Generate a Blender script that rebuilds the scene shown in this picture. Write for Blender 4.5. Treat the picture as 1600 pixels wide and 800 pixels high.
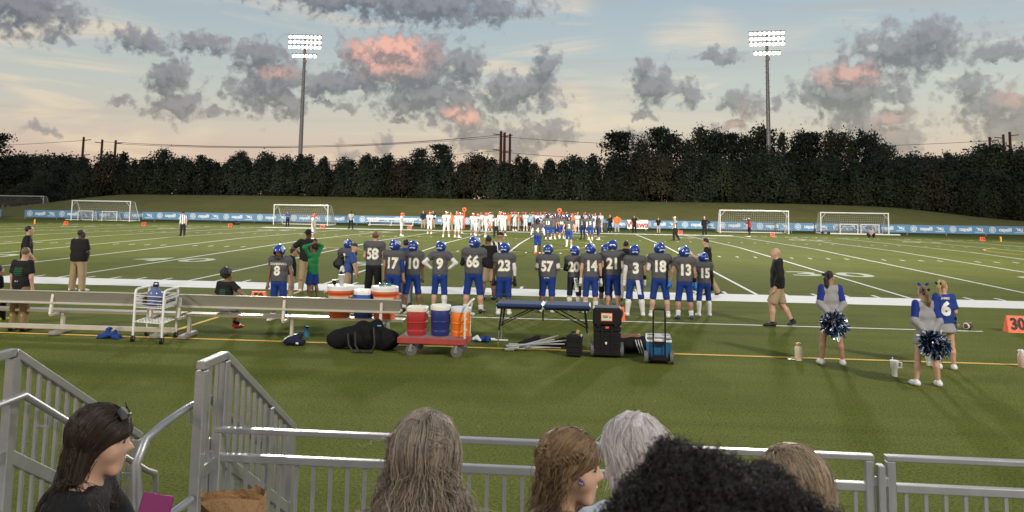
import bpy, bmesh, math, random
import numpy as np
from mathutils import Vector, Matrix
R = math.radians
rnd = random.Random(7)
nrs = np.random.RandomState(7)
for o in list(bpy.data.objects): bpy.data.objects.remove(o)
scn = bpy.context.scene
col = scn.collection

# ------------------------------------------------------------------ camera
CAM = np.array([8.1469, -24.4402, 2.6738]); YAW, PITCH, ROLL = -0.086, 0.0998, 0.0153
FPX, CY = 1187.0, 200.0            # focal length and optical centre, in pixels of the 1600 wide photograph
def cam_axes():
    f0 = np.array([math.sin(YAW), math.cos(YAW), 0]); r0 = np.array([math.cos(YAW), -math.sin(YAW), 0]); u0 = np.array([0, 0, 1.])
    f = math.cos(PITCH)*f0 + math.sin(PITCH)*u0; u = -math.sin(PITCH)*f0 + math.cos(PITCH)*u0
    return math.cos(ROLL)*r0 + math.sin(ROLL)*u, -math.sin(ROLL)*r0 + math.cos(ROLL)*u, f
cr, cu, cf = cam_axes()
cd = bpy.data.cameras.new('camera'); cam = bpy.data.objects.new('camera', cd); col.objects.link(cam)
cd.sensor_width = 36; cd.lens = 36*FPX/1600; cd.shift_y = -(400-CY)/1600; cd.clip_start = 0.05; cd.clip_end = 3000
cd.dof.use_dof = True; cd.dof.focus_distance = 24; cd.dof.aperture_fstop = 8.5
cam.matrix_world = Matrix([[cr[i], cu[i], -cf[i], CAM[i]] for i in range(3)] + [[0, 0, 0, 1]])
scn.camera = cam

def ray(x, y): return cf + cr*(x-800)/FPX - cu*(y-CY)/FPX
def crown(Y):                       # the field is crowned along its middle
    t = min(max(Y/48.77, 0), 1); return .183*(1-abs(2*t-1))
def G(x, y, z=None):                # pixel -> point on the ground
    d = ray(x, y); zz = 0 if z is None else z
    for _ in range(25):
        P = CAM + d*((zz-CAM[2])/d[2])
        if z is not None: break
        zz = crown(P[1])
    return Vector(P)
def atY(x, y, Y): d = ray(x, y); return Vector(CAM + d*((Y-CAM[1])/d[1]))
def atR(x, y, dist): d = ray(x, y); return Vector(CAM + d*dist/np.linalg.norm(d[:2]))
def hgt(x, y, yt):
    P = G(x, y); rr = math.hypot(P.x-CAM[0], P.y-CAM[1]); return atR(x, yt, rr).z - P.z

# ------------------------------------------------------------------ world: dusk sky with broken cumulus and high streaks
def srgb(r, g, b):
    f = lambda c: (c/255/12.92) if c/255 <= .04045 else ((c/255+.055)/1.055)**2.4
    return (f(r), f(g), f(b), 1)
SUN_EL, SUN_AZ = 3.0, 205.0         # low, behind the stands
w = bpy.data.worlds.new('World'); scn.world = w; w.use_nodes = True
wt = w.node_tree; wt.nodes.clear()
def NODE(t, kind, **kw):
    n = t.nodes.new(kind)
    for k, v in kw.items():
        if k.startswith('i_'): n.inputs[int(k[2:])].default_value = v
        else: setattr(n, k, v)
    return n
def MATH(t, op, a, b=None, c=None, clamp=False):
    n = t.nodes.new('ShaderNodeMath'); n.operation = op; n.use_clamp = clamp
    for i, v in enumerate((a, b, c)):
        if v is None: continue
        if isinstance(v, (int, float)): n.inputs[i].default_value = v
        else: t.links.new(v, n.inputs[i])
    return n.outputs[0]
def VMATH(t, op, a, b=None):
    n = t.nodes.new('ShaderNodeVectorMath'); n.operation = op
    for i, v in enumerate((a, b)):
        if v is None: continue
        if isinstance(v, (tuple, list)): n.inputs[i].default_value = v
        else: t.links.new(v, n.inputs[i])
    return n.outputs['Value'] if op in ('LENGTH', 'DOT_PRODUCT') else n.outputs[0]
def MIXC(t, fac, a, b, mode='MIX'):
    n = t.nodes.new('ShaderNodeMix'); n.data_type = 'RGBA'; n.blend_type = mode
    for i, v in ((0, fac), (6, a), (7, b)):
        if isinstance(v, (int, float)): n.inputs[i].default_value = v
        elif isinstance(v, tuple): n.inputs[i].default_value = v
        else: t.links.new(v, n.inputs[i])
    return n.outputs[2]
def SMOOTH(t, v, lo, hi):
    n = t.nodes.new('ShaderNodeMapRange'); n.interpolation_type = 'SMOOTHSTEP'
    t.links.new(v, n.inputs[0]); n.inputs[1].default_value = lo; n.inputs[2].default_value = hi
    return n.outputs[0]
def NOISE(t, vec, scale, detail=6, rough=.6, dist=0.0, dim='3D'):
    n = t.nodes.new('ShaderNodeTexNoise'); n.noise_dimensions = dim
    if vec is not None: t.links.new(vec, n.inputs['Vector'])
    n.inputs['Scale'].default_value = scale; n.inputs['Detail'].default_value = detail
    n.inputs['Roughness'].default_value = rough; n.inputs['Distortion'].default_value = dist
    return n
def skyuv(x, y):
    d = ray(x, y); d = d/np.linalg.norm(d); return math.atan2(d[0], d[1]), math.asin(d[2])
# cloud masses seen over the field: centre and half sizes, as directions
BLOBS = [(35,12,62,34),(560,-4,150,24),(690,8,130,28),(220,66,42,15),(325,68,42,15),(398,86,36,22),(420,130,52,40),(440,155,36,26),
 (266,125,28,24),(280,160,34,24),(330,172,15,13),(600,80,62,32),(642,105,84,52),(660,140,84,40),(690,158,54,28),(580,110,44,34),(515,130,40,24),(735,112,22,34),
 (810,145,58,30),(848,108,22,30),(728,186,34,20),(750,215,44,26),(1020,132,34,28),(1002,108,14,16),(1078,148,20,22),(1122,86,34,9),
 (1165,160,28,18),(1420,76,66,34),(1458,52,30,18),(1560,78,44,14),(1322,120,62,20),(1330,148,76,30),(1350,185,58,28),(1392,222,40,24),
 (1520,132,28,16),(1562,160,44,22),(1590,198,50,42),(600,232,15,16),(545,240,20,15),(858,206,40,20),(800,228,38,24),(985,216,34,14),
 (188,157,14,9),(1140,200,20,12),(66,204,26,5),(45,200,12,7),(508,160,12,6),(540,170,14,6),(1008,180,14,8),(628,192,16,6),(1210,160,10,10)]
dg = bpy.data.node_groups.new('cloud_density', 'ShaderNodeTree')
dg.interface.new_socket('uv', in_out='INPUT', socket_type='NodeSocketVector'); dg.interface.new_socket('d', in_out='OUTPUT', socket_type='NodeSocketFloat')
gi = dg.nodes.new('NodeGroupInput'); go = dg.nodes.new('NodeGroupOutput'); uv = gi.outputs[0]
nw = NOISE(dg, uv, 34, 5, .6, dim='2D'); off = VMATH(dg, 'SCALE', VMATH(dg, 'SUBTRACT', nw.outputs['Color'], (.5, .5, .5))); dg.nodes[-1].inputs['Scale'].default_value = .034
uvw = VMATH(dg, 'MULTIPLY', VMATH(dg, 'ADD', uv, off), (1, 1, 0))
acc = None
for (bx, by, rx, ry) in BLOBS:
    u0, v0 = skyuv(bx, by)
    q = VMATH(dg, 'MULTIPLY', VMATH(dg, 'SUBTRACT', uvw, (u0, v0, 0)), (FPX/rx/1.22, FPX/ry/1.22, 0))
    L = VMATH(dg, 'LENGTH', q)
    if acc is None: acc = L
    else:
        n = dg.nodes.new('ShaderNodeMath'); n.operation = 'SMOOTH_MIN'; n.inputs[2].default_value = .22
        dg.links.new(acc, n.inputs[0]); dg.links.new(L, n.inputs[1]); acc = n.outputs[0]
# the same kind of cloud goes on all round, outside the part of the sky in view
sv = dg.nodes.new('ShaderNodeSeparateXYZ'); dg.links.new(uv, sv.inputs[0])
inview = MATH(dg, 'MULTIPLY', SMOOTH(dg, MATH(dg, 'ABSOLUTE', MATH(dg, 'ADD', sv.outputs[0], .08)), .78, .66), SMOOTH(dg, sv.outputs[1], .36, .30))
big = NOISE(dg, uv, 6.5, 3, .5, dim='2D').outputs[0]
gen = MATH(dg, 'MULTIPLY_ADD', big, -9, 5.9)
far_c = MATH(dg, 'ADD', gen, MATH(dg, 'MULTIPLY', inview, 3))
acc = MATH(dg, 'MINIMUM', acc, far_c)
fb = NOISE(dg, uv, 62, 7, .55, .25, dim='2D').outputs[0]
fb2 = NOISE(dg, uv, 22, 3, .5, dim='2D').outputs[0]
d0 = MATH(dg, 'ADD', MATH(dg, 'SUBTRACT', 1.0, acc), MATH(dg, 'MULTIPLY_ADD', fb, 1.5, -.75))
d0 = MATH(dg, 'ADD', d0, MATH(dg, 'MULTIPLY_ADD', fb2, .7, -.35))
vo = dg.nodes.new('ShaderNodeTexVoronoi'); vo.voronoi_dimensions = '2D'; vo.feature = 'SMOOTH_F1'; dg.links.new(uvw, vo.inputs['Vector']); vo.inputs['Scale'].default_value = 58; vo.inputs['Smoothness'].default_value = .6; vo.inputs['Detail'].default_value = 1; vo.inputs['Roughness'].default_value = .55
d0 = MATH(dg, 'ADD', d0, MATH(dg, 'MULTIPLY_ADD', vo.outputs['Distance'], -.68, .50))
dg.links.new(d0, go.inputs[0])

tc = wt.nodes.new('ShaderNodeTexCoord'); sx = wt.nodes.new('ShaderNodeSeparateXYZ'); wt.links.new(tc.outputs['Generated'], sx.inputs[0])
U = MATH(wt, 'ARCTAN2', sx.outputs[0], sx.outputs[1]); V = MATH(wt, 'ARCSINE', sx.outputs[2])
cuv = wt.nodes.new('ShaderNodeCombineXYZ'); wt.links.new(U, cuv.inputs[0]); wt.links.new(V, cuv.inputs[1]); UV = cuv.outputs[0]
ramp = wt.nodes.new('ShaderNodeValToRGB'); wt.links.new(MATH(wt, 'MULTIPLY_ADD', V, 1/1.4, .1/1.4), ramp.inputs[0])
er = ramp.color_ramp
stops = [(-.1,(150,128,122)),(.0,(198,166,160)),(.045,(203,176,167)),(.085,(198,186,176)),(.14,(184,188,184)),(.21,(168,180,186)),(.29,(154,171,186)),(.5,(132,158,186)),(1.2,(112,142,178))]
er.elements[0].position = 0; er.elements[0].color = srgb(*stops[0][1]); er.elements[1].position = 1; er.elements[1].color = srgb(*stops[-1][1])
for v, c in stops[1:-1]: e = er.elements.new((v+.1)/1.4); e.color = srgb(*c)
base = ramp.outputs[0]
# high streaks of cream cirrus, tilted a little
mp = wt.nodes.new('ShaderNodeMapping'); wt.links.new(UV, mp.inputs[0]); mp.inputs['Rotation'].default_value = (0, 0, .13); mp.inputs['Scale'].default_value = (2.1, 15, 1)
st = NOISE(wt, mp.outputs[0], 1.35, 6, .62, .6, dim='2D').outputs[0]
st2 = NOISE(wt, UV, 5, 2, .5, dim='2D').outputs[0]
stf = MATH(wt, 'MULTIPLY', SMOOTH(wt, st, .46, .70), SMOOTH(wt, st2, .30, .55))
base = MIXC(wt, MATH(wt, 'MULTIPLY', stf, .78), base, srgb(226, 206, 182))
mp2 = wt.nodes.new('ShaderNodeMapping'); wt.links.new(UV, mp2.inputs[0]); mp2.inputs['Rotation'].default_value = (0, 0, .05); mp2.inputs['Scale'].default_value = (1.2, 20, 1); mp2.inputs['Location'].default_value = (3, 1, 0)
st3 = NOISE(wt, mp2.outputs[0], 1.6, 5, .6, .4, dim='2D').outputs[0]
base = MIXC(wt, MATH(wt, 'MULTIPLY', SMOOTH(wt, st3, .52, .72), .40), base, srgb(176, 164, 162))
def DENS(vec):
    g = wt.nodes.new('ShaderNodeGroup'); g.node_tree = dg; wt.links.new(vec, g.inputs[0]); return g.outputs[0]
dA = DENS(UV); dB = DENS(VMATH(wt, 'ADD', UV, (.006, .014, 0)))
alpha = SMOOTH(wt, dA, -.12, .62)
thick = SMOOTH(wt, dA, .2, 1.25)
lit = MATH(wt, 'MULTIPLY_ADD', MATH(wt, 'SUBTRACT', dA, dB), 1.15, .32, clamp=True)
grey = MIXC(wt, lit, srgb(88, 90, 106), srgb(140, 136, 146))
grey = MIXC(wt, MATH(wt, 'MULTIPLY', thick, .35), grey, srgb(96, 92, 104))
# afterglow still reaching the tops of the highest cumulus
pk = None
for (bx, by, rx, ry, a) in [(608,82,86,46,1),(722,182,44,22,.8),(428,112,40,14,.5),(1330,116,74,22,.55),(1160,192,40,30,.3),(1390,190,30,26,.3),(1585,150,30,20,.3),(545,228,14,10,.7),(632,238,20,8,.8),(1080,205,30,16,.35)]:
    u0, v0 = skyuv(bx, by)
    L = VMATH(wt, 'LENGTH', VMATH(wt, 'MULTIPLY', VMATH(wt, 'SUBTRACT', UV, (u0, v0, 0)), (FPX/rx, FPX/ry, 0)))
    s = MATH(wt, 'MULTIPLY', SMOOTH(wt, L, 1.2, .2), a)
    pk = s if pk is None else MATH(wt, 'MAXIMUM', pk, s)
pinkc = MIXC(wt, lit, srgb(186, 128, 124), srgb(236, 172, 154))
cl = MIXC(wt, MATH(wt, 'MULTIPLY', pk, MATH(wt, 'MULTIPLY_ADD', lit, .75, .40), clamp=True), grey, pinkc)
low = SMOOTH(wt, V, .15, .0)          # far, low clouds seen through more air
cl = MIXC(wt, MATH(wt, 'MULTIPLY', low, .55), cl, srgb(186, 172, 172))
skyc = MIXC(wt, MATH(wt, 'MULTIPLY', alpha, .97), base, cl)
sky = wt.nodes.new('ShaderNodeTexSky'); sky.sky_type = 'NISHITA'; sky.sun_disc = False; sky.sun_elevation = R(SUN_EL); sky.sun_rotation = R(SUN_AZ)
b1 = wt.nodes.new('ShaderNodeBackground'); wt.links.new(skyc, b1.inputs[0]); b1.inputs[1].default_value = .95
b2 = wt.nodes.new('ShaderNodeBackground'); wt.links.new(sky.outputs[0], b2.inputs[0]); b2.inputs[1].default_value = .05
ad = wt.nodes.new('ShaderNodeAddShader'); wt.links.new(b1.outputs[0], ad.inputs[0]); wt.links.new(b2.outputs[0], ad.inputs[1])
wo = wt.nodes.new('ShaderNodeOutputWorld'); wt.links.new(ad.outputs[0], wo.inputs[0])
w.cycles.sampling_method = 'MANUAL'; w.cycles.sample_map_resolution = 256
# the last of the sun
sd = bpy.data.lights.new('sun', 'SUN'); sd.energy = .12; sd.angle = R(6); sd.color = (1, .72, .52)
so = bpy.data.objects.new('sun', sd); col.objects.link(so)
_a, _e = R(SUN_AZ), R(SUN_EL+3)
so.rotation_euler = Vector((-math.sin(_a)*math.cos(_e), -math.cos(_a)*math.cos(_e), -math.sin(_e))).to_track_quat('-Z', 'Y').to_euler()
scn.view_settings.view_transform = 'Standard'; scn.view_settings.look = 'None'; scn.view_settings.exposure = 0; scn.view_settings.gamma = 1
scn.cycles.max_bounces = 6; scn.cycles.diffuse_bounces = 2; scn.cycles.glossy_bounces = 3; scn.cycles.transparent_max_bounces = 8
FLOOD = 1.0                            # floodlight power factor

# ------------------------------------------------------------------ helpers
MATS = {}
def mat(name, color, rough=.6, metal=0, var=.12, scale=8, bump=0, bscale=60, emit=0, spec=.5, coat=0, trans=0, sheen=0):
    if name in MATS: return MATS[name]
    m = bpy.data.materials.new(name); m.use_nodes = True; t = m.node_tree
    b = t.nodes['Principled BSDF']; c = tuple(color[:3]) + (1,)
    b.inputs['Roughness'].default_value = rough; b.inputs['Metallic'].default_value = metal
    b.inputs['Specular IOR Level'].default_value = spec; b.inputs['Coat Weight'].default_value = coat
    b.inputs['Transmission Weight'].default_value = trans; b.inputs['Sheen Weight'].default_value = sheen
    tcn = t.nodes.new('ShaderNodeTexCoord')
    if var:
        n = NOISE(t, tcn.outputs['Object'], scale, 5, .6)
        f = MATH(t, 'MULTIPLY_ADD', n.outputs[0], 2*var, 1-var)
        t.links.new(MIXC(t, 1.0, c, f, 'MULTIPLY'), b.inputs['Base Color'])
    else: b.inputs['Base Color'].default_value = c
    if bump:
        n2 = NOISE(t, tcn.outputs['Object'], bscale, 4, .6); bp = t.nodes.new('ShaderNodeBump'); bp.inputs['Strength'].default_value = bump; bp.inputs['Distance'].default_value = .02
        t.links.new(n2.outputs[0], bp.inputs['Height']); t.links.new(bp.outputs[0], b.inputs['Normal'])
    if emit: b.inputs['Emission Color'].default_value = c; b.inputs['Emission Strength'].default_value = emit
    MATS[name] = m; return m
def cloth(name, c, rough=.85, bump=.35): return mat(name, c, rough, var=.10, scale=14, bump=bump, bscale=22, sheen=.0, spec=.25)

def tag(o, label=None, cat=None, group=None, kind=None):
    if label: o['label'] = label
    if cat: o['category'] = cat
    if group: o['group'] = group
    if kind: o['kind'] = kind
    return o
def empty(name, loc=(0, 0, 0), rz=0, label=None, cat=None, group=None):
    o = bpy.data.objects.new(name, None); col.objects.link(o); o.location = loc; o.rotation_euler = (0, 0, rz); o.empty_display_size = .1
    return tag(o, label, cat, group)
def link(name, me, parent=None, mats=None):
    o = bpy.data.objects.new(name, me); col.objects.link(o)
    if parent is not None: o.parent = parent
    if mats:
        for m in (mats if isinstance(mats, (list, tuple)) else [mats]): me.materials.append(m)
    return o
def mesh_np(name, v, f, smooth=True):
    me = bpy.data.meshes.new(name); v = np.asarray(v, np.float32); f = np.asarray(f, np.int32)
    n = f.shape[1]; me.vertices.add(len(v)); me.vertices.foreach_set('co', v.ravel())
    me.loops.add(f.size); me.loops.foreach_set('vertex_index', f.ravel())
    me.polygons.add(len(f)); me.polygons.foreach_set('loop_start', np.arange(0, f.size, n, dtype=np.int32))
    me.polygons.foreach_set('use_smooth', np.full(len(f), smooth)); me.update(calc_edges=True); return me
class MB:
    def __init__(s): s.v = []; s.f = []; s.m = []; s.s = []; s.cm = 0; s.T = None
    def add(s, vs, fs, smooth=False):
        b = len(s.v)
        for p in vs:
            p = Vector(p); s.v.append(s.T @ p if s.T else p)
        for f in fs: s.f.append([b+i for i in f]); s.m.append(s.cm); s.s.append(smooth)
    def box(s, c, d, rot=None, bev=0):
        x, y, z = d[0]/2, d[1]/2, d[2]/2; c = Vector(c)
        if bev <= 0:
            vs = [Vector((i*x, j*y, k*z)) for i in (-1, 1) for j in (-1, 1) for k in (-1, 1)]
            fs = [(0,1,3,2),(4,6,7,5),(0,4,5,1),(2,3,7,6),(0,2,6,4),(1,5,7,3)]
        else:
            b = min(bev, x*.9, y*.9, z*.9); vs = []; idx = {}
            for i in (-1, 1):
                for j in (-1, 1):
                    for k in (-1, 1):
                        for a in range(3):
                            p = [i*x, j*y, k*z]
                            for q in range(3):
                                if q != a: p[q] -= (i, j, k)[q]*b
                            idx[(i, j, k, a)] = len(vs); vs.append(Vector(p))
            fs = []
            for a in range(3):
                o1, o2 = (a+1) % 3, (a+2) % 3
                for sg in (-1, 1):
                    q = []
                    for (p1, p2) in ((-1,-1),(1,-1),(1,1),(-1,1)):
                        k = [0, 0, 0]; k[a] = sg; k[o1] = p1; k[o2] = p2; q.append(idx[tuple(k)+(a,)])
                    fs.append(q if sg > 0 else q[::-1])
                    for s2 in (-1, 1):     # edge strips
                        pass
            for a in range(3):            # edges running along axis a
                o1, o2 = (a+1) % 3, (a+2) % 3
                for p1 in (-1, 1):
                    for p2 in (-1, 1):
                        k0 = [0, 0, 0]; k0[a] = -1; k0[o1] = p1; k0[o2] = p2; k1 = list(k0); k1[a] = 1
                        q = [idx[tuple(k0)+(o1,)], idx[tuple(k1)+(o1,)], idx[tuple(k1)+(o2,)], idx[tuple(k0)+(o2,)]]
                        fs.append(q if p1*p2 < 0 else q[::-1])
            for i in (-1, 1):
                for j in (-1, 1):
                    for k in (-1, 1):
                        q = [idx[(i, j, k, a)] for a in range(3)]; fs.append(q if i*j*k > 0 else q[::-1])
        if rot is not None: vs = [rot @ p for p in vs]
        s.add([p+c for p in vs], fs)
    def tube(s, pts, r, n=8, cap=True, rr=None):
        pts = [Vector(p) for p in pts]; rings = []; prev = None
        for i, p in enumerate(pts):
            t = (pts[min(i+1, len(pts)-1)] - pts[max(i-1, 0)]).normalized()
            if prev is None: a = t.orthogonal().normalized()
            else: a = (prev - t*prev.dot(t)); a = a.normalized() if a.length > 1e-6 else t.orthogonal().normalized()
            prev = a; b = t.cross(a); ri = rr[i] if rr else r
            k = 1.0
            if 0 < i < len(pts)-1:
                c = (pts[i]-pts[i-1]).normalized().dot((pts[i+1]-pts[i]).normalized()); k = 1/max(.6, math.sqrt(max(0, (1+c)/2)))
            rings.append([p + (a*math.cos(2*math.pi*j/n) + b*math.sin(2*math.pi*j/n))*ri*k for j in range(n)])
        vs = [q for rg in rings for q in rg]; fs = []
        for i in range(len(pts)-1):
            for j in range(n): fs.append((i*n+j, i*n+(j+1) % n, (i+1)*n+(j+1) % n, (i+1)*n+j))
        if cap: fs += [tuple(range(n))[::-1], tuple((len(pts)-1)*n+j for j in range(n))]
        s.add(vs, fs, True)
    def lathe(s, prof, n=20, c=(0, 0, 0), axis='z', sq=1.0, smooth=True):
        vs = []; fs = []; c = Vector(c)
        for (r_, z_) in prof:
            for j in range(n):
                a = 2*math.pi*j/n; x, y = math.cos(a), math.sin(a)
                if sq > 1: k = (abs(x)**sq+abs(y)**sq)**(-1/sq); x *= k; y *= k
                p = Vector((x*r_, y*r_, z_))
                if axis == 'x': p = Vector((z_, x*r_, y*r_))
                if axis == 'y': p = Vector((x*r_, z_, y*r_))
                vs.append(p+c)
        for i in range(len(prof)-1):
            for j in range(n): fs.append((i*n+j, i*n+(j+1) % n, (i+1)*n+(j+1) % n, (i+1)*n+j))
        fs += [tuple(range(n))[::-1], tuple((len(prof)-1)*n+j for j in range(n))]
        s.add(vs, fs, smooth)
    def quad(s, a, b, c, d): s.add([a, b, c, d], [(0, 1, 2, 3)])
    def mesh(s, name, mats=None):
        me = bpy.data.meshes.new(name); me.from_pydata([tuple(p) for p in s.v], [], s.f)
        me.polygons.foreach_set('material_index', s.m); me.polygons.foreach_set('use_smooth', s.s)
        for m in (mats if isinstance(mats, (list, tuple)) else [mats] if mats else []): me.materials.append(m)
        me.update(); return me
    def build(s, name, mats=None, parent=None):
        o = link(name, s.mesh(name, mats), parent)
        if any(s.s):
            try: o.data.set_sharp_from_angle(angle=R(42))
            except Exception: pass
        return o
def one(name, m, parent, fn):
    b = MB(); fn(b); return b.build(name, m, parent)
def copy_tree(o, parent=None):
    c = o.copy(); col.objects.link(c); c.parent = parent
    for ch in o.children: copy_tree(ch, c)
    return c
_txt = {}; tmp_scene = bpy.data.scenes.new('lettering_work')
def text_mesh(s, size=1.0, bold=0.0, sx=1.0, cuts=0, spacing=1.0, shear=0):
    key = (s, size, bold, sx, cuts, spacing, shear)
    if key in _txt: return _txt[key]
    cv = bpy.data.curves.new('txt', 'FONT'); cv.body = s; cv.size = size; cv.offset = bold; cv.align_x = 'CENTER'; cv.align_y = 'CENTER'; cv.resolution_u = 3
    cv.space_character = spacing; cv.shear = shear
    o = bpy.data.objects.new('txt', cv); tmp_scene.collection.objects.link(o); vl = tmp_scene.view_layers[0]; vl.update()
    me = bpy.data.meshes.new_from_object(o.evaluated_get(vl.depsgraph))
    bpy.data.objects.remove(o); bpy.data.curves.remove(cv)
    bm = bmesh.new(); bm.from_mesh(me); bmesh.ops.triangulate(bm, faces=bm.faces)
    for _ in range(cuts):
        L = size*.14; es = [e for e in bm.edges if e.calc_length() > L]
        if not es: break
        bmesh.ops.subdivide_edges(bm, edges=es, cuts=1, use_grid_fill=False); bmesh.ops.triangulate(bm, faces=bm.faces)
    bm.verts.ensure_lookup_table()
    v = np.array([(p.co.x*sx, p.co.y, 0) for p in bm.verts]); f = np.array([[q.index for q in g.verts] for g in bm.faces]); bm.free(); bpy.data.meshes.remove(me)
    _txt[key] = (v, f); return v, f
def text_obj(name, s, size, m, parent, M, **kw):        # flat lettering: text plane mapped by matrix M
    v, f = text_mesh(s, size, **kw); vv = [M @ Vector(p) for p in v]
    me = bpy.data.meshes.new(name); me.from_pydata([tuple(p) for p in vv], [], f.tolist()); return link(name, me, parent, m)
FACE_CAM = Matrix(((1,0,0,0),(0,0,-1,0),(0,1,0,0),(0,0,0,1)))   # text upright, read from -Y

# ---- smooth solids: union of tapered capsules polygonised on a grid (surface nets)
class Sdf:
    def __init__(s, k=.03): s.p = []; s.k = k
    def cap(s, a, b, ra, rb=None, frame=None, sc=None, cut=None, sub=False, k=None):
        s.p.append((np.array(a, float), np.array(b, float), ra, ra if rb is None else rb, frame, sc, cut, sub, k)); return s
    def ell(s, c, r, frame=None, cut=None, sub=False, k=None):
        m = min(r); return s.cap(c, np.array(c, float)+1e-6, m, m, np.eye(3) if frame is None else frame, np.array(r, float)/m, cut, sub, k)
    def ev(s, P, infl=0):
        D = None
        for a, b, ra, rb, fr, sc, cut, sub, kk in s.p:
            if fr is not None:
                A, B, Q = (a@fr)/sc, (b@fr)/sc, (P@fr)/sc; mul = min(sc) if True else 1
            else: A, B, Q, mul = a, b, P, 1
            ba = B-A; L = ba@ba; q = Q-A
            h = np.clip(q@ba/L, 0, 1) if L > 1e-9 else np.zeros(len(Q))
            d = (np.sqrt(((q-h[:, None]*ba)**2).sum(1)) - (ra+(rb-ra)*h))*mul - (0 if sub else infl)
            if cut is not None:
                for (cp, cn) in cut: d = np.maximum(d, (P-np.array(cp))@np.array(cn))
            if D is None: D = d; continue
            k = s.k if kk is None else kk
            if sub: e = -d; hh = np.clip(.5-.5*(e-D)/k*-1, 0, 1); hh = np.clip(.5+.5*(e-D)/k, 0, 1); D = D*(1-hh)+e*hh + k*hh*(1-hh)
            else: hh = np.clip(.5+.5*(d-D)/k, 0, 1); D = d*(1-hh)+D*hh - k*hh*(1-hh)
        return D
    def bounds(s, pad):
        lo = np.full(3, 1e9); hi = -lo
        for a, b, ra, rb, fr, sc, cut, sub, kk in s.p:
            if sub: continue
            r = max(ra, rb)*(max(sc) if sc is not None else 1)
            lo = np.minimum(lo, np.minimum(a, b)-r); hi = np.maximum(hi, np.maximum(a, b)+r)
        return lo-pad, hi+pad
    def mesh(s, vox, infl=0, noise=None, post=None):
        lo, hi = s.bounds(vox*2.2+max(infl, 0)+(.06 if noise else 0))
        n = np.maximum(np.ceil((hi-lo)/vox).astype(int)+1, 4)
        ax = [lo[i]+vox*np.arange(n[i]) for i in range(3)]
        fn = lambda P: (lambda F: F if noise is None else F+noise(P))(s.ev(P, infl) if post is None else post(P, s.ev(P, infl)))
        if n.prod() < 30000:
            P = np.stack(np.meshgrid(*ax, indexing='ij'), -1).reshape(-1, 3); return nets(fn(P).reshape(n), lo, vox)
        st = 4; nc = -(-n//st)+1                       # coarse pass first, then only the shell near the surface
        Pc = np.stack(np.meshgrid(*[lo[i]+vox*st*np.arange(nc[i]) for i in range(3)], indexing='ij'), -1).reshape(-1, 3)
        Fc = fn(Pc).reshape(nc); near = np.abs(Fc) < vox*st*1.75+.02*(noise is not None)
        nb = near.copy()
        for a in range(3):
            nb |= np.roll(near, 1, a) | np.roll(near, -1, a)
        up = lambda A: A.repeat(st, 0).repeat(st, 1).repeat(st, 2)[:n[0], :n[1], :n[2]]
        F = np.where(up(Fc) < 0, -1., 1.); I = np.argwhere(up(nb))
        F[tuple(I.T)] = fn(lo+vox*I)
        return nets(F, lo, vox)
_C = np.array([(i, j, k) for i in (0, 1) for j in (0, 1) for k in (0, 1)])
_E = [(a, b) for a in range(8) for b in range(a+1, 8) if abs(_C[a]-_C[b]).sum() == 1]
def nets(F, lo, vox):
    S = F < 0; n = np.array(F.shape)
    cs = [F[c[0]:n[0]-1+c[0], c[1]:n[1]-1+c[1], c[2]:n[2]-1+c[2]] for c in _C]
    cnt = sum((c < 0).astype(np.int8) for c in cs); act = (cnt > 0) & (cnt < 8)
    I = np.argwhere(act); W = np.stack([c[act] for c in cs], 1)
    acc = np.zeros((len(I), 3)); num = np.zeros(len(I))
    for a, b in _E:
        va, vb = W[:, a], W[:, b]; m = (va < 0) != (vb < 0)
        t = np.where(m, va/np.where(m, va-vb, 1), 0)
        acc += m[:, None]*(_C[a]+(t[:, None])*(_C[b]-_C[a])); num += m
    V = lo + vox*(I + acc/num[:, None])
    idx = np.full(act.shape, -1); idx[act] = np.arange(len(I)); Q = []
    for ax in range(3):
        o1, o2 = (ax+1) % 3, (ax+2) % 3
        sl = [slice(None)]*3; sl[ax] = slice(0, n[ax]-1); s2 = list(sl); s2[ax] = slice(1, n[ax])
        a, b = S[tuple(sl)], S[tuple(s2)]; E = np.argwhere(a != b)
        E = E[(E[:, o1] > 0) & (E[:, o2] > 0) & (E[:, o1] < n[o1]-1) & (E[:, o2] < n[o2]-1)]
        if not len(E): continue
        ins = a[tuple(E.T)]; q = []
        for d1, d2 in ((1, 1), (0, 1), (0, 0), (1, 0)):
            c = E.copy(); c[:, o1] -= d1; c[:, o2] -= d2; q.append(idx[tuple(c.T)])
        q = np.stack(q, 1); q[~ins] = q[~ins][:, ::-1]; Q.append(q)
    return V, np.concatenate(Q) if Q else np.zeros((0, 4), int)
def fnoise(P, s, seed=0):          # cheap smooth value noise from summed sines
    r = np.random.RandomState(seed); out = 0
    for i in range(5):
        d = r.normal(size=3); d /= np.linalg.norm(d); out = out + np.sin(P@d*s*(1+.35*i)+r.rand()*6.28)
    return out/3.2
def nrm(v): v = np.array(v, float); return v/np.linalg.norm(v)

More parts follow.
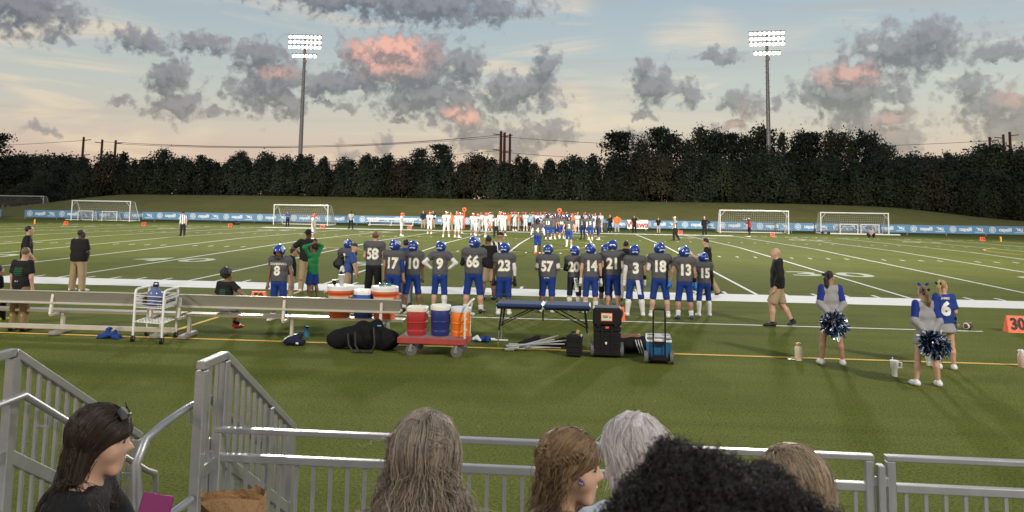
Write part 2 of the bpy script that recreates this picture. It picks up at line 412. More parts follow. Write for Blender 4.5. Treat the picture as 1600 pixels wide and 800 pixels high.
# ------------------------------------------------------------------ ground, field, hill
def turf_mat(name, c1, c2, c3, fine=34):
    m = bpy.data.materials.new(name); m.use_nodes = True; t = m.node_tree; b = t.nodes['Principled BSDF']
    b.inputs['Roughness'].default_value = .95; b.inputs['Specular IOR Level'].default_value = .03
    tcn = t.nodes.new('ShaderNodeTexCoord'); ob = tcn.outputs['Object']
    n1 = NOISE(t, ob, fine, 5, .75).outputs[0]; n2 = NOISE(t, ob, 9, 4, .65).outputs[0]; n3 = NOISE(t, ob, .35, 4, .6).outputs[0]
    mp = t.nodes.new('ShaderNodeMapping'); t.links.new(ob, mp.inputs[0]); mp.inputs['Scale'].default_value = (.06, 1.6, 1)
    n4 = NOISE(t, mp.outputs[0], 1.0, 3, .6).outputs[0]
    c = MIXC(t, SMOOTH(t, n1, .36, .64), c1, c2)
    c = MIXC(t, MATH(t, 'MULTIPLY', SMOOTH(t, n2, .35, .75), .55), c, c3)
    k = MATH(t, 'ADD', MATH(t, 'MULTIPLY_ADD', n3, .5, .6), MATH(t, 'MULTIPLY_ADD', n4, .5, -.1))
    c = MIXC(t, 1.0, c, k, 'MULTIPLY')
    v = t.nodes.new('ShaderNodeTexVoronoi'); t.links.new(ob, v.inputs['Vector']); v.inputs['Scale'].default_value = 1.1
    sp = SMOOTH(t, v.outputs['Distance'], .022, .012)           # stray pale blades and crumbs
    c = MIXC(t, MATH(t, 'MULTIPLY', sp, .5), c, (.5, .5, .42, 1))
    t.links.new(c, b.inputs['Base Color'])
    bp = t.nodes.new('ShaderNodeBump'); bp.inputs['Strength'].default_value = .8; bp.inputs['Distance'].default_value = .03
    t.links.new(MATH(t, 'ADD', n1, MATH(t, 'MULTIPLY', n2, .6)), bp.inputs['Height']); t.links.new(bp.outputs[0], b.inputs['Normal'])
    MATS[name] = m; return m
turf = turf_mat('turf', (.046, .067, .013, 1), (.172, .192, .046, 1), (.136, .147, .034, 1))
grass = turf_mat('mown_grass', (.125, .125, .040, 1), (.215, .205, .075, 1), (.18, .165, .062, 1), 25)
paint = mat('white_field_paint', (.66, .66, .62), .85, var=.28, scale=16, bump=.4, bscale=70)
ypaint = mat('yellow_field_paint', (.62, .38, .04), .85, var=.2, scale=9, bump=.3, bscale=70)
palepaint = mat('worn_white_paint', (.34, .38, .27), .9, var=.3, scale=10)
alu = mat('brushed_aluminium', (.38, .38, .375), .42, .7, var=.22, scale=7, bump=.08, bscale=60)
aluw = mat('weathered_aluminium', (.58, .56, .49), .45, .55, var=.16, scale=4)
white = mat('white_enamel', (.72, .72, .68), .4, var=.05)
black = mat('black_plastic', (.009, .009, .010), .5, var=.2, bump=.2, bscale=30, spec=.3)
rubber = mat('grey_rubber', (.11, .105, .10), .8, var=.2)
steel = mat('galvanised_steel', (.30, .31, .31), .5, .6, var=.12, scale=2)
orange = mat('orange_vinyl', (.78, .12, .03), .5, var=.06)

def struct(o, name=None): o['kind'] = 'structure'; return o
struct(one('ground', grass, None, lambda b: b.quad((-1500, -300, -.03), (1500, -300, -.03), (1500, 1800, -.03), (-1500, 1800, -.03))))
def fld(b):
    ys = [-19.2, 0, 24.385, 48.77, 62]
    for y0, y1 in zip(ys[:-1], ys[1:]): b.quad((-78, y0, crown(y0)), (78, y0, crown(y0)), (78, y1, crown(y1)), (-78, y1, crown(y1)))
struct(one('turf_field', turf, None, fld))
def strip(b, x0, x1, y0, y1, dz=.004):
    ys = [y0] + ([24.385] if y0 < 24.385 < y1 else []) + [y1]
    if y1 > 0 and y0 < 0: ys = sorted(ys+[0])
    for a, c in zip(ys[:-1], ys[1:]): b.quad((x0, a, crown(a)+dz), (x1, a, crown(a)+dz), (x1, c, crown(c)+dz), (x0, c, crown(c)+dz))
def pathline(b, pts, wd, dz=.006):
    n = len(pts)
    for i in range(n-1):
        p, q = Vector((*pts[i], 0)), Vector((*pts[i+1], 0)); d = (q-p).normalized(); s = Vector((-d.y, d.x, 0))*wd/2
        b.quad(*[(v.x, v.y, crown(v.y)+dz) for v in (p-s, q-s, q+s, p+s)])
struct(one('sideline_band', paint, None, lambda b: strip(b, -60, 60, -1.86, 0)))
for n in range(-10, 11):
    X = 4.572*n
    struct(one('yard_line', paint, None, lambda b: strip(b, X-.055, X+.055, .004, 48.62, .005)))
struct(one('far_sideline', paint, None, lambda b: strip(b, -23, 22.9, 48.63, 50.4, .004)))
struct(one('restraining_line', paint, None, lambda b: strip(b, 2.6, 17.2, -6.33, -6.23)))
def hashes(b):
    for k in range(-50, 51):
        x = .9144*k
        if k % 5 == 0: continue
        for (y0, y1) in ((.02, .62), (15.95, 16.56), (32.2, 32.8), (48.0, 48.6)):
            strip(b, x-.05, x+.05, y0, y1, .0045)
        if abs(x) > 23: strip(b, x-.25, x+.25, 48.66, 48.9, .0045)
struct(one('hash_marks', paint, None, hashes))
def ylines(b):
    pathline(b, [(-52, -10.05), (58, -10.05)], .11)
    pathline(b, [(0, -9.98), (0, -1.88)], .11)
    pathline(b, [(9.15*math.cos(a), 24.385+9.15*math.sin(a)) for a in np.linspace(0, 2*math.pi, 64)], .11, .009)
    for s in (1, -1):
        pathline(b, [(s*52, 4.2), (s*37.6, 4.2), (s*37.6, 44.5), (s*52, 44.5)], .11, .009)
        pathline(b, [(s*43.0-s*9.15*math.cos(a), 24.385+9.15*math.sin(a)) for a in np.linspace(-.92, .92, 20)], .11, .009)
        pathline(b, [(s*52, 15.2), (s*48, 15.2), (s*48, 33.5), (s*52, 33.5)], .11, .009)
struct(one('soccer_lines', ypaint, None, ylines))
for (X, t) in ((-18.288, '30'), (-9.144, '40'), (0, '50'), (9.144, '40'), (18.288, '30'), (27.43, '20'), (36.58, '10'), (-27.43, '20'), (-36.58, '10')):
    for (Y, fl) in ((7.4, 1), (41.3, -1)):
        for i, ch in enumerate(t):
            v, f = text_mesh(ch, 2.5, bold=.05, sx=1.15, cuts=1)
            cx = X + fl*(-.98 if i == 0 else .98); vv = [(cx+fl*p[0], Y+fl*p[1], crown(Y+fl*p[1])+.007) for p in v]
            me = bpy.data.meshes.new('field_number'); me.from_pydata(vv, [], f.tolist()); struct(link('field_number', me, None, palepaint))

_hx = [(-1, 0, 326), (-.9, 50, 320), (0, 100, 313.7), (1, 180, 303.4), (1, 300, 304.5), (1, 400, 305.5), (1, 600, 308.8), (1, 800, 311.8), (1, 1000, 314.8), (1, 1200, 317.6), (1, 1300, 320), (1, 1400, 324), (1, 1450, 329.5), (1, 1500, 336.4), (1, 1600, 346)]
_HP = [tuple(atY(x, y, 78.)[i] for i in (0, 2)) for (_, x, y) in _hx]
_HX = [-130, -95] + [p[0] for p in _HP] + [85, 120]; _HZ = [0, .35] + [p[1] for p in _HP] + [.4, 0]
def hill_top(X): return float(np.interp(X, _HX, _HZ))
def hill_z(X, Y):
    if Y < 62.6: return 0
    t = min(1, (Y-62.6)/15.4); k = t*t*(3-2*t)*.5+t*.5
    h = .5*hill_top(X)+.25*hill_top(X-3)+.25*hill_top(X+3)
    return h*k if Y < 78 else h
hb = MB(); xs = np.linspace(-140, 130, 136); ys = [62.4, 62.6] + list(np.linspace(63.5, 78, 14)) + [82, 95, 130, 200]
hb.add([(x, y, hill_z(x, min(y, 130))*(1 if y < 131 else .9)+.03*math.sin(x*.7+y)*(1 if 64 < y < 77 else 0)-(.05 if y < 62.6 else 0)) for y in ys for x in xs],
       [(j*136+i, j*136+i+1, (j+1)*136+i+1, (j+1)*136+i) for j in range(len(ys)-1) for i in range(135)], True)
struct(hb.build('grass_hill', grass))

# ------------------------------------------------------------------ trees
def leaf_mat(name, c):
    m = bpy.data.materials.new(name); m.use_nodes = True; t = m.node_tree; b = t.nodes['Principled BSDF']; b.inputs['Roughness'].default_value = .65; b.inputs['Specular IOR Level'].default_value = .25
    g = t.nodes.new('ShaderNodeNewGeometry'); oi = t.nodes.new('ShaderNodeObjectInfo')
    h = t.nodes.new('ShaderNodeHueSaturation'); h.inputs['Color'].default_value = tuple(c)+(1,)
    t.links.new(MATH(t, 'MULTIPLY_ADD', oi.outputs['Random'], .04, .472), h.inputs['Hue'])
    t.links.new(MATH(t, 'MULTIPLY', MATH(t, 'MULTIPLY_ADD', g.outputs['Random Per Island'], .45, .72), MATH(t, 'MULTIPLY_ADD', oi.outputs['Random'], .5, .65)), h.inputs['Value'])
    t.links.new(h.outputs[0], b.inputs['Base Color'])
    tcn = t.nodes.new('ShaderNodeTexCoord'); nv = VMATH(t, 'NORMALIZE', VMATH(t, 'MULTIPLY', VMATH(t, 'SUBTRACT', tcn.outputs['Object'], (0, 0, 2.6)), (1, 1, .55)))
    vt = t.nodes.new('ShaderNodeVectorTransform'); vt.vector_type = 'NORMAL'; vt.convert_from = 'OBJECT'; vt.convert_to = 'WORLD'; t.links.new(nv, vt.inputs[0])
    nn = VMATH(t, 'NORMALIZE', VMATH(t, 'ADD', VMATH(t, 'MULTIPLY', vt.outputs[0], (.75, .75, .75)), VMATH(t, 'MULTIPLY', g.outputs['Normal'], (.45, .45, .45)))); t.links.new(nn, b.inputs['Normal']); MATS[name] = m; return m
leaf_e = leaf_mat('evergreen_foliage', (.034, .047, .026)); leaf_d = leaf_mat('deciduous_foliage', (.044, .054, .024)); leaf_p = leaf_mat('pine_foliage', (.030, .042, .024)); leaf_b = leaf_mat('browning_foliage', (.058, .052, .028))
bark = mat('bark', (.055, .042, .032), .9, var=.3, bump=.6, bscale=12)
def crown_mesh(name, kind, H, Wd, seed, n=2600):
    r = np.random.RandomState(seed); cl = []
    nb = 150
    for i in range(nb):
        if kind == 'cone':          # dense row evergreen: full to the ground, ragged leader
            z = r.beta(1.0, 1.25); a = r.rand()*6.283; prof = (1-z)**.62*(.9+.25*math.sin(3*a+seed)) * (1 if z > .12 else .85)
            rad = Wd*.5*prof*r.uniform(.62, 1.08); c = (rad*math.cos(a), rad*math.sin(a), H*(.02+.94*z)); s = Wd*.115*(1.1-.6*z)
        elif kind == 'round':       # broad leaved: lobed dome
            z = r.rand()**.8; a = r.rand()*6.283; prof = math.sqrt(max(0, 1-(2*z-.85)**2/1.35))*(.8+.3*math.sin(2.3*a+seed)*math.sin(5*z+seed))
            rad = Wd*.5*prof*r.uniform(.5, 1.08); c = (rad*math.cos(a), rad*math.sin(a), H*(.16+.82*z)); s = Wd*.10
        else:                       # pine: open plates of needles on a tall stem
            lay = r.randint(7); z = .42+.55*lay/6+r.normal()*.012; a = r.rand()*6.283; prof = math.sin(math.pi*min(1, max(0.1, (z-.30)/.78)))**.7*(.75+.35*math.sin(2*a+lay*2.1+seed))
            rad = Wd*.5*prof*r.uniform(.3, 1.1); c = (rad*math.cos(a), rad*math.sin(a), H*z); s = Wd*.085
        cl.append((c, s))
    per = n//nb; C_ = np.repeat(np.array([c for c, _ in cl]), per, 0); S_ = np.repeat(np.array([q for _, q in cl]), per)[:, None]; N_ = len(C_)
    unit = lambda A: A/np.linalg.norm(A, axis=1)[:, None]
    p = C_ + r.normal(size=(N_, 3))*S_*np.array([1, 1, .75 if kind != 'pine' else .45]); lo_ = p[:, 2] < .05; p[lo_, 2] = .05+r.rand(lo_.sum())*.3
    out = unit(unit(np.stack([p[:, 0], p[:, 1], np.full(N_, .45*H*(.3 if kind != 'pine' else .6))], 1))+r.normal(size=(N_, 3))*.75)
    t = unit(np.cross(out, r.normal(size=(N_, 3)))); b2 = np.cross(out, t); q = r.uniform(.10, .21, (N_, 1))*(1+.3*(H > 9)); e = q*r.uniform(.5, .9, (N_, 1))
    V = np.stack([p-t*q-b2*e*.4, p-b2*e*.9, p+t*q, p+b2*e+out*.05], 1).reshape(-1, 3); F = np.arange(4*N_).reshape(-1, 4)
    return mesh_np(name, V, F, False)
def tree_proto(kind, H, Wd, seed, lm, n=2600):
    me = crown_mesh('crown', kind, H, Wd, seed, n); me.materials.append(lm)
    b = MB(); rr = random.Random(seed)
    th = H*(.75 if kind != 'pine' else .93); b.tube([(0, 0, -.4), (rr.uniform(-.1, .1), 0, th*.4), (rr.uniform(-.2, .2), rr.uniform(-.2, .2), th)], .1, 7, rr=[.028*H**.9, .018*H**.9, .02])
    for i in range(7):
        z = H*(.3+.08*i); a = i*2.4+seed; L = Wd*.33
        b.tube([(0, 0, z), (math.cos(a)*L*.5, math.sin(a)*L*.5, z+.12*H*.5), (math.cos(a)*L, math.sin(a)*L, z+.1*H)], .03, 5, rr=[.05, .035, .012])
    return me, b.mesh('trunk', bark)
P_ROW = [tree_proto('cone', 5.6+.25*(i % 3), 3.5+.3*(i % 4), 11+i, leaf_e, 3000) for i in range(5)]
P_RD = [tree_proto('round', 6.0, 4.6, 31+i, [leaf_d, leaf_e, leaf_b][i], 3000) for i in range(3)]
P_TALL = [tree_proto('round', 10.5, 6.4, 41+i, [leaf_d, leaf_e, leaf_d][i], 4200) for i in range(3)] + [tree_proto('cone', 10.8, 6.2, 47, leaf_e, 4200)]
P_PINE = [tree_proto('pine', 10.5, 7.4, 51+i, leaf_p, 4600) for i in range(2)]
def tree(name, proto, x, y, z, sc, label, group=None, sz=1):
    o = empty(name, (x, y, z), rnd.random()*6.28, label, 'tree', group); o.scale = (sc, sc, sc*sz)
    link('crown', proto[0], o); link('trunk', proto[1], o); return o
X = -63.0; k = 0
while X < 78:                       # the front row along the top of the bank
    Y = 80.6+rnd.uniform(-.6, .6); pr = P_ROW[rnd.randrange(5)] if rnd.random() < .82 else P_RD[rnd.randrange(3)]
    s = rnd.uniform(.84, 1.04)*(1.0 + .14*min(1, max(0, (X-5)/50)))
    tree('evergreen_tree', pr, X, Y, hill_z(X, Y)-.1, s, 'dark bushy evergreen in the front row along the top of the bank', 'front row of trees on the bank', rnd.uniform(.92, 1.08)); X += rnd.uniform(1.6, 2.4)
X = -66.0
while X < 82:                       # a second, staggered row that closes the gaps
    Y = 84.3+rnd.uniform(-.8, .8); s = rnd.uniform(.86, 1.1)*(1.0 + .22*min(1, max(0, (X-12)/40)))
    tree('evergreen_tree', P_ROW[rnd.randrange(5)] if rnd.random() < .6 else P_RD[rnd.randrange(3)], X, Y, hill_z(X, Y)-.1, s, 'evergreen top showing between the trees of the front row', 'second row of trees on the bank', rnd.uniform(.95, 1.12)); X += rnd.uniform(2.5, 3.6)
def tall(px, top, Y, proto, label, group=None, wid=1):
    p = atY(px, top, Y); z0 = hill_z(p.x, Y)-.1; H = {id(q): h for q, h in [(P_PINE[0], 10.4), (P_PINE[1], 10.4), (P_TALL[0], 10.4), (P_TALL[1], 10.4), (P_TALL[2], 10.4), (P_TALL[3], 10.5)]}[id(proto)]
    s = (p.z-z0)/H; o = tree('tall_tree', proto, p.x, Y, z0, s, label, group); o.scale = (s*wid, s*wid, s); return o
tall(655, 235, 97, P_PINE[1], 'round-topped pine left of the tallest crown above the middle of the row', wid=.8); tall(690, 229, 97, P_PINE[0], 'dark rounded pine rising highest above the middle of the tree row', wid=.85)
tall(378, 239, 98, P_PINE[1], 'small round pine top showing above the row right of the left goals', wid=.7)
tall(968, 210, 96, P_PINE[0], 'dark pine with plated crown at the left end of the tall group', wid=1.0)
for i, (x, y) in enumerate([(1003,220),(1028,204),(1050,213),(1075,220),(1095,201),(1120,208),(1145,212),(1165,216),(1190,200),(1222,205),(1250,210),(1268,211),(1298,206),(1320,208),(1345,204),(1362,212),(1382,226)]):
    tall(x, y, 94+(i % 3)*2.5, (P_TALL+P_PINE[:1])[(i*3+1) % 5] if i % 4 else P_TALL[i % 4], 'tall tree in the high group behind the right half of the row', 'tall trees behind the row', .52+.16*((i*7) % 3))
for i, (x, y) in enumerate([(1405,246),(1430,243),(1455,247),(1480,238),(1505,243),(1530,236),(1550,229),(1575,234),(1595,236),(1620,230),(1418,252),(1494,250),(1540,246)]):
    tall(x, y, 92+(i % 2)*4, P_TALL[i % 4], 'tree of the lower wood at the right end behind the row', 'right hand wood', 1.0)
def under(b):
    r_ = np.random.RandomState(77)
    for i in range(9000):
        x = r_.uniform(-70, 84); y = 86.5+r_.rand()*2.5; z = hill_z(x, y)+r_.rand()**1.3*2.2; d = nrm(r_.normal(size=3)+np.array((0, -.8, .3))); t = nrm(np.cross(d, r_.normal(size=3))); u_ = np.cross(d, t); q = r_.uniform(.14, .26); p = np.array((x, y, z)); b.add([p-t*q, p-u_*q*.6, p+t*q, p+u_*q*.7], [(0, 1, 2, 3)])
tag(one('undergrowth', leaf_e, None, under), 'dark undergrowth filling the gaps beneath the tree row', 'undergrowth', kind='stuff')
tall(-12, 212, 118, P_PINE[0], 'tall dark tree cut by the left edge of the view', wid=.9)
for i, (x, y) in enumerate([(14,246),(36,244),(56,247),(76,243),(96,246),(112,248),(-20,244),(24,262),(48,266),(70,268),(92,262),(5,275),(38,286),(62,290),(84,285),(20,296)]):
    tall(x, y, 122+(i % 3)*5-(8 if y > 255 else 0)-(8 if y > 280 else 0), P_TALL[(0, 2, 1)[i % 3]], 'autumn-tinged tree of the farther wood behind the left end of the bank', 'left hand wood', 1.15)

# ------------------------------------------------------------------ floodlight poles
lens_m = mat('lit_lamp_lens', (1, .97, .92), .3, var=0, emit=16)
lens_m.cycles.emission_sampling = 'NONE'
lamp_b = MB(); lamp_b.lathe([(.05, .30), (.13, .26), (.24, .10), (.30, 0), (.285, 0), (.22, .09), (.02, .2)], 12, axis='y')
lamp_me = lamp_b.mesh('lamp_head', steel)
lens_b = MB(); lens_b.lathe([(.235, .015), (.23, -.02), (.16, -.05), (.01, -.06)], 12, axis='y'); lens_me = lens_b.mesh('lens', lens_m)
def flood_pole(X, Y, ztop, face, label, power, tilt=22, size=52):
    o = empty('floodlight_pole', (X, Y, 0), face, label, 'light pole', 'floodlight poles'); hz = ztop
    one('mast', steel, o, lambda b: (b.tube([(0, 0, -.5), (0, 0, hz*.5), (0, 0, hz+.2)], .3, 12, rr=[.36, .29, .19])))
    def steps(b):
        for i in range(26): b.tube([((-.42 if i % 2 else .42), 0, hz-1-.42*i), (0, 0, hz-1-.42*i)], .02, 5)
    one('climbing_pegs', steel, o, steps)
    for row, (dz, n) in enumerate([(0, 8), (-.78, 8), (-1.56, 8), (-2.9, 6)]):
        z = hz+dz; arm = one('crossarm', steel, o, lambda b: b.box((0, -.12, z+.34), (n*.62+.1, .12, .1)))
        for i in range(n):
            la = link('lamp_head', lamp_me, o); la.location = ((i-(n-1)/2)*.62, -.18, z); la.rotation_euler = (R(-16+4*row*.5), 0, R(rnd.uniform(-6, 6))); link('lens', lens_me, la)
    one('ballast_box', steel, o, lambda b: b.box((.18, -.2, hz-3.7), (.35, .3, .5), bev=.03))
    ld = bpy.data.lights.new('floodlight', 'SPOT'); ld.energy = power*FLOOD; ld.spot_size = R(size); ld.spot_blend = 1.0; ld.shadow_soft_size = 2.2; ld.color = (1, .93, .82)
    lo = bpy.data.objects.new('floodlight', ld); col.objects.link(lo); lo.parent = o; lo.location = (0, -.9, hz-1.2); lo.rotation_euler = (R(90-tilt), 0, R(180)); lo.scale = (1.9, 1, 1)
    if size > 60:                  # the rows aimed at the far half of the field
        l2 = ld.copy(); l2.energy = 4.2e5*FLOOD; l2.spot_size = R(24); o2 = bpy.data.objects.new('floodlight', l2); col.objects.link(o2); o2.parent = o; o2.location = (0, -.9, hz-.4); o2.rotation_euler = (R(90-19.5), 0, R(180)); o2.scale = (2.6, 1, 1)
    return o
PW = 1.9e5
flood_pole(*atY(477, 62, 86.).to_tuple()[:2], 27.4, R(8), 'tall floodlight pole with lit lamp rows left of the pink cloud', PW)
flood_pole(*atY(1198, 58, 86.).to_tuple()[:2], 27.7, R(-8), 'tall floodlight pole with lit lamp rows rising over the right trees', PW)
flood_pole(-34, -42, 27.4, R(180-8), 'floodlight pole behind the stands at the left', PW*.46, 33, 84); flood_pole(36, -42, 27.4, R(180+8), 'floodlight pole behind the stands at the right', PW*.46, 33, 84)

# ------------------------------------------------------------------ power line far behind
rust = mat('rust_red_steel', (.13, .03, .025), .7, var=.2); wire = mat('power_wire', (.05, .05, .055), .6, var=0)
PP = [(131,214,.35),(160,218,.35),(181,219,.35),(783,205,.4),(788.5,207,.4),(797,209,.35),(1546,214,.35),(1567.5,210,.35),(1577.5,206,.38)]
PL = ['leftmost', 'middle', 'rightmost']; PW3 = ['rust-red power pole of the left trio', 'rust-red power pole of the trio above the middle of the row', 'rust-red power pole of the trio at the right edge']; tops = []
for i, (x, y, rr) in enumerate(PP):
    t = atY(x, y, 180.); o = empty('power_pole', (t.x, 180, 0), 0, PL[i % 3]+' '+PW3[i//3], 'power pole', 'power poles')
    one('pole', rust, o, lambda b: b.tube([(0, 0, -.3), (0, 0, t.z)], rr, 8, rr=[rr*1.25, rr*.85]))
    for dz in (1.0, 5.2, 9.0):
        one('crossarm', rust, o, lambda b: (b.tube([(0, 0, t.z-dz), ((1 if (i+int(dz)) % 2 else -1)*2.2, 0, t.z-dz+.25)], .11, 6)))
    tops.append(t)
def sagline(a, b_, sag, r): return [Vector(a).lerp(Vector(b_), t)+Vector((0, 0, -4*sag*t*(1-t))) for t in np.linspace(0, 1, 14)]
for i, (j, k_) in enumerate([(2, 3), (0, None), (5, 6), (1, 4), (2, 5)]):
    for hi_, h in enumerate((-1, -5.2, -9) if i < 3 else (-.6,)):
        a = tops[j]+Vector((0, 0, h)); b_ = tops[k_]+Vector((0, 0, h)) if k_ is not None else Vector((-260, 178, a.z-1.5))
        tag(one('power_line', wire, None, lambda b: b.tube(sagline(a, b_, 2.2, .05), .055, 5)), (['highest ', 'middle ', 'lowest '][hi_] if i < 3 else '')+['thin power line strung from the left pole trio to the middle trio', 'thin power line running off left from the left pole trio', 'thin power line strung from the middle pole trio to the right trio', 'upper thin power line between the left and middle pole trios', 'top wire between the left and middle pole trios'][i], 'power line', 'power lines behind the trees')

# ------------------------------------------------------------------ banner fence, goals, far furniture
blue = mat('banner_blue', (.095, .225, .385), .6, var=.08, scale=.8, bump=.15, bscale=2); bwhite = mat('banner_white', (.62, .68, .74), .7, var=.05)
YB = 61.6; PANEL = 4.05
def logo_mesh():
    b = MB()
    def ring(cx, cz, r0, r1, n=22):
        for i in range(n):
            a, c = 2*math.pi*i/n, 2*math.pi*(i+1)/n
            b.quad(*[(cx+r*math.cos(t), -.012, cz+r*math.sin(t)) for r, t in ((r0, a), (r1, a), (r1, c), (r0, c))])
    def txt(s, cx, cz, size, **kw):
        v, f = text_mesh(s, size, **kw); b.add([(cx+p[0], -.012, cz+p[1]) for p in v], f.tolist())
    ring(-1.35, .02, .27, .335); ring(-1.35, .02, .0, .19, 16)
    txt('capelli', -.05, .04, .50, bold=.022, sx=1.05); b.box((.08, -.012, -.17), (.62, .004, .03))
    # winged swoosh with letters and a line of small type
    for i in range(14):
        t0, t1 = i/14, (i+1)/14
        P = lambda t, s: (1.02+.25*(1-math.cos(math.pi*t))*1.35, -.012, .02+.2*math.sin(math.pi*(.25+1.25*t))*(1 if s else .72)+(.02 if s else -.0))
        b.quad(P(t0, 0), P(t1, 0), P(t1, 1), P(t0, 1))
    txt('MLJ', 1.45, .04, .36, bold=.02); b.box((1.38, -.012, -.24), (.98, .004, .05))
    return b.mesh('lettering', bwhite)
logo_me = logo_mesh(); pm = MB(); pm.box((0, 0, 0), (PANEL-.015, .02, .86)); panel_me = pm.mesh('banner_panel', blue)
v15, f15 = text_mesh('15', .24, bold=.012); d15 = bpy.data.meshes.new('digits'); d15.from_pydata([(p[0]-1.35, -.016, p[1]+.02) for p in v15], [], f15.tolist()); d15.materials.append(blue)
ban = empty('banner_fence', (0, YB, 0), 0, 'long low blue banner with repeated white logos along the far side', 'banner')
i = 0; X = atY(38, 340, YB).x+PANEL/2
while X < 78:
    p = link('banner_panel', panel_me, ban); p.location = (X, 0, .68+.012*math.sin(i*1.7)); link('lettering', logo_me, p); link('digits', d15, p)
    q = one('fence_post', steel, ban, lambda b: b.tube([(X-PANEL/2, .05, 0), (X-PANEL/2, .05, 1.13)], .03, 6)); X += PANEL; i += 1
b2 = empty('banner_fence', (atY(2, 340, YB).x-2.05, YB, 0), 0, 'end of a separate blue banner cut by the left edge of the view', 'banner')
p = link('banner_panel', panel_me, b2); p.location = (0, 0, .68); link('lettering', logo_me, p)
def flat_sign(): 
    a, c = atY(980, 352, 60.9), atY(1012.5, 352, 60.9); o = empty('sponsor_sign', ((a.x+c.x)/2, 60.9, 0), 0, 'white board with red lettering leaning on the blue banner', 'sign')
    one('board', white, o, lambda b: b.box((0, 0, .66), (c.x-a.x, .03, .98))); text_obj('lettering', 'Wawa', .92, mat('sign_red', (.42, .02, .03), .5, var=0), o, Matrix.Translation((0, -.02, .60)) @ FACE_CAM, bold=.03, sx=1.0)
    one('swash', MATS['sign_red'], o, lambda b: b.box((.30, -.02, 1.02), (.3, .004, .05), rot=Matrix.Rotation(.4, 3, 'Y')))
    for s in (-1, 1): one('foot', steel, o, lambda b: b.box((s*.9, .1, .09), (.05, .4, .18)))
flat_sign()
netm = mat('net_cord', (.55, .55, .53), .8, var=0)
def goal(l, r_, h, label, depth=1.9, tdepth=.8, name='soccer_goal', rad=.06, net=.22, ext=0, group='soccer goals', flip=1):
    a = Vector(l); c = Vector(r_); d = c-a; Wd = math.hypot(d.x, d.y); o = empty(name, a, math.atan2(d.y, d.x), label, 'goal', group)
    for x in (0, Wd): one('post', white, o, lambda b: b.tube([(x, 0, 0), (x, 0, h)], rad, 8))
    one('crossbar', white, o, lambda b: b.tube([(-rad, 0, h), (Wd+rad, 0, h)], rad*1.02, 8))
    for x in (0, Wd):
        one('side_frame', white, o, lambda b: (b.tube([(x, 0, h-.02), (x, flip*tdepth, h-.06), (x, flip*depth, .05), (x, 0, .05)], rad*.55, 6), b.tube([(x, 0, h-.65), (x+(.55 if x == 0 else -.55), 0, h-.03)], rad*.35, 5)))
    one('base_bar', white, o, lambda b: b.tube([(-ext, flip*depth, .06), (Wd, flip*depth, .06)], rad*.8, 6))
    def nt(b):
        path = [(0, h), (flip*tdepth, h-.06), (flip*depth, .06)]; t = .006*(1+(Wd > 4)*.5)
        n = int(Wd/net)
        for i in range(n+1):
            x = Wd*i/n
            for (y0, z0), (y1, z1) in zip(path[:-1], path[1:]): b.tube([(x, y0, z0), (x, (y0+y1)/2, (z0+z1)/2-.05), (x, y1, z1)], t, 3, cap=False)
        for (y0, z0), (y1, z1) in zip(path[:-1], path[1:]):
            m = max(2, int(math.hypot(y1-y0, z1-z0)/net))
            for j in range(m): f = j/m; b.tube([(0, y0+(y1-y0)*f, z0+(z1-z0)*f), (Wd/2, y0+(y1-y0)*f, z0+(z1-z0)*f-.06), (Wd, y0+(y1-y0)*f, z0+(z1-z0)*f)], t, 3, cap=False)
        for x in (0, Wd):
            for i in range(1, 9): y = flip*depth*i/9; zz = h-.1 if abs(y) < tdepth else h*(1-(abs(y)-tdepth)/(depth-tdepth)); b.tube([(x, y, .05), (x, y, zz)], t, 3, cap=False)
            for i in range(1, int(h/net)): z = net*i; b.tube([(x, 0, z), (x, flip*(tdepth+(depth-tdepth)*(1-z/h)), z)], t, 3, cap=False)
    one('net', netm, o, nt); return o
goal(G(111, 344.6), G(202, 346.4), 2.3, 'large white soccer goal at the far left, two small goals inside', ext=2.2)
goal(G(427.3, 351), G(511.5, 353), 2.2, 'large white soccer goal behind the woman in blue, left of centre')
goal(G(1125.4, 363.9), G(1232.5, 366), 2.36, 'large white soccer goal behind the photographer in red')
g4 = goal(G(1283, 365.8), G(1389, 367.8), 2.28, 'large white soccer goal at the right with two small goals inside'); 
one('base_bar', white, g4, lambda b: b.tube([(.9, -.05, .07), (8.1, -.05, .07)], .07, 6)); [one('wheel', black, g4, lambda b: b.lathe([(.16, -.06), (.16, .06)], 10, (x, -.08, .16), 'y')) for x in (.1, .75, 8.1)]
def mini(xl, xr, yb, yt, Y, label): 
    a, c = atY(xl, yb, Y), atY(xr, yb, Y); h = atY(xl, yt, Y).z; goal((a.x, Y, 0), (c.x, Y, 0), h, label, .8, .35, 'practice_goal', .05, .16, group='small practice goals')
mini(121.5, 144.5, 345, 329.5, 60.4, 'small white practice goal, left one of two inside the far left goal'); mini(159, 182, 345.5, 330.5, 60.4, 'small white practice goal, right one of two inside the far left goal')
mini(1313, 1340.5, 366, 350.5, 60.2, 'small white practice goal, left one of two inside the right goal'); mini(1345.5, 1373.7, 366.5, 351, 60.2, 'small white practice goal behind the seated photographer')
a, c = atY(-28, 307, 100.), atY(68, 308, 100.); goal((a.x, 100, .28), (c.x, 100, .28), 2.5, 'white soccer goal beyond the left end of the bank')
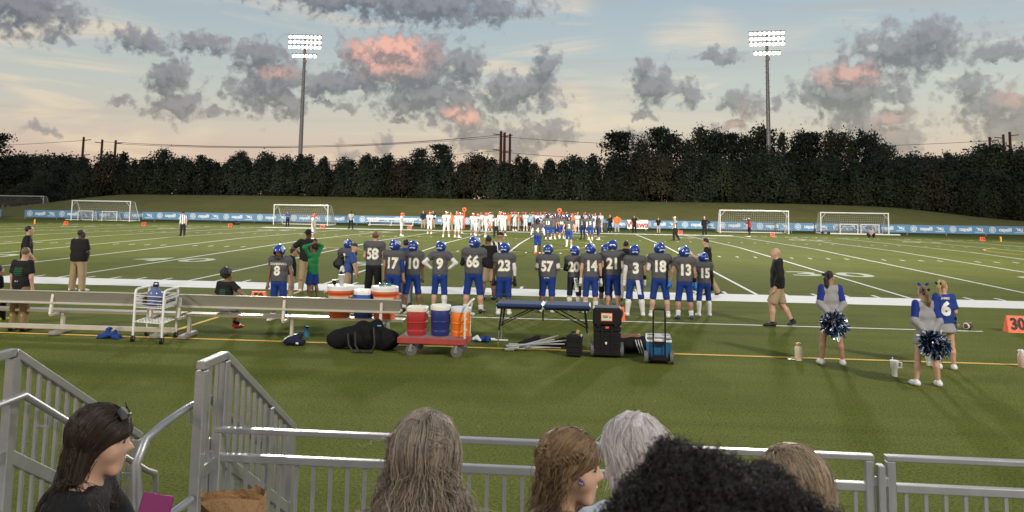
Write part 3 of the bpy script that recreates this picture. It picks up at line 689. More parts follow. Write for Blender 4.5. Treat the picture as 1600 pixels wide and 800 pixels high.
def fbench():
    a, c = G(567, 352.6), G(650, 353.8); o = empty('team_bench', (a.x, a.y+1.2, 0), 0, 'long empty white bench with backrest before the blue banner', 'bench'); Wd = c.x-a.x
    one('seat_plank', white, o, lambda b: b.box((Wd/2, 0, .44), (Wd, .26, .05))); one('back_plank', white, o, lambda b: b.box((Wd/2, .25, .78), (Wd, .05, .2)))
    for f in (.08, .5, .92): one('leg', white, o, lambda b: (b.box((Wd*f, .1, .21), (.06, .4, .42)), b.box((Wd*f, .26, .6), (.06, .05, .4)), b.box((Wd*f, -.1, .04), (.08, .8, .06))))
    one('foot_rail', white, o, lambda b: b.box((Wd/2, -.4, .12), (Wd*.86, .06, .06)))
fbench()
def wedge(px, py, label, s=.36, txt=None, rz=0):
    p = G(px, py); o = empty('yard_marker', p, rz, label, 'yard marker', 'orange yard markers'); 
    one('panel', orange, o, lambda b: b.add([(-s*.62, -s*.3, .0), (s*.62, -s*.3, 0), (s*.58, -s*.06, s), (-s*.58, -s*.06, s), (-s*.62, s*.3, 0), (s*.62, s*.3, 0), (s*.58, s*.06, s), (-s*.58, s*.06, s)], [(0,1,2,3), (5,4,7,6), (1,5,6,2), (4,0,3,7), (3,2,6,7), (4,5,1,0)]))
    if txt:
        M = Matrix.Translation((0, -s*.18-.01, s*.5)) @ Matrix.Rotation(R(-13.5), 4, 'X') @ FACE_CAM
        text_obj('lettering', txt, s*1.05, black, o, M, bold=.012, sx=.95)
    return o
for (x, y, t, lb) in [(103,351.5,'10','at the left goal'),(225,353,'20','left of the far striped referee'),(360,355,'30','beside the black bag'),(504,357,'40','by the second goal'),(640,358.6,'50','between the bench and the white players'),(1063,366,'30','behind the walking referee'),(1207,369.5,'20','right of the photographer in red'),(1535,376.5,'10','far right before the banner')]:
    wedge(x, y, 'small orange yard marker on the far sideline '+lb, .34, t)
for (x, y, lb) in [(54, 350.6, 'left'), (1564, 378.5, 'right')]:
    p = G(x, y); o = empty('pylon', p, 0, 'yellow-orange goal line pylon at the far %s corner' % lb, 'pylon', 'goal line pylons')
    one('post', mat('pylon_orange', (.75, .33, .03), .5, var=.05), o, lambda b: b.box((0, 0, .25), (.11, .11, .46), bev=.015)); one('base', black, o, lambda b: b.box((0, 0, .01), (.14, .14, .03)))
def down_marker(px, pyb, pyt, label, disc=True):
    p = G(px, pyb); h = hgt(px, pyb, pyt); o = empty('down_marker', p, 0, label, 'down marker')
    one('pole', orange, o, lambda b: b.tube([(0, 0, 0), (0, 0, .2), (0, 0, h-.42)], .07, 8, rr=[.03, .065, .075]))
    one('disc', orange, o, lambda b: b.lathe([(.21, -.03), (.23, 0), (.21, .03)], 18, (0, 0, h-.23), 'y')); one('disc_mark', black, o, lambda b: b.lathe([(.1, -.055), (.09, -.045)], 10, (0, 0, h-.23), 'y'))
down_marker(725, 358, 324, 'tall padded orange chain marker among the white players'); down_marker(874, 362, 325, 'orange round down marker above the grey huddle')
def bin_():
    p = G(945, 360); o = empty('trash_bin', p, 0, 'grey round trash bin behind the grey players', 'bin'); one('barrel', mat('bin_grey', (.07, .08, .08), .6), o, lambda b: b.lathe([(.24, 0), (.28, .4), (.3, .75), (.31, .78), (.27, .78), (.24, .2)], 14)); one('rim', MATS['bin_grey'], o, lambda b: b.lathe([(.325, .76), (.335, .8), (.31, .81)], 14))
bin_()
def tent_bag():
    p = G(369, 351); o = empty('equipment_bag', p, 0, 'black slumped bag on the far sideline left of the goal', 'bag'); S = Sdf(.1); S.cap((-.3, 0, .12), (.3, 0, .12), .14).cap((-.05, 0, .2), (.12, 0, .32), .16, .1); V, F = S.mesh(.06); link('bag_body', mesh_np('bag_body', V, F), o, black); one('strap', black, o, lambda b: b.tube([(-.2, -.1, .25), (0, -.12, .5), (.2, -.1, .3)], .02, 5))
tent_bag()

# ------------------------------------------------------------------ people
def skin(k): return mat('skin_%d' % k, [(.50, .30, .21), (.36, .20, .13), (.20, .105, .065), (.075, .042, .03), (.55, .33, .225)][k], .55, var=.06, scale=10, spec=.35)
C_JERSEY = cloth('charcoal_jersey', (.085, .086, .092)); C_BLUE = cloth('royal_blue_pants', (.010, .038, .205), .6); C_BLACK = cloth('black_cloth', (.012, .012, .013)); C_KHAKI = cloth('khaki_cloth', (.34, .25, .15))
C_WHITE = cloth('white_cloth', (.66, .65, .63)); C_GREY = cloth('heather_grey_cloth', (.30, .30, .31)); C_GREEN = cloth('green_cloth', (.02, .19, .06)); C_POLO = cloth('blue_polo', (.035, .075, .22)); C_ORANGE = cloth('orange_shirt', (.75, .15, .03)); C_NAVY = cloth('navy_cloth', (.012, .016, .04))
C_RED = cloth('red_shirt', (.5, .02, .03)); C_LBLUE = cloth('light_blue_shirt', (.18, .45, .62)); C_DARKBLUE = cloth('royal_blue_shirt', (.016, .045, .21))
M_NUM = mat('cream_number', (.74, .72, .60), .6, var=.03); M_HELM = mat('blue_helmet_shell', (.010, .042, .26), .16, var=0, coat=.8); M_SILVER = mat('silver_decal', (.66, .69, .73), .3, .25, var=.05); M_OHELM = mat('orange_helmet_shell', (.52, .065, .025), .2, var=0, coat=.6)
M_HAIRB = mat('black_hair', (.012, .010, .009), .5, var=.4, scale=40, bump=.8, bscale=90); M_HAIRBR = mat('brown_hair', (.05, .03, .018), .5, var=.4, scale=40, bump=.8, bscale=90); M_HAIRR = mat('red_brown_hair', (.15, .06, .028), .5, var=.35, scale=40, bump=.8, bscale=90); M_HAIRBL = mat('blond_hair', (.36, .24, .11), .5, var=.35, scale=40, bump=.8, bscale=90); M_HAIRDB = mat('dark_blond_hair', (.17, .11, .06), .5, var=.35, scale=40, bump=.8, bscale=90)
M_SHOE_W = mat('white_shoe', (.68, .68, .66), .5, var=.05); M_SHOE_K = mat('black_shoe', (.014, .014, .016), .5); M_SHOE_R = mat('red_shoe', (.62, .04, .02), .5); M_SHOE_O = mat('orange_shoe', (.85, .16, .06), .5); M_SHOE_Y = mat('yellow_shoe', (.65, .75, .05), .5); M_SHOE_N = mat('navy_shoe', (.03, .045, .12), .5)
M_STRIPE = None
def stripes():
    m = bpy.data.materials.new('referee_stripes'); m.use_nodes = True; t = m.node_tree; b = t.nodes['Principled BSDF']; b.inputs['Roughness'].default_value = .8
    tcn = t.nodes.new('ShaderNodeTexCoord'); sp = t.nodes.new('ShaderNodeSeparateXYZ'); t.links.new(tcn.outputs['Object'], sp.inputs[0])
    f = MATH(t, 'GREATER_THAN', MATH(t, 'FRACT', MATH(t, 'MULTIPLY', MATH(t, 'ADD', sp.outputs[0], sp.outputs[1]), 7.0)), .5)
    t.links.new(MIXC(t, f, (.012, .012, .013, 1), (.68, .68, .66, 1)), b.inputs['Base Color']); return m
M_STRIPE = stripes()
ARMS = {'down': ((.17, .0, -1), (.06, .14, -1)), 'hips': ((.80, -.22, -.75), (-.80, .30, -.62)), 'front': ((.25, .0, -1), (-.42, .8, -.15)), 'low': ((.2, .02, -1), (-.30, .55, -.75)),
 'cross': ((.25, .12, -1), (-.92, .55, .12)), 'collar': ((.42, .22, -.85), (-.42, .42, .95)), 'back': ((.26, -.24, -1), (-.52, -.22, -.62)), 'head': ((.62, .15, .85), (-.75, -.25, .30)),
 'camera': ((.38, .55, -.72), (-.35, .75, .72)), 'read': ((.15, .22, -1), (-.20, .95, .18)), 'brow': ((.55, .35, -.55), (-.35, .35, .9)), 'walkf': ((.12, .32, -1), (.0, .6, -.85)), 'walkb': ((.16, -.35, -1), (.1, .05, -1)), 'wide': ((.38, .0, -1), (.18, .2, -1)), 'bench': ((.72, -.1, -.45), (.88, -.2, -.35)), 'pocket': ((.22, -.1, -1), (-.12, .38, -.9)), 'reach': ((.18, .55, -.85), (.0, .45, -.95))}
LEGS = {'stand': (((.075, 0, -1), (.05, -.03, -1)), ((.075, 0, -1), (.05, -.03, -1))), 'wide': (((.16, 0, -1), (.10, -.03, -1)), ((.16, 0, -1), (.10, -.03, -1))), 'narrow': (((.02, .0, -1), (.01, -.03, -1)), ((.02, 0, -1), (.01, -.03, -1))),
 'walk': (((.03, .36, -1), (.02, -.02, -1)), ((.03, -.22, -1), (.02, -.62, -1))), 'step': (((.06, .14, -1), (.04, -.02, -1)), ((.06, -.1, -1), (.04, -.2, -1))), 'lean': (((.06, .1, -1), (.03, -.06, -1)), ((.14, .0, -1), (.12, -.1, -1))),
 'sit': (((.14, 1, -.12), (.05, .05, -1)), ((.14, 1, -.12), (.05, .05, -1))), 'sitx': (((.02, 1, -.10), (-.25, -.05, -1)), ((.10, 1, -.14), (.0, -.32, -1))), 'squat': (((.5, .8, .25), (-.3, -.55, -.8)), ((.5, .8, .25), (-.3, -.55, -.8)))}
def head_sdf(S, c, H, yaw, pitch, face=True, tilt=0):
    """head in metres for a 1.75 m person, scaled by H/1.75; c = middle of the head; facing +Y before yaw"""
    s = H/1.75; M = np.array(Matrix.Rotation(yaw, 3, 'Z') @ Matrix.Rotation(pitch, 3, 'X') @ Matrix.Rotation(tilt, 3, 'Y')); T = lambda p: c + M@(np.array(p, float)*s)
    S.ell(T((0, -.014, .035)), np.array((.076, .097, .090))*s, M); S.ell(T((0, .028, -.035)), np.array((.060, .066, .082))*s, M, k=.03*s)
    k = .012*s
    S.cap(T((-.03, .066, -.103)), T((.03, .066, -.103)), .020*s, k=.03*s)
    if face:
        S.cap(T((0, .086, .020)), T((0, .113, -.022)), .009*s, .0135*s, k=.014*s); S.cap(T((-.013, .098, -.028)), T((.013, .098, -.028)), .009*s, k=k)
        S.cap(T((-.035, .078, .030)), T((.035, .078, .030)), .015*s, k=.02*s); S.cap(T((-.018, .087, -.058)), T((.018, .087, -.058)), .008*s, k=k); S.cap(T((-.015, .085, -.071)), T((.015, .085, -.071)), .009*s, k=k)
        for x in (-1, 1):
            S.ell(T((x*.043, .056, -.028)), np.array((.026, .028, .032))*s, M, k=.025*s)
            S.ell(T((x*.078, -.008, -.008)), np.array((.011, .020, .033))*s, M, k=.008*s)
    return M, T, s
FINGER = [(-.032, .085), (-.011, .098), (.011, .092), (.032, .075)]
def hand_tubes(b, wrist, d, side, H, curl, spread):
    """palm is in the body surface; four unequal fingers and a thumb, each a bent chain"""
    s = H/1.75; d = nrm(d); n = nrm(np.array([0, 1, 0])-d*d[1]) if abs(d[1]) < .9 else nrm(np.array([0, 0, 1])-d*d[2]); t = np.cross(d, n)
    base = wrist+d*.075*s
    for (o, L) in FINGER:
        p0 = base + t*o*s*.9; p1 = p0+(d*math.cos(curl*.5)+n*math.sin(curl*.5))*L*.45*s; p2 = p1+(d*math.cos(curl*1.4)+n*math.sin(curl*1.4))*L*.32*s; p3 = p2+(d*math.cos(curl*2.2)+n*math.sin(curl*2.2))*L*.25*s
        b.tube([p0-d*.02*s, p1, p2, p3], .0085*s, 5, rr=[.0105*s, .0095*s, .0085*s, .006*s])
    q = wrist+d*.03*s+t*(-side)*.03*s; p1 = q+nrm(d*.75+t*(-side)*.6+n*.25)*.045*s; p2 = p1+nrm(d+n*.35)*.035*s
    b.tube([q, p1, p2], .011*s, 5, rr=[.014*s, .011*s, .008*s])
helm_cache = {}
def helmet_meshes(kind):
    if kind in helm_cache: return helm_cache[kind]
    nu, nv = 30, 20; b = MB(); pts = {}; rx, ry, rz = .118, .142, .132
    def P(i, j, k=1):
        th = math.pi*j/nv*.80+.0; ph = 2*math.pi*i/nu; return (rx*k*math.sin(th)*math.sin(ph), ry*k*math.sin(th)*math.cos(ph)-.004, rz*k*math.cos(th)+.02)
    def openf(i, j): th = math.pi*j/nv*.80; ph = (2*math.pi*(i+.5)/nu+math.pi) % (2*math.pi)-math.pi; return abs(ph) < (.95 if th > 1.5 else .78) and th > 1.18
    def shell(k, flip):
        vs = [P(i, j, k) for j in range(nv+1) for i in range(nu)]; fs = []
        for j in range(nv):
            for i in range(nu):
                if openf(i, j): continue
                q = (j*nu+i, j*nu+(i+1) % nu, (j+1)*nu+(i+1) % nu, (j+1)*nu+i); fs.append(q if flip else q[::-1])
        b.add(vs, fs, True)
    shell(1, False); b.cm = 1; shell(.93, True); shell_me = b.mesh('helmet_shell', [M_HELM if kind == 'blue' else M_OHELM, black])
    d = MB()                                    # decals, bumper
    def patch(ph0, ph1, th0, th1, n=8, m=5, sk=0):
        vs = []; 
        for a in range(n+1):
            for c in range(m+1):
                t = a/n; th = th0+(th1-th0)*c/m*(1-.55*t)+sk*t; ph = ph0+(ph1-ph0)*t
                vs.append((rx*1.02*math.sin(th)*math.sin(ph), ry*1.02*math.sin(th)*math.cos(ph)-.004, rz*1.02*math.cos(th)+.02))
        d.add(vs, [(a*(m+1)+c, a*(m+1)+c+1, (a+1)*(m+1)+c+1, (a+1)*(m+1)+c) for a in range(n) for c in range(m)], True)
    if kind == 'blue':
        for s in (1, -1):
            for q in range(3): patch(s*1.05, s*(2.75-.3*q), .78+.27*q, .98+.27*q, sk=-.28)
        d.cm = 1; patch(math.pi-.6, math.pi, 1.80, 2.05, 6); patch(math.pi+.6, math.pi, 1.80, 2.05, 6)
    else:
        patch(-.16, .16, .2, 1.15); d.cm = 1; patch(math.pi-.12, math.pi+.12, .4, 1.9); patch(math.pi-.5, math.pi+.5, 2.1, 2.3)
    dec = d.mesh('helmet_decal', [M_SILVER if kind == 'blue' else M_SHOE_W, M_SHOE_W])
    f = MB(); mk = mat('facemask_dark', (.02, .022, .03), .4, var=0) if kind == 'blue' else M_SHOE_W
    for z, w_ in ((-.035, 1.0), (-.07, .96), (-.10, .86)): f.tube([(math.sin(a)*rx*1.05*w_, math.cos(a)*ry*1.14*w_+.005, z) for a in np.linspace(-1.15, 1.15, 9)], .006, 5)
    for x in (-.032, .032): f.tube([(x, .150, -.03), (x*.9, .155, -.07), (x*.8, .136, -.105)], .006, 5)
    fm = f.mesh('facemask', mk); helm_cache[kind] = (shell_me, dec, fm); return helm_cache[kind]

def person(label, pos, H, face=0, build=1.0, arms=('down', 'down'), legs='stand', lean=0, bend=0, hyaw=0, hpitch=0, sk=0, top=None, topm=None, sleeve=.55, hem=None, bottom='football', botm=None, sock=None, sockm=None, shoe=None, helmet=None, hair=None, hat=None, number=None, numm=None, back_text=None, gloves=None, band=None, sleeves2=None, vox=.021, seat=None, group=None, face_on=True, loose=0.0, fingers=True, tilt=0, extra=None, under=None, chestnum=None, name='person', bodyonly=False, chest_text=None, shk=1.0):
    """one person: an Empty at the feet; the body is one continuous surface, clothes and kit are its parts"""
    root = empty(name, (0, 0, 0), face, label, 'person', group)
    u = H; B = build; pads = top == 'jersey'
    TL = np.array(Matrix.Rotation(-lean, 3, 'X')); Tv = lambda v: TL@np.array(v, float)
    hip = np.array((0, 0, .515*u)); tz = lambda h, y=0.0, x=0.0: hip + Tv((x*u, y*u, (h-.515)*u))
    shw = (.110 if pads else .107)*(.55+.45*B)*shk; hipw = .052*(.6+.4*B)
    sh = {s: tz(.812, -.005, s*shw) for s in (-1, 1)}; J = {}
    for s, nm in ((-1, arms[0]), (1, arms[1])):
        a = ARMS[nm] if isinstance(nm, str) else nm; ud = nrm(Tv((a[0][0]*s, a[0][1], a[0][2]))); fd = nrm(Tv((a[1][0]*s, a[1][1], a[1][2])))
        el = sh[s]+ud*.172*u; wr = el+fd*.150*u; J[s] = (el, wr, ud, fd)
    K = {}; lg = LEGS[legs] if isinstance(legs, str) else legs
    for s, L in ((-1, lg[0]), (1, lg[1])):
        h0 = hip+np.array((s*hipw*u, 0, -.005*u)); td = nrm((L[0][0]*s, L[0][1], L[0][2])); sd2 = nrm((L[1][0]*s, L[1][1], L[1][2])); kn = h0+td*.235*u; an = kn+sd2*.235*u; K[s] = (h0, kn, an, td, sd2)
    zmin = min(K[-1][2][2], K[1][2][2]) - .042*u
    dz = (-zmin) if seat is None else (seat - (hip[2]-.075*u))
    root.location = (pos[0], pos[1], (pos[2] if len(pos) > 2 else 0) + dz)
    nk = tz(.845, .004); hc = tz(.927 if not pads else .915, .018+.02*max(0, math.sin(-hpitch)), 0); hc = hc + np.array((0, .02*u*math.sin(-hpitch if hpitch < 0 else 0), 0))
    W = Matrix.Identity(3); tf = TL; wid = np.array((1.42*B**.35, 1.0*B**.1, 1.0))
    def torso(S, infl=0, z0=.52, cut=None, hemcut=None):
        g = .060*u*(.45+.55*B); c2 = list(cut) if cut else None
        S.cap(tz(.545), tz(.60), g*1.05+infl, g*.98+infl, tf, wid, c2); S.cap(tz(.60), tz(.70, .0), g*.98+infl+(.012*u*(B-1) if B > 1 else 0), g*1.02+infl, tf, wid, c2); S.cap(tz(.70), tz(.775, -.004), g*1.05+infl, g*.86+infl, tf, wid*np.array((1.06, 1, 1)), c2)
        if B > 1.15: S.cap(tz(.60, .022), tz(.66, .022), g*.95*B+infl, g*.9*B+infl, tf, np.array((1.25, 1, 1)), c2)
        S.cap(sh[-1]*.72+tz(.80)*.28, sh[1]*.72+tz(.80)*.28, (.040 if not pads else .046)*u*(.6+.4*B)+infl, cut=c2)
    ar = [.031*u*(.55+.45*B), .026*u*(.6+.4*B), .0255*u*(.6+.4*B), .0165*u*(.7+.3*B)]
    lr = [.052*u*(.45+.55*B), .036*u*(.5+.5*B), .036*u*(.55+.45*B), .0215*u*(.6+.4*B)]
    # ---- body
    S = Sdf(.028*u/1.75)
    torso(S)
    S.cap(tz(.53), tz(.50), .062*u*(.5+.5*B), .058*u*(.5+.5*B), tf, wid*.98)
    for s in (-1, 1):
        el, wr, ud, fd = J[s]; S.cap(sh[s], el, ar[0], ar[1]).cap(el, wr, ar[2], ar[3]); pn = wr+fd*.085*u*.62
        S.cap(wr, pn, ar[3]*.98, .021*u*.9); h0, kn, an, td, sd2 = K[s]
        S.cap(h0, kn, lr[0], lr[1]).cap(kn, kn+(an-kn)*.35+np.array((0, -.008*u, 0)), lr[1]*.92, lr[2]).cap(kn+(an-kn)*.35+np.array((0, -.008*u, 0)), an, lr[2], lr[3])
    S.cap(nk-np.array((0, 0, .03*u)), hc-np.array((0, .012*u, .03*u)), .033*u*(.6+.4*B), .030*u*(.7+.3*B))
    HM, HT, hs = head_sdf(S, hc, H, hyaw, hpitch, face_on, tilt)
    V, F = S.mesh(vox); me = mesh_np('body', V, F); me.materials.append(skin(sk))
    if gloves is not None and fingers: pass
    body = link('body', me, root)
    if fingers:
        b = MB()
        for s in (-1, 1):
            el, wr, ud, fd = J[s]; hand_tubes(b, wr+fd*.01*u, fd, s, H, .45, 0)
        bm = bmesh.new(); bm.from_mesh(me); off = len(bm.verts); vs = [bm.verts.new(p) for p in b.v]
        for f in b.f:
            try: q = bm.faces.new([vs[i] for i in f]); q.smooth = True
            except ValueError: pass
        bm.to_mesh(me); bm.free()
    def garment(nm, S2, m, infl=0, v=None, parent=None, noise=None):
        V, F = S2.mesh(v or vox, infl, noise)
        if len(F): return link(nm, mesh_np(nm, V, F), parent or root, m)
    lim = .012*u
    # ---- lower half
    hemz = hem if hem is not None else (.525 if pads else .49)
    if bottom:
        S2 = Sdf(.022*u); up = tz(.60); cutw = [(up, Tv((0, 0, 1)))]
        S2.cap(tz(.57), tz(.505), .066*u*(.5+.5*B), .066*u*(.5+.5*B), tf, wid*np.array((1, 1.04, 1)), cutw)
        for s in (-1, 1):
            h0, kn, an, td, sd2 = K[s]; sd3 = sd2
            if bottom == 'football': e = kn+sd2*.035*u; S2.cap(h0, kn, lr[0]+.008*u, lr[1]+.006*u).cap(kn, kn+sd2*.10*u, lr[1]+.006*u, lr[2]+.005*u, cut=[(e, sd2)])
            elif bottom == 'pants': S2.cap(h0, kn, lr[0]+.011*u, lr[1]+.014*u).cap(kn, an+sd2*.03*u, lr[1]+.014*u, lr[3]+.017*u+loose*u, cut=[(an+sd2*.028*u, sd2)])
            elif bottom == 'shorts': e = kn-td*.012*u; S2.cap(h0, kn+td*.05*u, lr[0]+.010*u, lr[1]+.022*u+loose*u, cut=[(e, td)])
            elif bottom == 'brief': e = h0+td*.10*u; S2.cap(h0, kn, lr[0]+.006*u, lr[1], cut=[(e, td)])
            elif bottom == 'leggings': S2.cap(h0, kn, lr[0]+.005*u, lr[1]+.005*u).cap(kn, kn+(an-kn)*.35, lr[1]*.95+.005*u, lr[2]+.005*u).cap(kn+(an-kn)*.35, an, lr[2]+.005*u, lr[3]+.005*u, cut=[(an, sd2)])
        if bottom == 'skirt':
            S2 = Sdf(.02*u); e = tz(.40); S2.cap(tz(.60), tz(.38), .062*u*(.6+.4*B), .105*u, tf, np.array((1.28, 1, 1)), [(tz(.415), Tv((0, 0, -1))), (tz(.6), Tv((0, 0, 1)))])
        pm = garment('pants' if bottom in ('football', 'pants', 'leggings') else 'skirt' if bottom == 'skirt' else 'shorts', S2, botm)
    # ---- socks and shoes
    for s in (-1, 1):
        h0, kn, an, td, sd2 = K[s]
        sk_ = sock[0 if s < 0 else 1] if isinstance(sock, (tuple, list)) else sock
        if sk_:
            e = an-sd2*.235*u*sk_; S3 = Sdf(.012*u); S3.cap(kn, kn+(an-kn)*.35+np.array((0, -.008*u, 0)), lr[1]*.92+.004*u, lr[2]+.005*u, cut=[(e, -sd2)]).cap(kn+(an-kn)*.35+np.array((0, -.008*u, 0)), an+sd2*.02*u, lr[2]+.005*u, lr[3]+.006*u, cut=[(e, -sd2)])
            sm = sockm[0 if s < 0 else 1] if isinstance(sockm, (tuple, list)) else (sockm or C_WHITE); garment('sock', S3, sm, v=min(vox, .018) if vox < .03 else vox)
        fy = nrm((s*.18, 1, 0)); drop = 0
        if sd2[1] < -.4: fy = nrm((s*.1, .75, -.7))       # back foot of a stride, heel up
        S4 = Sdf(.02*u); f0 = an+np.array((0, -.022*u, -.012*u)); f1 = an+fy*.062*u+np.array((0, 0, -.022*u)); f2 = an+fy*.105*u+np.array((0, 0, -.026*u)); fx = np.stack([np.cross(fy, (0, 0, 1)), fy, np.array((0, 0, 1.))], 1)
        S4.cap(f0, f1, .026*u, .023*u).cap(f1, f2, .0235*u, .0175*u).cap(an, f0, .024*u, .026*u)
        zc = an[2]-.042*u if sd2[1] >= -.4 else None
        S4p = [(np.array((0, 0, zc)), np.array((0, 0, -1.)))] if zc is not None else None
        S4.p = [q[:6]+(S4p,)+q[7:] for q in S4.p]
        shm = shoe or M_SHOE_W; so_ = garment('shoe', S4, shm[0 if s < 0 else 1] if isinstance(shm, tuple) else shm, v=min(vox, .016))
    # ---- upper half
    if top:
        S5 = Sdf(.026*u); hp = tz(hemz); cuts = [(hp, Tv((0, 0, -1))), (tz(.842), Tv((0, 0, 1)))]
        inf = .010*u + loose*.4*u; torso(S5, inf, cut=cuts)
        S5.cap(tz(.60), tz(hemz-.03), .064*u*(.45+.55*B)+inf, .066*u*(.45+.55*B)+inf, tf, wid, cuts)
        if pads:
            S5.cap(sh[-1]*.86+tz(.805)*.14, sh[1]*.86+tz(.805)*.14, .050*u*(.6+.4*B), cut=[(tz(.86), Tv((0, 0, 1)))]); S5.cap(tz(.80, -.012, -.05), tz(.80, -.012, .05), .062*u, cut=[(tz(.85), Tv((0, 0, 1)))])
            for s in (-1, 1): S5.ell(sh[s]+Tv((s*.002*u, 0, -.004*u)), np.array((.056, .058, .042))*u, tf)
        if top == 'hoodie': S5.cap(tz(.838, -.035, -.03), tz(.838, -.035, .03), .038*u); S5.cap(tz(.52, .03, -.05), tz(.52, .03, .05), .045*u, cut=[(hp, Tv((0, 0, -1)))])
        if top in ('polo', 'hoodie'): S5.cap(tz(.835), tz(.862), .044*u, .040*u, cut=[(tz(.86), Tv((0, 0, 1)))], k=.01*u)
        for s in (-1, 1):
            el, wr, ud, fd = J[s]; sl = sleeve[0 if s < 0 else 1] if isinstance(sleeve, tuple) else sleeve
            if sl <= 0: continue
            w_ = (.010 if sl > 1 else .014)*u
            if sl <= 1: S5.cap(sh[s], el, ar[0]+w_*.8, ar[1]+w_+(.006*u), cut=[(sh[s]+ud*.172*u*sl, ud)])
            else: S5.cap(sh[s], el, ar[0]+w_*.8, ar[1]+w_).cap(el, wr, ar[2]+w_, ar[3]+w_*.9, cut=[(el+fd*.15*u*(sl-1), fd)])
        shirt = garment({'jersey': 'jersey', 'hoodie': 'hoodie'}.get(top, 'shirt'), S5, topm, noise=None if vox > .03 else (lambda P: .0035*fnoise(P, 26, int(H*1000))))
        def onback(nm, s_, size, zc_, m_, sx=1.0, bold=.0, front=False, parent=None, xo=0, cuts=3, rotz=0.0):
            v, f = text_mesh(s_, size, bold=bold, sx=sx, cuts=cuts); sg = 1 if front else -1
            x = v[:, 0]*(-1 if front else 1)+xo; z = v[:, 1]; P = np.stack([x, np.full(len(x), 0.), z], 1); P = (TL@P.T).T+tz(zc_); D = Tv((0, -sg, 0)); P = P-D*.35
            for _ in range(40): dd = S5.ev(P); P = P+D*np.clip(dd, -.02, .08)[:, None]*.8
            P = P-D*.007; me2 = bpy.data.meshes.new(nm); me2.from_pydata(P.tolist(), [], [list(q) for q in f]); return link(nm, me2, parent or shirt, m_)
        if number: onback('number', number, .205*u, .678, numm or M_NUM, sx=.86 if len(number) > 1 else .95, bold=.016)
        if chestnum: onback('number', chestnum, .17*u, .66, numm or M_NUM, bold=.011, front=True)
        if chest_text: onback('lettering', chest_text, .045*u, .755, numm or M_NUM, bold=.002, front=True, cuts=1)
        if back_text:
            for (s_, size, zc_, m_) in back_text: onback('lettering', s_, size, zc_, m_, bold=.001, cuts=2)
        root['_'] = 0; del root['_']
        if under: S6 = Sdf(.02*u); S6.cap(tz(hemz+.01), tz(hemz-.03), .068*u*(.45+.55*B), .07*u*(.45+.55*B), tf, wid, [(tz(hemz-.022), Tv((0, 0, -1)))]); garment('undershirt', S6, under)
    if sleeves2:        # tight long sleeves under the jersey, per arm: (material, from, to) along the arm 0..2
        for s, sp in ((-1, sleeves2[0]), (1, sleeves2[1])):
            if not sp: continue
            el, wr, ud, fd = J[s]; m_, t0, t1 = sp; S7 = Sdf(.012*u)
            if t0 < 1: S7.cap(sh[s], el, ar[0]+.004*u, ar[1]+.004*u, cut=[(sh[s]+ud*.172*u*t0, -ud)] + ([(sh[s]+ud*.172*u*t1, ud)] if t1 < 1 else []))
            if t1 > 1: S7.cap(el, wr, ar[2]+.004*u, ar[3]+.005*u, cut=[(el+fd*.15*u*(t1-1), fd)] + ([(el+fd*.15*u*(t0-1), -fd)] if t0 > 1 else []))
            garment('arm_sleeve' if t1-t0 > .5 else 'wristband', S7, m_, v=min(vox, .016))
    if gloves is not None:
        for s, gm in ((-1, gloves[0]), (1, gloves[1])):
            if gm is None: continue
            el, wr, ud, fd = J[s]; b = MB(); hand_tubes(b, wr+fd*.01*u, fd, s, H*1.16, .45, 0); S8 = Sdf(.01*u); S8.cap(wr-fd*.01*u, wr+fd*.055*u, ar[3]+.005*u, .025*u); V, F = S8.mesh(.014); bb = MB(); bb.v = [Vector(p) for p in V]+b.v; bb.f = [list(q) for q in F]+[[i+len(V) for i in q] for q in b.f]; bb.m = [0]*len(bb.f); bb.s = [True]*len(bb.f); bb.build('glove', gm, root)
    # ---- head wear and hair
    HMm = Matrix([[*HM[i]] for i in range(3)]).to_4x4(); HMm.translation = Vector(hc)
    if helmet:
        sm_, dm_, fm_ = helmet_meshes(helmet); hs2 = hs*1.13; o = link('helmet', sm_, root); o.matrix_local = HMm @ Matrix.Scale(hs2, 4); link('helmet_decal', dm_, o); link('facemask', fm_, o)
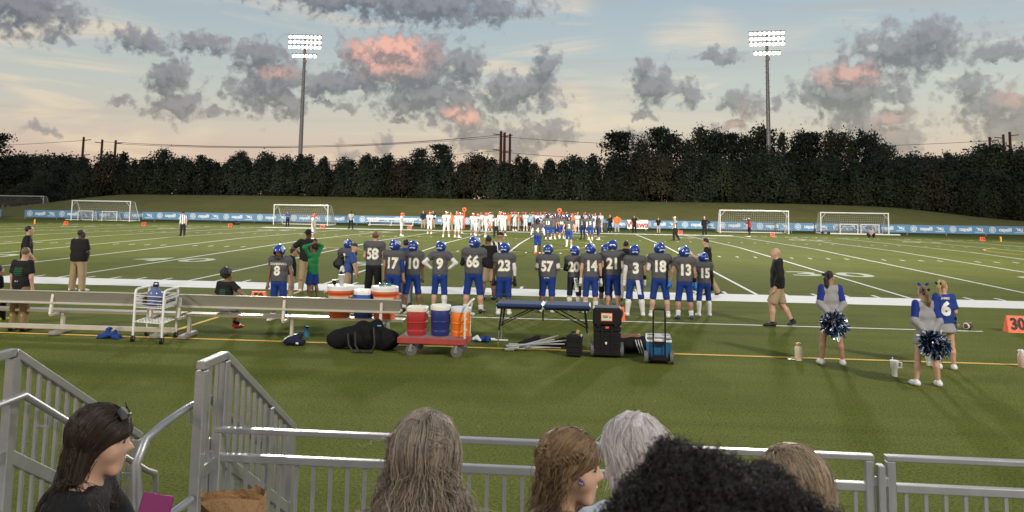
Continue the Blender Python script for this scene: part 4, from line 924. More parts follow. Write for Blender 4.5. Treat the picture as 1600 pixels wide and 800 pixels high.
    if hair:
        kind, hm = hair; S9 = Sdf(.012*hs)
        cutf = [(HT((0, .035, .055)), HM@nrm((0, .8, -.55)))]
        if kind == 'short': S9.ell(HT((0, -.026, .042)), np.array((.083, .094, .091))*hs, HM, cut=[(HT((0, .045, .05)), HM@nrm((0, .75, -.62))), (HT((0, -.05, -.045)), HM@nrm((0, .15, -1)))]); nz = lambda P: .006*fnoise(P, 90, 3)
        elif kind == 'afro': S9.ell(HT((0, -.055, .060)), np.array((.142, .124, .132))*hs, HM); S9.ell(HT((0, -.01, .085)), np.array((.112, .098, .100))*hs, HM); nz = lambda P: .010*fnoise(P, 70, 5)
        elif kind == 'pony':
            S9.ell(HT((0, -.024, .041)), np.array((.083, .096, .091))*hs, HM, cut=[(HT((0, .052, .05)), HM@nrm((0, .75, -.62))), (HT((0, -.03, -.05)), HM@nrm((0, .25, -1)))])
            q0 = HT((0, -.118, .045)); q1 = HT((.012, -.15, -.02)); S9.cap(HT((0, -.09, .05)), q0, .034*hs, .028*hs).cap(q0, q1, .028*hs, .042*hs).cap(q1, q1+np.array((.02, .01, -.12))*hs, .042*hs, .044*hs).cap(q1+np.array((.02, .01, -.12))*hs, q1+np.array((.03, .03, -.25))*hs, .042*hs, .010*hs); nz = lambda P: .009*fnoise(P*np.array((1, 1, .3)), 100, 3)
        elif kind == 'long': S9.ell(HT((0, -.018, .035)), np.array((.088, .102, .094))*hs, HM, cut=[(HT((0, .052, .05)), HM@nrm((0, .75, -.62)))]); S9.cap(HT((0, -.07, -.02)), HT((0, -.085, -.2)), .06*hs, .045*hs, HM, np.array((1.3, .8, 1))); nz = lambda P: .006*fnoise(P, 90, 3)
        garment('hair', S9, hm, v=min(vox, .014), noise=nz)
        if kind == 'pony':
            def bow(b):
                for s in (-1, 1): b.add([HT((0, -.118, .055)), HT((s*.055, -.13, .095)), HT((s*.075, -.135, .06)), HT((s*.05, -.128, .03))], [(0, 1, 2, 3), (3, 2, 1, 0)]); b.add([HT((0, -.12, .05)), HT((s*.03, -.14, -.03)), HT((s*.05, -.145, -.04)), HT((s*.02, -.125, .045))], [(0, 1, 2, 3), (3, 2, 1, 0)])
            one('hair_bow', C_BLACK, root, bow)
    if hat:
        kind, hm = hat; S10 = Sdf(.008*hs); S10.ell(HT((0, -.012, .050)), np.array((.088, .106, .092))*hs, HM, cut=[(HT((0, 0, .045)), HM@nrm((0, -.12, -1)))])
        o = garment('hat' if kind == 'bucket' else 'cap', S10, hm, v=min(vox, .014)); b = MB()
        if kind == 'cap': b.lathe([(.001, 0), (.082, 0), (.084, .006), (.001, .008)], 18); T2 = HMm @ Matrix.Translation((0, .095*hs, .052*hs)) @ Matrix.Rotation(-.18, 4, 'X') @ Matrix.Diagonal((hs*.95, hs*1.1, hs, 1))
        else: b.lathe([(.08, .02), (.15, -.012), (.152, -.004), (.08, .03)], 22); T2 = HMm @ Matrix.Translation((0, -.01*hs, .048*hs)) @ Matrix.Diagonal((hs, hs*1.05, hs, 1))
        br = b.build('brim', hm, o); br.matrix_local = T2
    return dict(shirt=S5 if top else None, root=root, J=J, K=K, hc=hc, HT=HT, HM=HM, tz=tz, u=u, sh=sh)
def at_px(x, y, yt=None, H=None): p = G(x, y); return p, (hgt(x, y, yt) if yt is not None else H)

# ------------------------------------------------------------------ people along the near sideline
def fp(num, feet, top, label, skn=1, arms=('down', 'down'), legs='stand', face=0, hyaw=0, hpitch=-.12, build=1.0, sock=.42, shoe=None, hm=1.03, **kw):
    p = G(*feet); H = hgt(feet[0], feet[1], top)/hm
    a = dict(top='jersey', topm=C_JERSEY, sleeve=.5, bottom='football', botm=C_BLUE, sockm=C_WHITE, helmet='blue', number=num)
    a.update(kw)
    face += rnd.uniform(-9, 9); a.setdefault('lean', rnd.uniform(-.03, .09)); a.setdefault('tilt', rnd.uniform(-.07, .07))
    if legs == 'stand': legs = tuple(((rnd.uniform(.03, .15), rnd.uniform(-.05, .09), -1), (rnd.uniform(.02, .08), rnd.uniform(-.12, -.02), -1)) for _ in range(2))
    return person(label, p, H, R(face), build, arms, legs, hyaw=R(hyaw), hpitch=hpitch, sk=skn, sock=sock, shoe=shoe or M_SHOE_W, group='home players along the sideline', **a)
WS = C_WHITE; BK = C_BLACK
fp(None, (433, 501), 380, 'player number 8 in blue helmet facing the stands with lowered head', 2, face=172, hpitch=-.42, chestnum='8', chest_text='SEAHAWKS', sock=(.6, .25), sockm=(C_BLUE, WS), arms=('wide', 'down'))
fp('11', (540, 466), 372, 'helmeted player number 11 half hidden behind the man in blue polo', 2, face=15, hyaw=55, arms=('front', 'front'))
p58 = fp('58', (582, 474), 361, 'bareheaded red-haired player number 58 in black trousers', 0, helmet=None, hair=('short', M_HAIRR), hm=1.0, bottom='pants', botm=BK, shoe=M_SHOE_K, arms=('low', 'cross'), face=-8)
fp('17', (613, 488), 372, 'player number 17 standing behind the right orange cooler', 1, face=-6, hyaw=-25, sleeves2=(None, (C_DARKBLUE, .4, 1.6)), arms=('down', 'down'))
fp('10', (643, 486), 373.6, 'player number 10 with black wristband, arms hanging', 2, legs='wide', sleeves2=((WS, .45, .9), None), gloves=None, under=WS, face=4, arms=('down', 'down'), shoe=M_SHOE_K, sock=.22, hyaw=-12)
fp('9', (686, 487), 374.5, 'player number 9 with white sleeves, hands on hips', 0, arms=('hips', 'hips'), sleeves2=((WS, .4, 1.95), (WS, .4, 1.95)), under=WS, sock=(.12, .85), hyaw=-15)
fp('66', (739, 489), 367, 'tall broad player number 66 with hands in front', 0, build=1.16, arms=('front', 'front'), legs='stand', sleeves2=((BK, .4, 1.0), (BK, .4, 1.0)), sock=.3, shoe=M_SHOE_K, hyaw=-28)
fp('23', (787, 492), 376.5, 'player number 23 with dark arms left of the treatment table', 3, arms=('down', 'down'), sleeves2=(None, (WS, .5, 1.7)), gloves=(M_SHOE_K, M_SHOE_K), sock=.5, hyaw=-14)
fp('57', (855, 488), 379.6, 'stocky player number 57 with white undershirt hem showing', 2, build=1.28, arms=('front', 'front'), sleeves2=((WS, .45, .95), (WS, .45, .95)), under=WS, sock=.3)
q20 = fp('20', (897, 487), 382, 'player number 20 with a lettered white towel at the waist', 0, arms=('front', 'low'), botm=C_NAVY, sleeves2=((BK, .4, 1.8), None), sock=.75, build=.92, hyaw=-10)
fp('14', (923, 490), 378, 'player number 14 with silver-winged helmet turned right', 0, arms=('down', 'down'), sleeves2=(None, (BK, 1.65, 1.95)), gloves=(M_SHOE_W, M_SHOE_W), sock=.6, hyaw=-42, build=.95)
fp(None, (946, 481), 379, 'helmeted player mostly hidden behind number 21', 1, arms=('down', 'down'), botm=C_NAVY, topm=C_NAVY, hyaw=10)
fp('21', (957, 489), 373, 'tall player number 21 with bowed head', 0, arms=('front', 'low'), legs='stand', hpitch=-.5, sleeves2=(None, (WS, .5, 1.3)), sock=.2, shoe=M_SHOE_N, build=1.05)
q3 = fp('3', (992, 494), 380, 'player number 3 with white socks and a towel at the back', 1, arms=('down', 'down'), legs='wide', sleeves2=((WS, .5, 1.9), (BK, 1.4, 1.85)), gloves=(M_SHOE_W, M_SHOE_W), sock=.85, hyaw=-5)
fp('18', (1031, 496), 376, 'player number 18 with black knee straps and folded arms', 0, arms=('cross', 'cross'), legs='wide', sock=.22, hyaw=28, sleeves2=((WS, .5, 1.0), (C_GREY, .5, 1.0)))
fp('13', (1070, 499), 382, 'player number 13 with bright blue gloves', 1, arms=('wide', 'down'), gloves=(mat('blue_glove', (.03, .20, .62), .5), MATS['blue_glove']), sleeves2=(None, (BK, 1.45, 1.9)), sock=.35, shoe=M_SHOE_N, hyaw=30, legs='stand')
fp('15', (1100, 494), 392, 'short player number 15 at the right end of the line', 0, arms=('wide', 'down'), sleeves2=((BK, .4, 1.9), (BK, .4, 1.9)), gloves=(M_SHOE_K, M_SHOE_K), sock=.85, build=.9, hyaw=32)
def towel(q, x, letters):
    t = q['tz'](.50, -.068*1.0, x); o = empty('towel', (0, 0, 0)); bpy.data.objects.remove(o)
    def f(b):
        for i in range(4):
            z0, z1 = -.085*i, -.085*(i+1); x0 = .02*i
            b.add([(t[0]-.045+x0*.6, t[1]-.01-.008*i, t[2]+.03+z0), (t[0]+.045+x0*.6, t[1]-.012-.008*i, t[2]+.03+z0), (t[0]+.05+(x0+.03)*.6, t[1]-.02-.008*i, t[2]+.03+z1), (t[0]-.045+(x0+.03)*.6, t[1]-.018-.008*i, t[2]+.03+z1)], [(0, 1, 2, 3), (3, 2, 1, 0)])
    tw = one('towel', C_WHITE, q['root'], f)
    if letters: one('print', M_SHOE_K, tw, lambda b: [b.box((t[0]+.02+.018*i, t[1]-.03-.003*i, t[2]-.02-.055*i), (.05, .004, .03)) for i in range(6)])
towel(q20, .03, True); towel(q3, .02, None)
def bandk(q):
    pass
# staff and others on the home side
def pe(feet, ytop, label, H=None, **kw):
    p = G(*feet); h = H or hgt(feet[0], feet[1], ytop); return person(label, p, h, **kw)
pe((454, 474), 388, 'boy in black jacket and khakis standing behind number 8', face=R(-70), top='hoodie', topm=BK, sleeve=1.9, bottom='pants', botm=C_KHAKI, shoe=M_SHOE_K, hair=('short', M_HAIRB), sk=1, build=.95, arms=('pocket', 'down'))
pe((478, 456), 359, 'coach in black shirt and black hat with hand on hip, back turned', face=R(5), top='polo', topm=BK, sleeve=.8, bottom='pants', botm=C_KHAKI, shoe=M_SHOE_W, hat=('bucket', BK), sk=3, build=1.15, arms=('hips', 'low'), hyaw=-.35)
pe((487, 470), 381, 'boy in green long-sleeved shirt with both arms over his head', face=R(62), top='tee', topm=C_GREEN, sleeve=1.9, bottom='shorts', botm=C_DARKBLUE, loose=.012, shoe=M_SHOE_K, hair=('short', M_HAIRB), sk=2, build=.88, arms=('head', 'head'), legs='lean', hem=.46)
man = pe((541, 473), 379, 'man in blue polo and dark cap leaning over the coolers', face=R(-78), top='polo', topm=C_POLO, sleeve=.9, bottom='shorts', botm=C_KHAKI, shoe=M_SHOE_K, hat=('cap', mat('dark_cap', (.03, .028, .026), .8)), sk=0, build=1.2, lean=.22, arms=('reach', 'reach'), hem=.47)
def pack():
    t = man['tz'](.66, -.13, 0); S = Sdf(.05); S.cap(t+np.array((-.05, -.03, -.12)), t+np.array((-.05, -.03, .1)), .13, .11, np.eye(3), np.array((1, .8, 1))); S.cap(t+np.array((-.04, -.14, -.1)), t+np.array((-.04, -.13, .02)), .08, .07); V, F = S.mesh(.025, noise=lambda P: .006*fnoise(P, 30, 2))
    o = empty('backpack', man['root'].location, man['root'].rotation_euler.z, 'black backpack slung on the man in blue polo', 'backpack'); link('bag_body', mesh_np('bag_body', V, F), o, black); one('strap', black, o, lambda b: b.tube([t+np.array((.1, .0, .12)), t+np.array((.14, .22, .16)), t+np.array((.16, .32, .0)), t+np.array((.1, .2, -.15))], .018, 5)); one('pocket', C_NAVY, o, lambda b: b.box(Vector(t)+Vector((-.04, -.215, -.06)), (.12, .03, .12), bev=.012))
    S = Sdf(.03); c = t+np.array((.16, .03, -.16)); S.cap(c, c+np.array((.02, .04, -.10)), .05, .03).cap(c, c+np.array((.03, -.05, -.07)), .045, .03); V, F = S.mesh(.015, noise=lambda P: .01*fnoise(P, 50, 4)); link('towel', mesh_np('towel', V, F), man['root'], C_WHITE)
pack()
pe((632, 478), 374, 'dark-haired person in royal blue jacket and grey sweatpants beside number 17', face=R(8), top='hoodie', topm=C_DARKBLUE, sleeve=1.9, bottom='pants', botm=C_GREY, shoe=M_SHOE_K, hair=('short', M_HAIRB), sk=1, build=.95, arms=('low', 'down'))
pe((762, 468), 368, 'man in black shirt and khaki shorts with hand at his face', face=R(38), top='tee', topm=BK, sleeve=.7, bottom='shorts', botm=C_KHAKI, shoe=M_SHOE_N, hair=('short', M_HAIRB), sk=2, build=1.0, arms=('brow', 'cross'), legs='step', loose=.008)
pe((780, 463), 363, 'official in striped shirt numbered 46 behind number 23', face=R(-12), top='tee', topm=M_STRIPE, sleeve=.7, bottom='pants', botm=BK, shoe=M_SHOE_K, hat=('cap', BK), sk=1, arms=('low', 'low'), number='46', numm=M_SHOE_W)
pe((978, 470), 383, 'person in black hood and grey trousers behind number 3', face=R(0), top='hoodie', topm=BK, sleeve=1.9, bottom='pants', botm=C_GREY, shoe=M_SHOE_K, hair=('short', M_HAIRB), sk=1, build=.95, arms=('low', 'low'), H=1.68)
co = pe((1106, 461), 376, 'coach in black shirt and tan trousers walking left, reading a sheet', face=R(72), top='tee', topm=BK, sleeve=.75, bottom='pants', botm=C_KHAKI, shoe=M_SHOE_K, hair=('short', M_HAIRB), sk=0, arms=('read', 'read'), legs='walk', hpitch=-.35, H=1.74)
def sheet(q, label, s=1, w_=.24, h=.30, tilt=-50, m=white):
    wr = q['J'][s][1]+q['J'][s][3]*.1; M = q['root'].matrix_basis if False else (Matrix.Translation(q['root'].location) @ Matrix.Rotation(q['root'].rotation_euler.z, 4, 'Z'))
    o = empty('paper_sheet', M @ Vector(wr), q['root'].rotation_euler.z, label, 'paper'); 
    one('page', m, o, lambda b: (b.box((-.08*s, .06, .03), (w_, h, .004), rot=Matrix.Rotation(R(-tilt), 3, 'X')))); one('clip', steel, o, lambda b: b.box((-.08*s, .06+.1, .03+.13), (.06, .02, .012)))
sheet(co, 'white play sheet held by the coach reading on the sideline')
pe((1216, 509), 386, 'bald man in black hoodie and khaki shorts walking left past the line', face=R(80), top='hoodie', topm=BK, sleeve=1.9, bottom='shorts', botm=C_KHAKI, loose=.008, sock=.08, sockm=BK, shoe=M_SHOE_K, sk=0, build=1.14, arms=('pocket', 'pocket'), legs=LEGS['walk'], hyaw=-.1)
pe((120, 455), 359, 'heavy man in black polo and khakis with arms folded at the band', face=R(-18), top='polo', topm=BK, sleeve=.85, bottom='pants', botm=C_KHAKI, shoe=M_SHOE_W, hair=('short', M_HAIRB), sk=3, build=1.5, arms=('cross', 'cross'), hyaw=-.5, legs='wide', loose=.006)
pb = pe((37, 456), 353, 'dark-haired man in black shirt standing at the far left, facing right', face=R(-55), top='polo', topm=BK, sleeve=.8, bottom='pants', botm=C_KHAKI, shoe=M_SHOE_K, hair=('short', M_HAIRB), sk=0, build=1.1, arms=('down', 'low'))
mat('green_print', (.02, .16, .05), .7, var=0)
pe((28, 517), 387, 'fair-haired boy in black lettered T-shirt standing behind the left bench', face=R(-6), top='tee', topm=BK, sleeve=.75, bottom='pants', botm=cloth('brown_khaki', (.22, .15, .08)), shoe=M_SHOE_K, hair=('short', M_HAIRDB), sk=0, build=1.0, hpitch=-.3, hyaw=.3, hem=.47, back_text=[('=======', .045, .755-.021*i, MATS['green_print']) for i in range(5)] + [('A =', .05, .60, M_SHOE_W)])
# seated on the bench, looking away to the field
SEATZ = .43
sb = G(372, 516); person('boy in black T-shirt and red shoes sitting on the bench, arm along the backrest', (sb.x-.03, -9.55), 1.5, R(-14), .95, ('low', 'bench'), 'sitx', top='tee', topm=BK, sleeve=.75, bottom='shorts', botm=C_GREY, shoe=M_SHOE_R, sock=.2, sockm=BK, hair=('afro', M_HAIRB), sk=2, seat=SEATZ+.01, hyaw=-.45, back_text=[('======', .04, .74-.021*i, MATS['green_print']) for i in range(4)], hem=.53)
sb2 = G(4, 505); person('person in black sitting bent over on the bench at the left edge', (sb2.x-.12, -9.5), 1.6, R(-12), 1.05, ('reach', 'reach'), 'sit', lean=.55, top='tee', topm=BK, sleeve=.75, bottom='pants', botm=BK, shoe=M_SHOE_Y, hair=('short', M_HAIRB), sk=1, seat=SEATZ+.01, hem=.52)
# ---- cheerleaders
C_CHG = cloth('cheer_grey', (.27, .265, .27)); 
def pompom(name, c, r_, label, seed, ang=(0, 0, 0)):
    o = empty(name, c, 0, label, 'pom-pom', 'cheer pom-poms'); rr = np.random.RandomState(seed); ms = [mat('foil_navy', (.01, .02, .06), .22, .7, var=0), mat('foil_silver', (.75, .78, .82), .18, .9, var=0), mat('foil_blue', (.05, .13, .28), .2, .8, var=0)]
    for mi, (m, n) in enumerate(zip(ms, (430, 470, 300))):
        b = MB()
        for i in range(n):
            d = nrm(rr.normal(size=3)*np.array((1.1, .75, .85))); L = r_*rr.uniform(.62, 1.0); t = nrm(np.cross(d, rr.normal(size=3)))*.016; g = np.array((0, 0, -.06))*rr.rand()
            p0 = d*.02; p1 = d*L*.6+rr.normal(size=3)*.012; p2 = d*L+g+rr.normal(size=3)*.018; b.add([p0-t, p0+t, p1+t, p1-t], [(0, 1, 2, 3)]); b.add([p1-t, p1+t, p2+t*.7+np.cross(t, d)*.8, p2-t*.7+np.cross(t, d)*.8], [(0, 1, 2, 3)])
        b.build('foil_strips', m, o)['kind'] = 'stuff'
    S = Sdf(.02); S.ell((0, 0, 0), np.array((.55, .42, .48))*r_); V, F = S.mesh(.03); link('core', mesh_np('core', V, F), o, ms[0])
    one('handle', black, o, lambda b: b.tube([(-.05, 0, r_*.3), (0, 0, r_*.5), (.05, 0, r_*.3)], .012, 5)); return o
def cheer(feet, top, label, hairm, face, hyaw, legs, topm, pose, seed, skn=0, **kw):
    p = G(*feet); H = hgt(*feet, top); q = person(label, p, H, R(face), .76, (pose, pose), legs, hyaw=R(hyaw), sk=skn, shk=.86, top='tee', topm=topm, bottom='skirt', botm=kw.pop('botm', C_CHG), shoe=M_SHOE_W, sock=.10, hair=('pony', hairm), group='cheerleaders', vox=.018, **kw); return q, p, H
def patches(q, m):
    # royal blue shoulder and sleeve panels over the grey top
    for s in (-1, 1):
        S = Sdf(.012); a = q['sh'][s]; el = q['J'][s][0]; ud = q['J'][s][2]; u = q['u']
        S.cap(a+ud*.03*u, el, .0405*u, .0365*u, cut=[(el-ud*.03*u, ud)])
        S.cap(a+np.array((s*.004*u, -.006*u, .006*u)), a+ud*.05*u, .0425*u, .0415*u, cut=[(a+np.array((-s*.016*u, 0, 0)), np.array((-s*1., 0, .35)))])
        V, F = S.mesh(.014); link('shoulder_panel', mesh_np('shoulder_panel', V, F), q['root'], m)
C_CHB = cloth('cheer_blue', (.015, .03, .20))
q1, p1, H1 = cheer((1300, 570), 423, 'dark-haired cheerleader in grey and blue, hands behind her back', M_HAIRB, -3, -45, 'wide', C_CHG, 'back', 1, 1, sleeve=1.9, hem=.5); patches(q1, C_CHB)
q2, p2, H2 = cheer((1449, 603), 446, 'blond cheerleader with blue head bows nearest the stands', M_HAIRDB, 2, -4, 'wide', C_CHG, 'back', 2, 0, sleeve=1.9, hem=.5); patches(q2, C_CHB)
q3c, p3, H3 = cheer((1479, 577), 438, 'blond cheerleader in blue numbered jersey beside the football', M_HAIRBL, -8, -50, 'stand', C_DARKBLUE, 'low', 3, 0, sleeve=.8, hem=.50, number='6', numm=M_SHOE_W, loose=.012, back_text=[('JAMES', .05, .80, M_SHOE_W)])
def bows(b):
    for s in (-1, 1):
        P = lambda x, y, z: q2['HT']((s*x, y, z)); b.add([P(.02, 0, .12), P(.06, -.01, .175), P(.105, -.015, .165), P(.085, -.012, .13), P(.06, 0, .115)], [(0, 1, 2, 3, 4), (4, 3, 2, 1, 0)])
one('head_bow', mat('blue_foil_bow', (.02, .06, .55), .25, .4, var=0), q2['root'], bows)
def hand_at(q, s, off): M = Matrix.Translation(q['root'].location) @ Matrix.Rotation(q['root'].rotation_euler.z, 4, 'Z'); return M @ Vector(q['J'][s][1]+q['J'][s][3]*.09+np.array(off))
pompom('pom_pom', (hand_at(q1, -1, (.06, -.06, -.06))+hand_at(q1, 1, (-.06, -.06, -.06)))/2, .235, 'navy and silver pom-pom held behind the dark-haired cheerleader', 5)
pompom('pom_pom', hand_at(q2, -1, (-.02, -.06, -.05)), .20, 'left navy and silver pom-pom behind the cheerleader with blue bows', 6); pompom('pom_pom', hand_at(q2, 1, (.05, -.06, -.08)), .22, 'right navy and silver pom-pom behind the cheerleader with blue bows', 7)
pompom('pom_pom', hand_at(q3c, 1, (.03, .02, .03)), .15, 'small pom-pom in front of the cheerleader in the blue jersey', 8)

# ------------------------------------------------------------------ things along the near sideline
def bench(x0, x1, label, supports, foot=False, yb=-10.12, rz=0):
    o = empty('team_bench', ((x0+x1)/2, yb, 0), rz, label, 'bench', 'aluminium team benches'); h = (x1-x0)/2
    def plank(b, y, z, w_, t, tilt):
        M = Matrix.Rotation(tilt, 3, 'X'); b.box((0, y, z), (2*h, w_, t), rot=M, bev=.008)
        for s in (-1, 1): b.box(Vector((0, y, z))+M@Vector((0, s*w_*.46, -t*.55)), (2*h, .018, .05), rot=M)
    one('seat_plank', aluw, o, lambda b: plank(b, .40, .43, .27, .022, 0)); bk = one('backrest_plank', mat('shaded_aluminium', (.215, .205, .160), .55, .2, var=.14, scale=3), o, lambda b: b.box((0, .02, .72), (2*h, .02, .235), rot=Matrix.Rotation(R(8), 3, 'X'))); one('edge_lip', aluw, bk, lambda b: (b.box((0, -.008, .615), (2*h+.004, .055, .042), bev=.008))); one('edge_lip', aluw, bk, lambda b: b.box((0, .005, .838), (2*h+.004, .045, .018), bev=.005))  # shade painted into the backrest face: darker metal than its bright lips
    if foot: one('foot_plank', aluw, o, lambda b: b.box((0, .06, .15), (2*h, .06, .09), bev=.008))
    for sx_ in supports:
        def sup(b):
            b.box((sx_, .0, .60), (.055, .05, .42), rot=Matrix.Rotation(R(-8), 3, 'X'), bev=.006); b.box((sx_, .2, .385), (.055, .45, .05), bev=.006); b.box((sx_+.08, .25, .21), (.06, .07, .36), bev=.006)
        one('support', aluw, o, sup); one('foot', mat('worn_foot', (.30, .28, .25), .6, .3, var=.2), o, lambda b: b.box((sx_+.09, .2, .045), (.16, .62, .08), rot=Matrix.Rotation(R(6), 3, 'Z'), bev=.02))
    return o
xa = G(-60, 515).x; xm = G(277, 528).x; xe = G(619, 540).x+.06
bench(xa, xm-.03, 'left aluminium bench with backrest and foot rail, cut by the left edge', [(G(88, 521).x-(xa+xm)/2), (G(246, 525).x-(xa+xm)/2)], True); bench(xm+.05, xe, 'right aluminium bench with backrest carrying the orange coolers', [G(293, 524).x-(xm+xe)/2, G(441, 534).x-(xm+xe)/2, G(594, 538).x-(xm+xe)/2])
def cooler_jug(c, r_, h, m, label, kind='gator', sq=1, z=0, lidm=None):
    o = empty('drink_cooler', (c[0], c[1], z), 0, label, 'cooler', 'drink coolers'); lidm = lidm or white
    one('body', m, o, lambda b: b.lathe([(r_*.86, 0), (r_*.9, .02), (r_*.97, h*.45), (r_*1.0, h*.47), (r_, h*.82), (r_*.98, h*.84)] if kind != 'gator' else [(r_*.78, 0), (r_*.82, .02), (r_*.92, h*.7), (r_*1.08, h*.76), (r_*1.1, h*.80), (r_*.98, h*.82)], 24, sq=sq))
    one('lid', lidm, o, lambda b: b.lathe([(r_*.99, h*.825), (r_*1.04, h*.83), (r_*1.05, h*.95), (r_*.98, h*.98), (r_*.3, h*1.0), (.01, h*1.0)], 24, sq=sq))
    for s in (-1, 1): one('handle', lidm if kind != 'gator' else m, o, lambda b: b.tube([(s*r_*.99, -.05, h*.78), (s*(r_+.05), -.05, h*.74), (s*(r_+.05), .05, h*.74), (s*r_*.99, .05, h*.78)], .014, 6))
    if kind == 'gator':
        pts = []; n = 10
        def lab(b):
            for i in range(n):
                a0, a1 = R(-150+120*i/n*1.0), R(-150+120*(i+1)/n); rr = lambda z_: r_*(.82+(.10)*(z_/(h*.7)))+.004
                b.quad(*[(rr(z_)*math.cos(a), rr(z_)*math.sin(a), z_) for a, z_ in ((a0, h*.32), (a1, h*.32), (a1, h*.66), (a0, h*.66))])
        one('label', mat('cooler_label', (.62, .55, .42), .5, var=.3, scale=9), o, lab); one('bolt_logo', orange, o, lambda b: b.add([(-.03, -r_*.95, h*.62), (.05, -r_*.94, h*.62), (.01, -r_*.93, h*.51), (.05, -r_*.93, h*.51), (-.04, -r_*.9, h*.36), (-.01, -r_*.92, h*.48), (-.05, -r_*.93, h*.48)], [(0, 1, 2, 5, 6), (2, 3, 4, 5)]))
        one('spigot', white, o, lambda b: b.tube([(0, r_*.8, .07), (0, r_+.06, .06), (0, r_+.06, .02)], .018, 6))
    else: one('rim_band', m, o, lambda b: (b.lathe([(r_*1.0, h*.44), (r_*1.025, h*.45), (r_*1.025, h*.47), (r_*1.0, h*.48)], 24, sq=sq), b.lathe([(r_*.9, .04), (r_*.93, .05), (r_*.93, .10), (r_*.9, .11)], 24, sq=sq)))
    return o
gat = mat('orange_cooler', (.72, .13, .03), .45, var=.05); navyc = mat('navy_cooler', (.015, .03, .16), .45, var=.06); bluec = mat('blue_cooler', (.02, .08, .36), .45, var=.06)
ysz = -9.72; c1 = atY(531, 480, ysz); c2 = atY(568, 480, ysz); c3 = atY(601, 480, ysz)
cooler_jug(c1, .245, .62, gat, 'left orange cooler on the bench with cups on its lid', z=.446); cooler_jug(c2, .19, .54, bluec, 'blue cooler between the orange ones on the bench', 'jug', z=.446); cooler_jug(c3, .245, .62, gat, 'right orange cooler on the bench with goggles on its lid', z=.446)
def cup(c, r_, h, m, name, label): 
    o = empty(name, c, 0, label, 'cup'); one('wall', m, o, lambda b: b.lathe([(r_*.75, 0), (r_, h), (r_*.93, h), (r_*.7, .01)], 12)); one('rim', white, o, lambda b: b.lathe([(r_, h-.008), (r_*1.06, h-.004), (r_*1.02, h+.004)], 12))
cup((c1.x+.02, ysz-.03, 1.066), .06, .19, mat('frosted_cup', (.55, .56, .55), .3, trans=.3), 'plastic_cup', 'tall stack of clear cups on the left orange cooler'); cup((c1.x-.10, ysz-.08, 1.066), .045, .09, black, 'plastic_cup', 'short dark cup on the left orange cooler')
def goggles():
    o = empty('goggles', (c3.x, ysz-.02, 1.07), .2, 'green goggles lying on the right orange cooler', 'goggles'); gm = mat('green_lens', (.02, .16, .10), .2)
    for s in (-1, 1): one('lens', gm, o, lambda b: b.lathe([(.055, -.01), (.06, .02), (.03, .035)], 12, (s*.065, 0, .005)))
    one('bridge', black, o, lambda b: b.tube([(-.02, 0, .02), (.02, 0, .02)], .008, 5))
goggles()
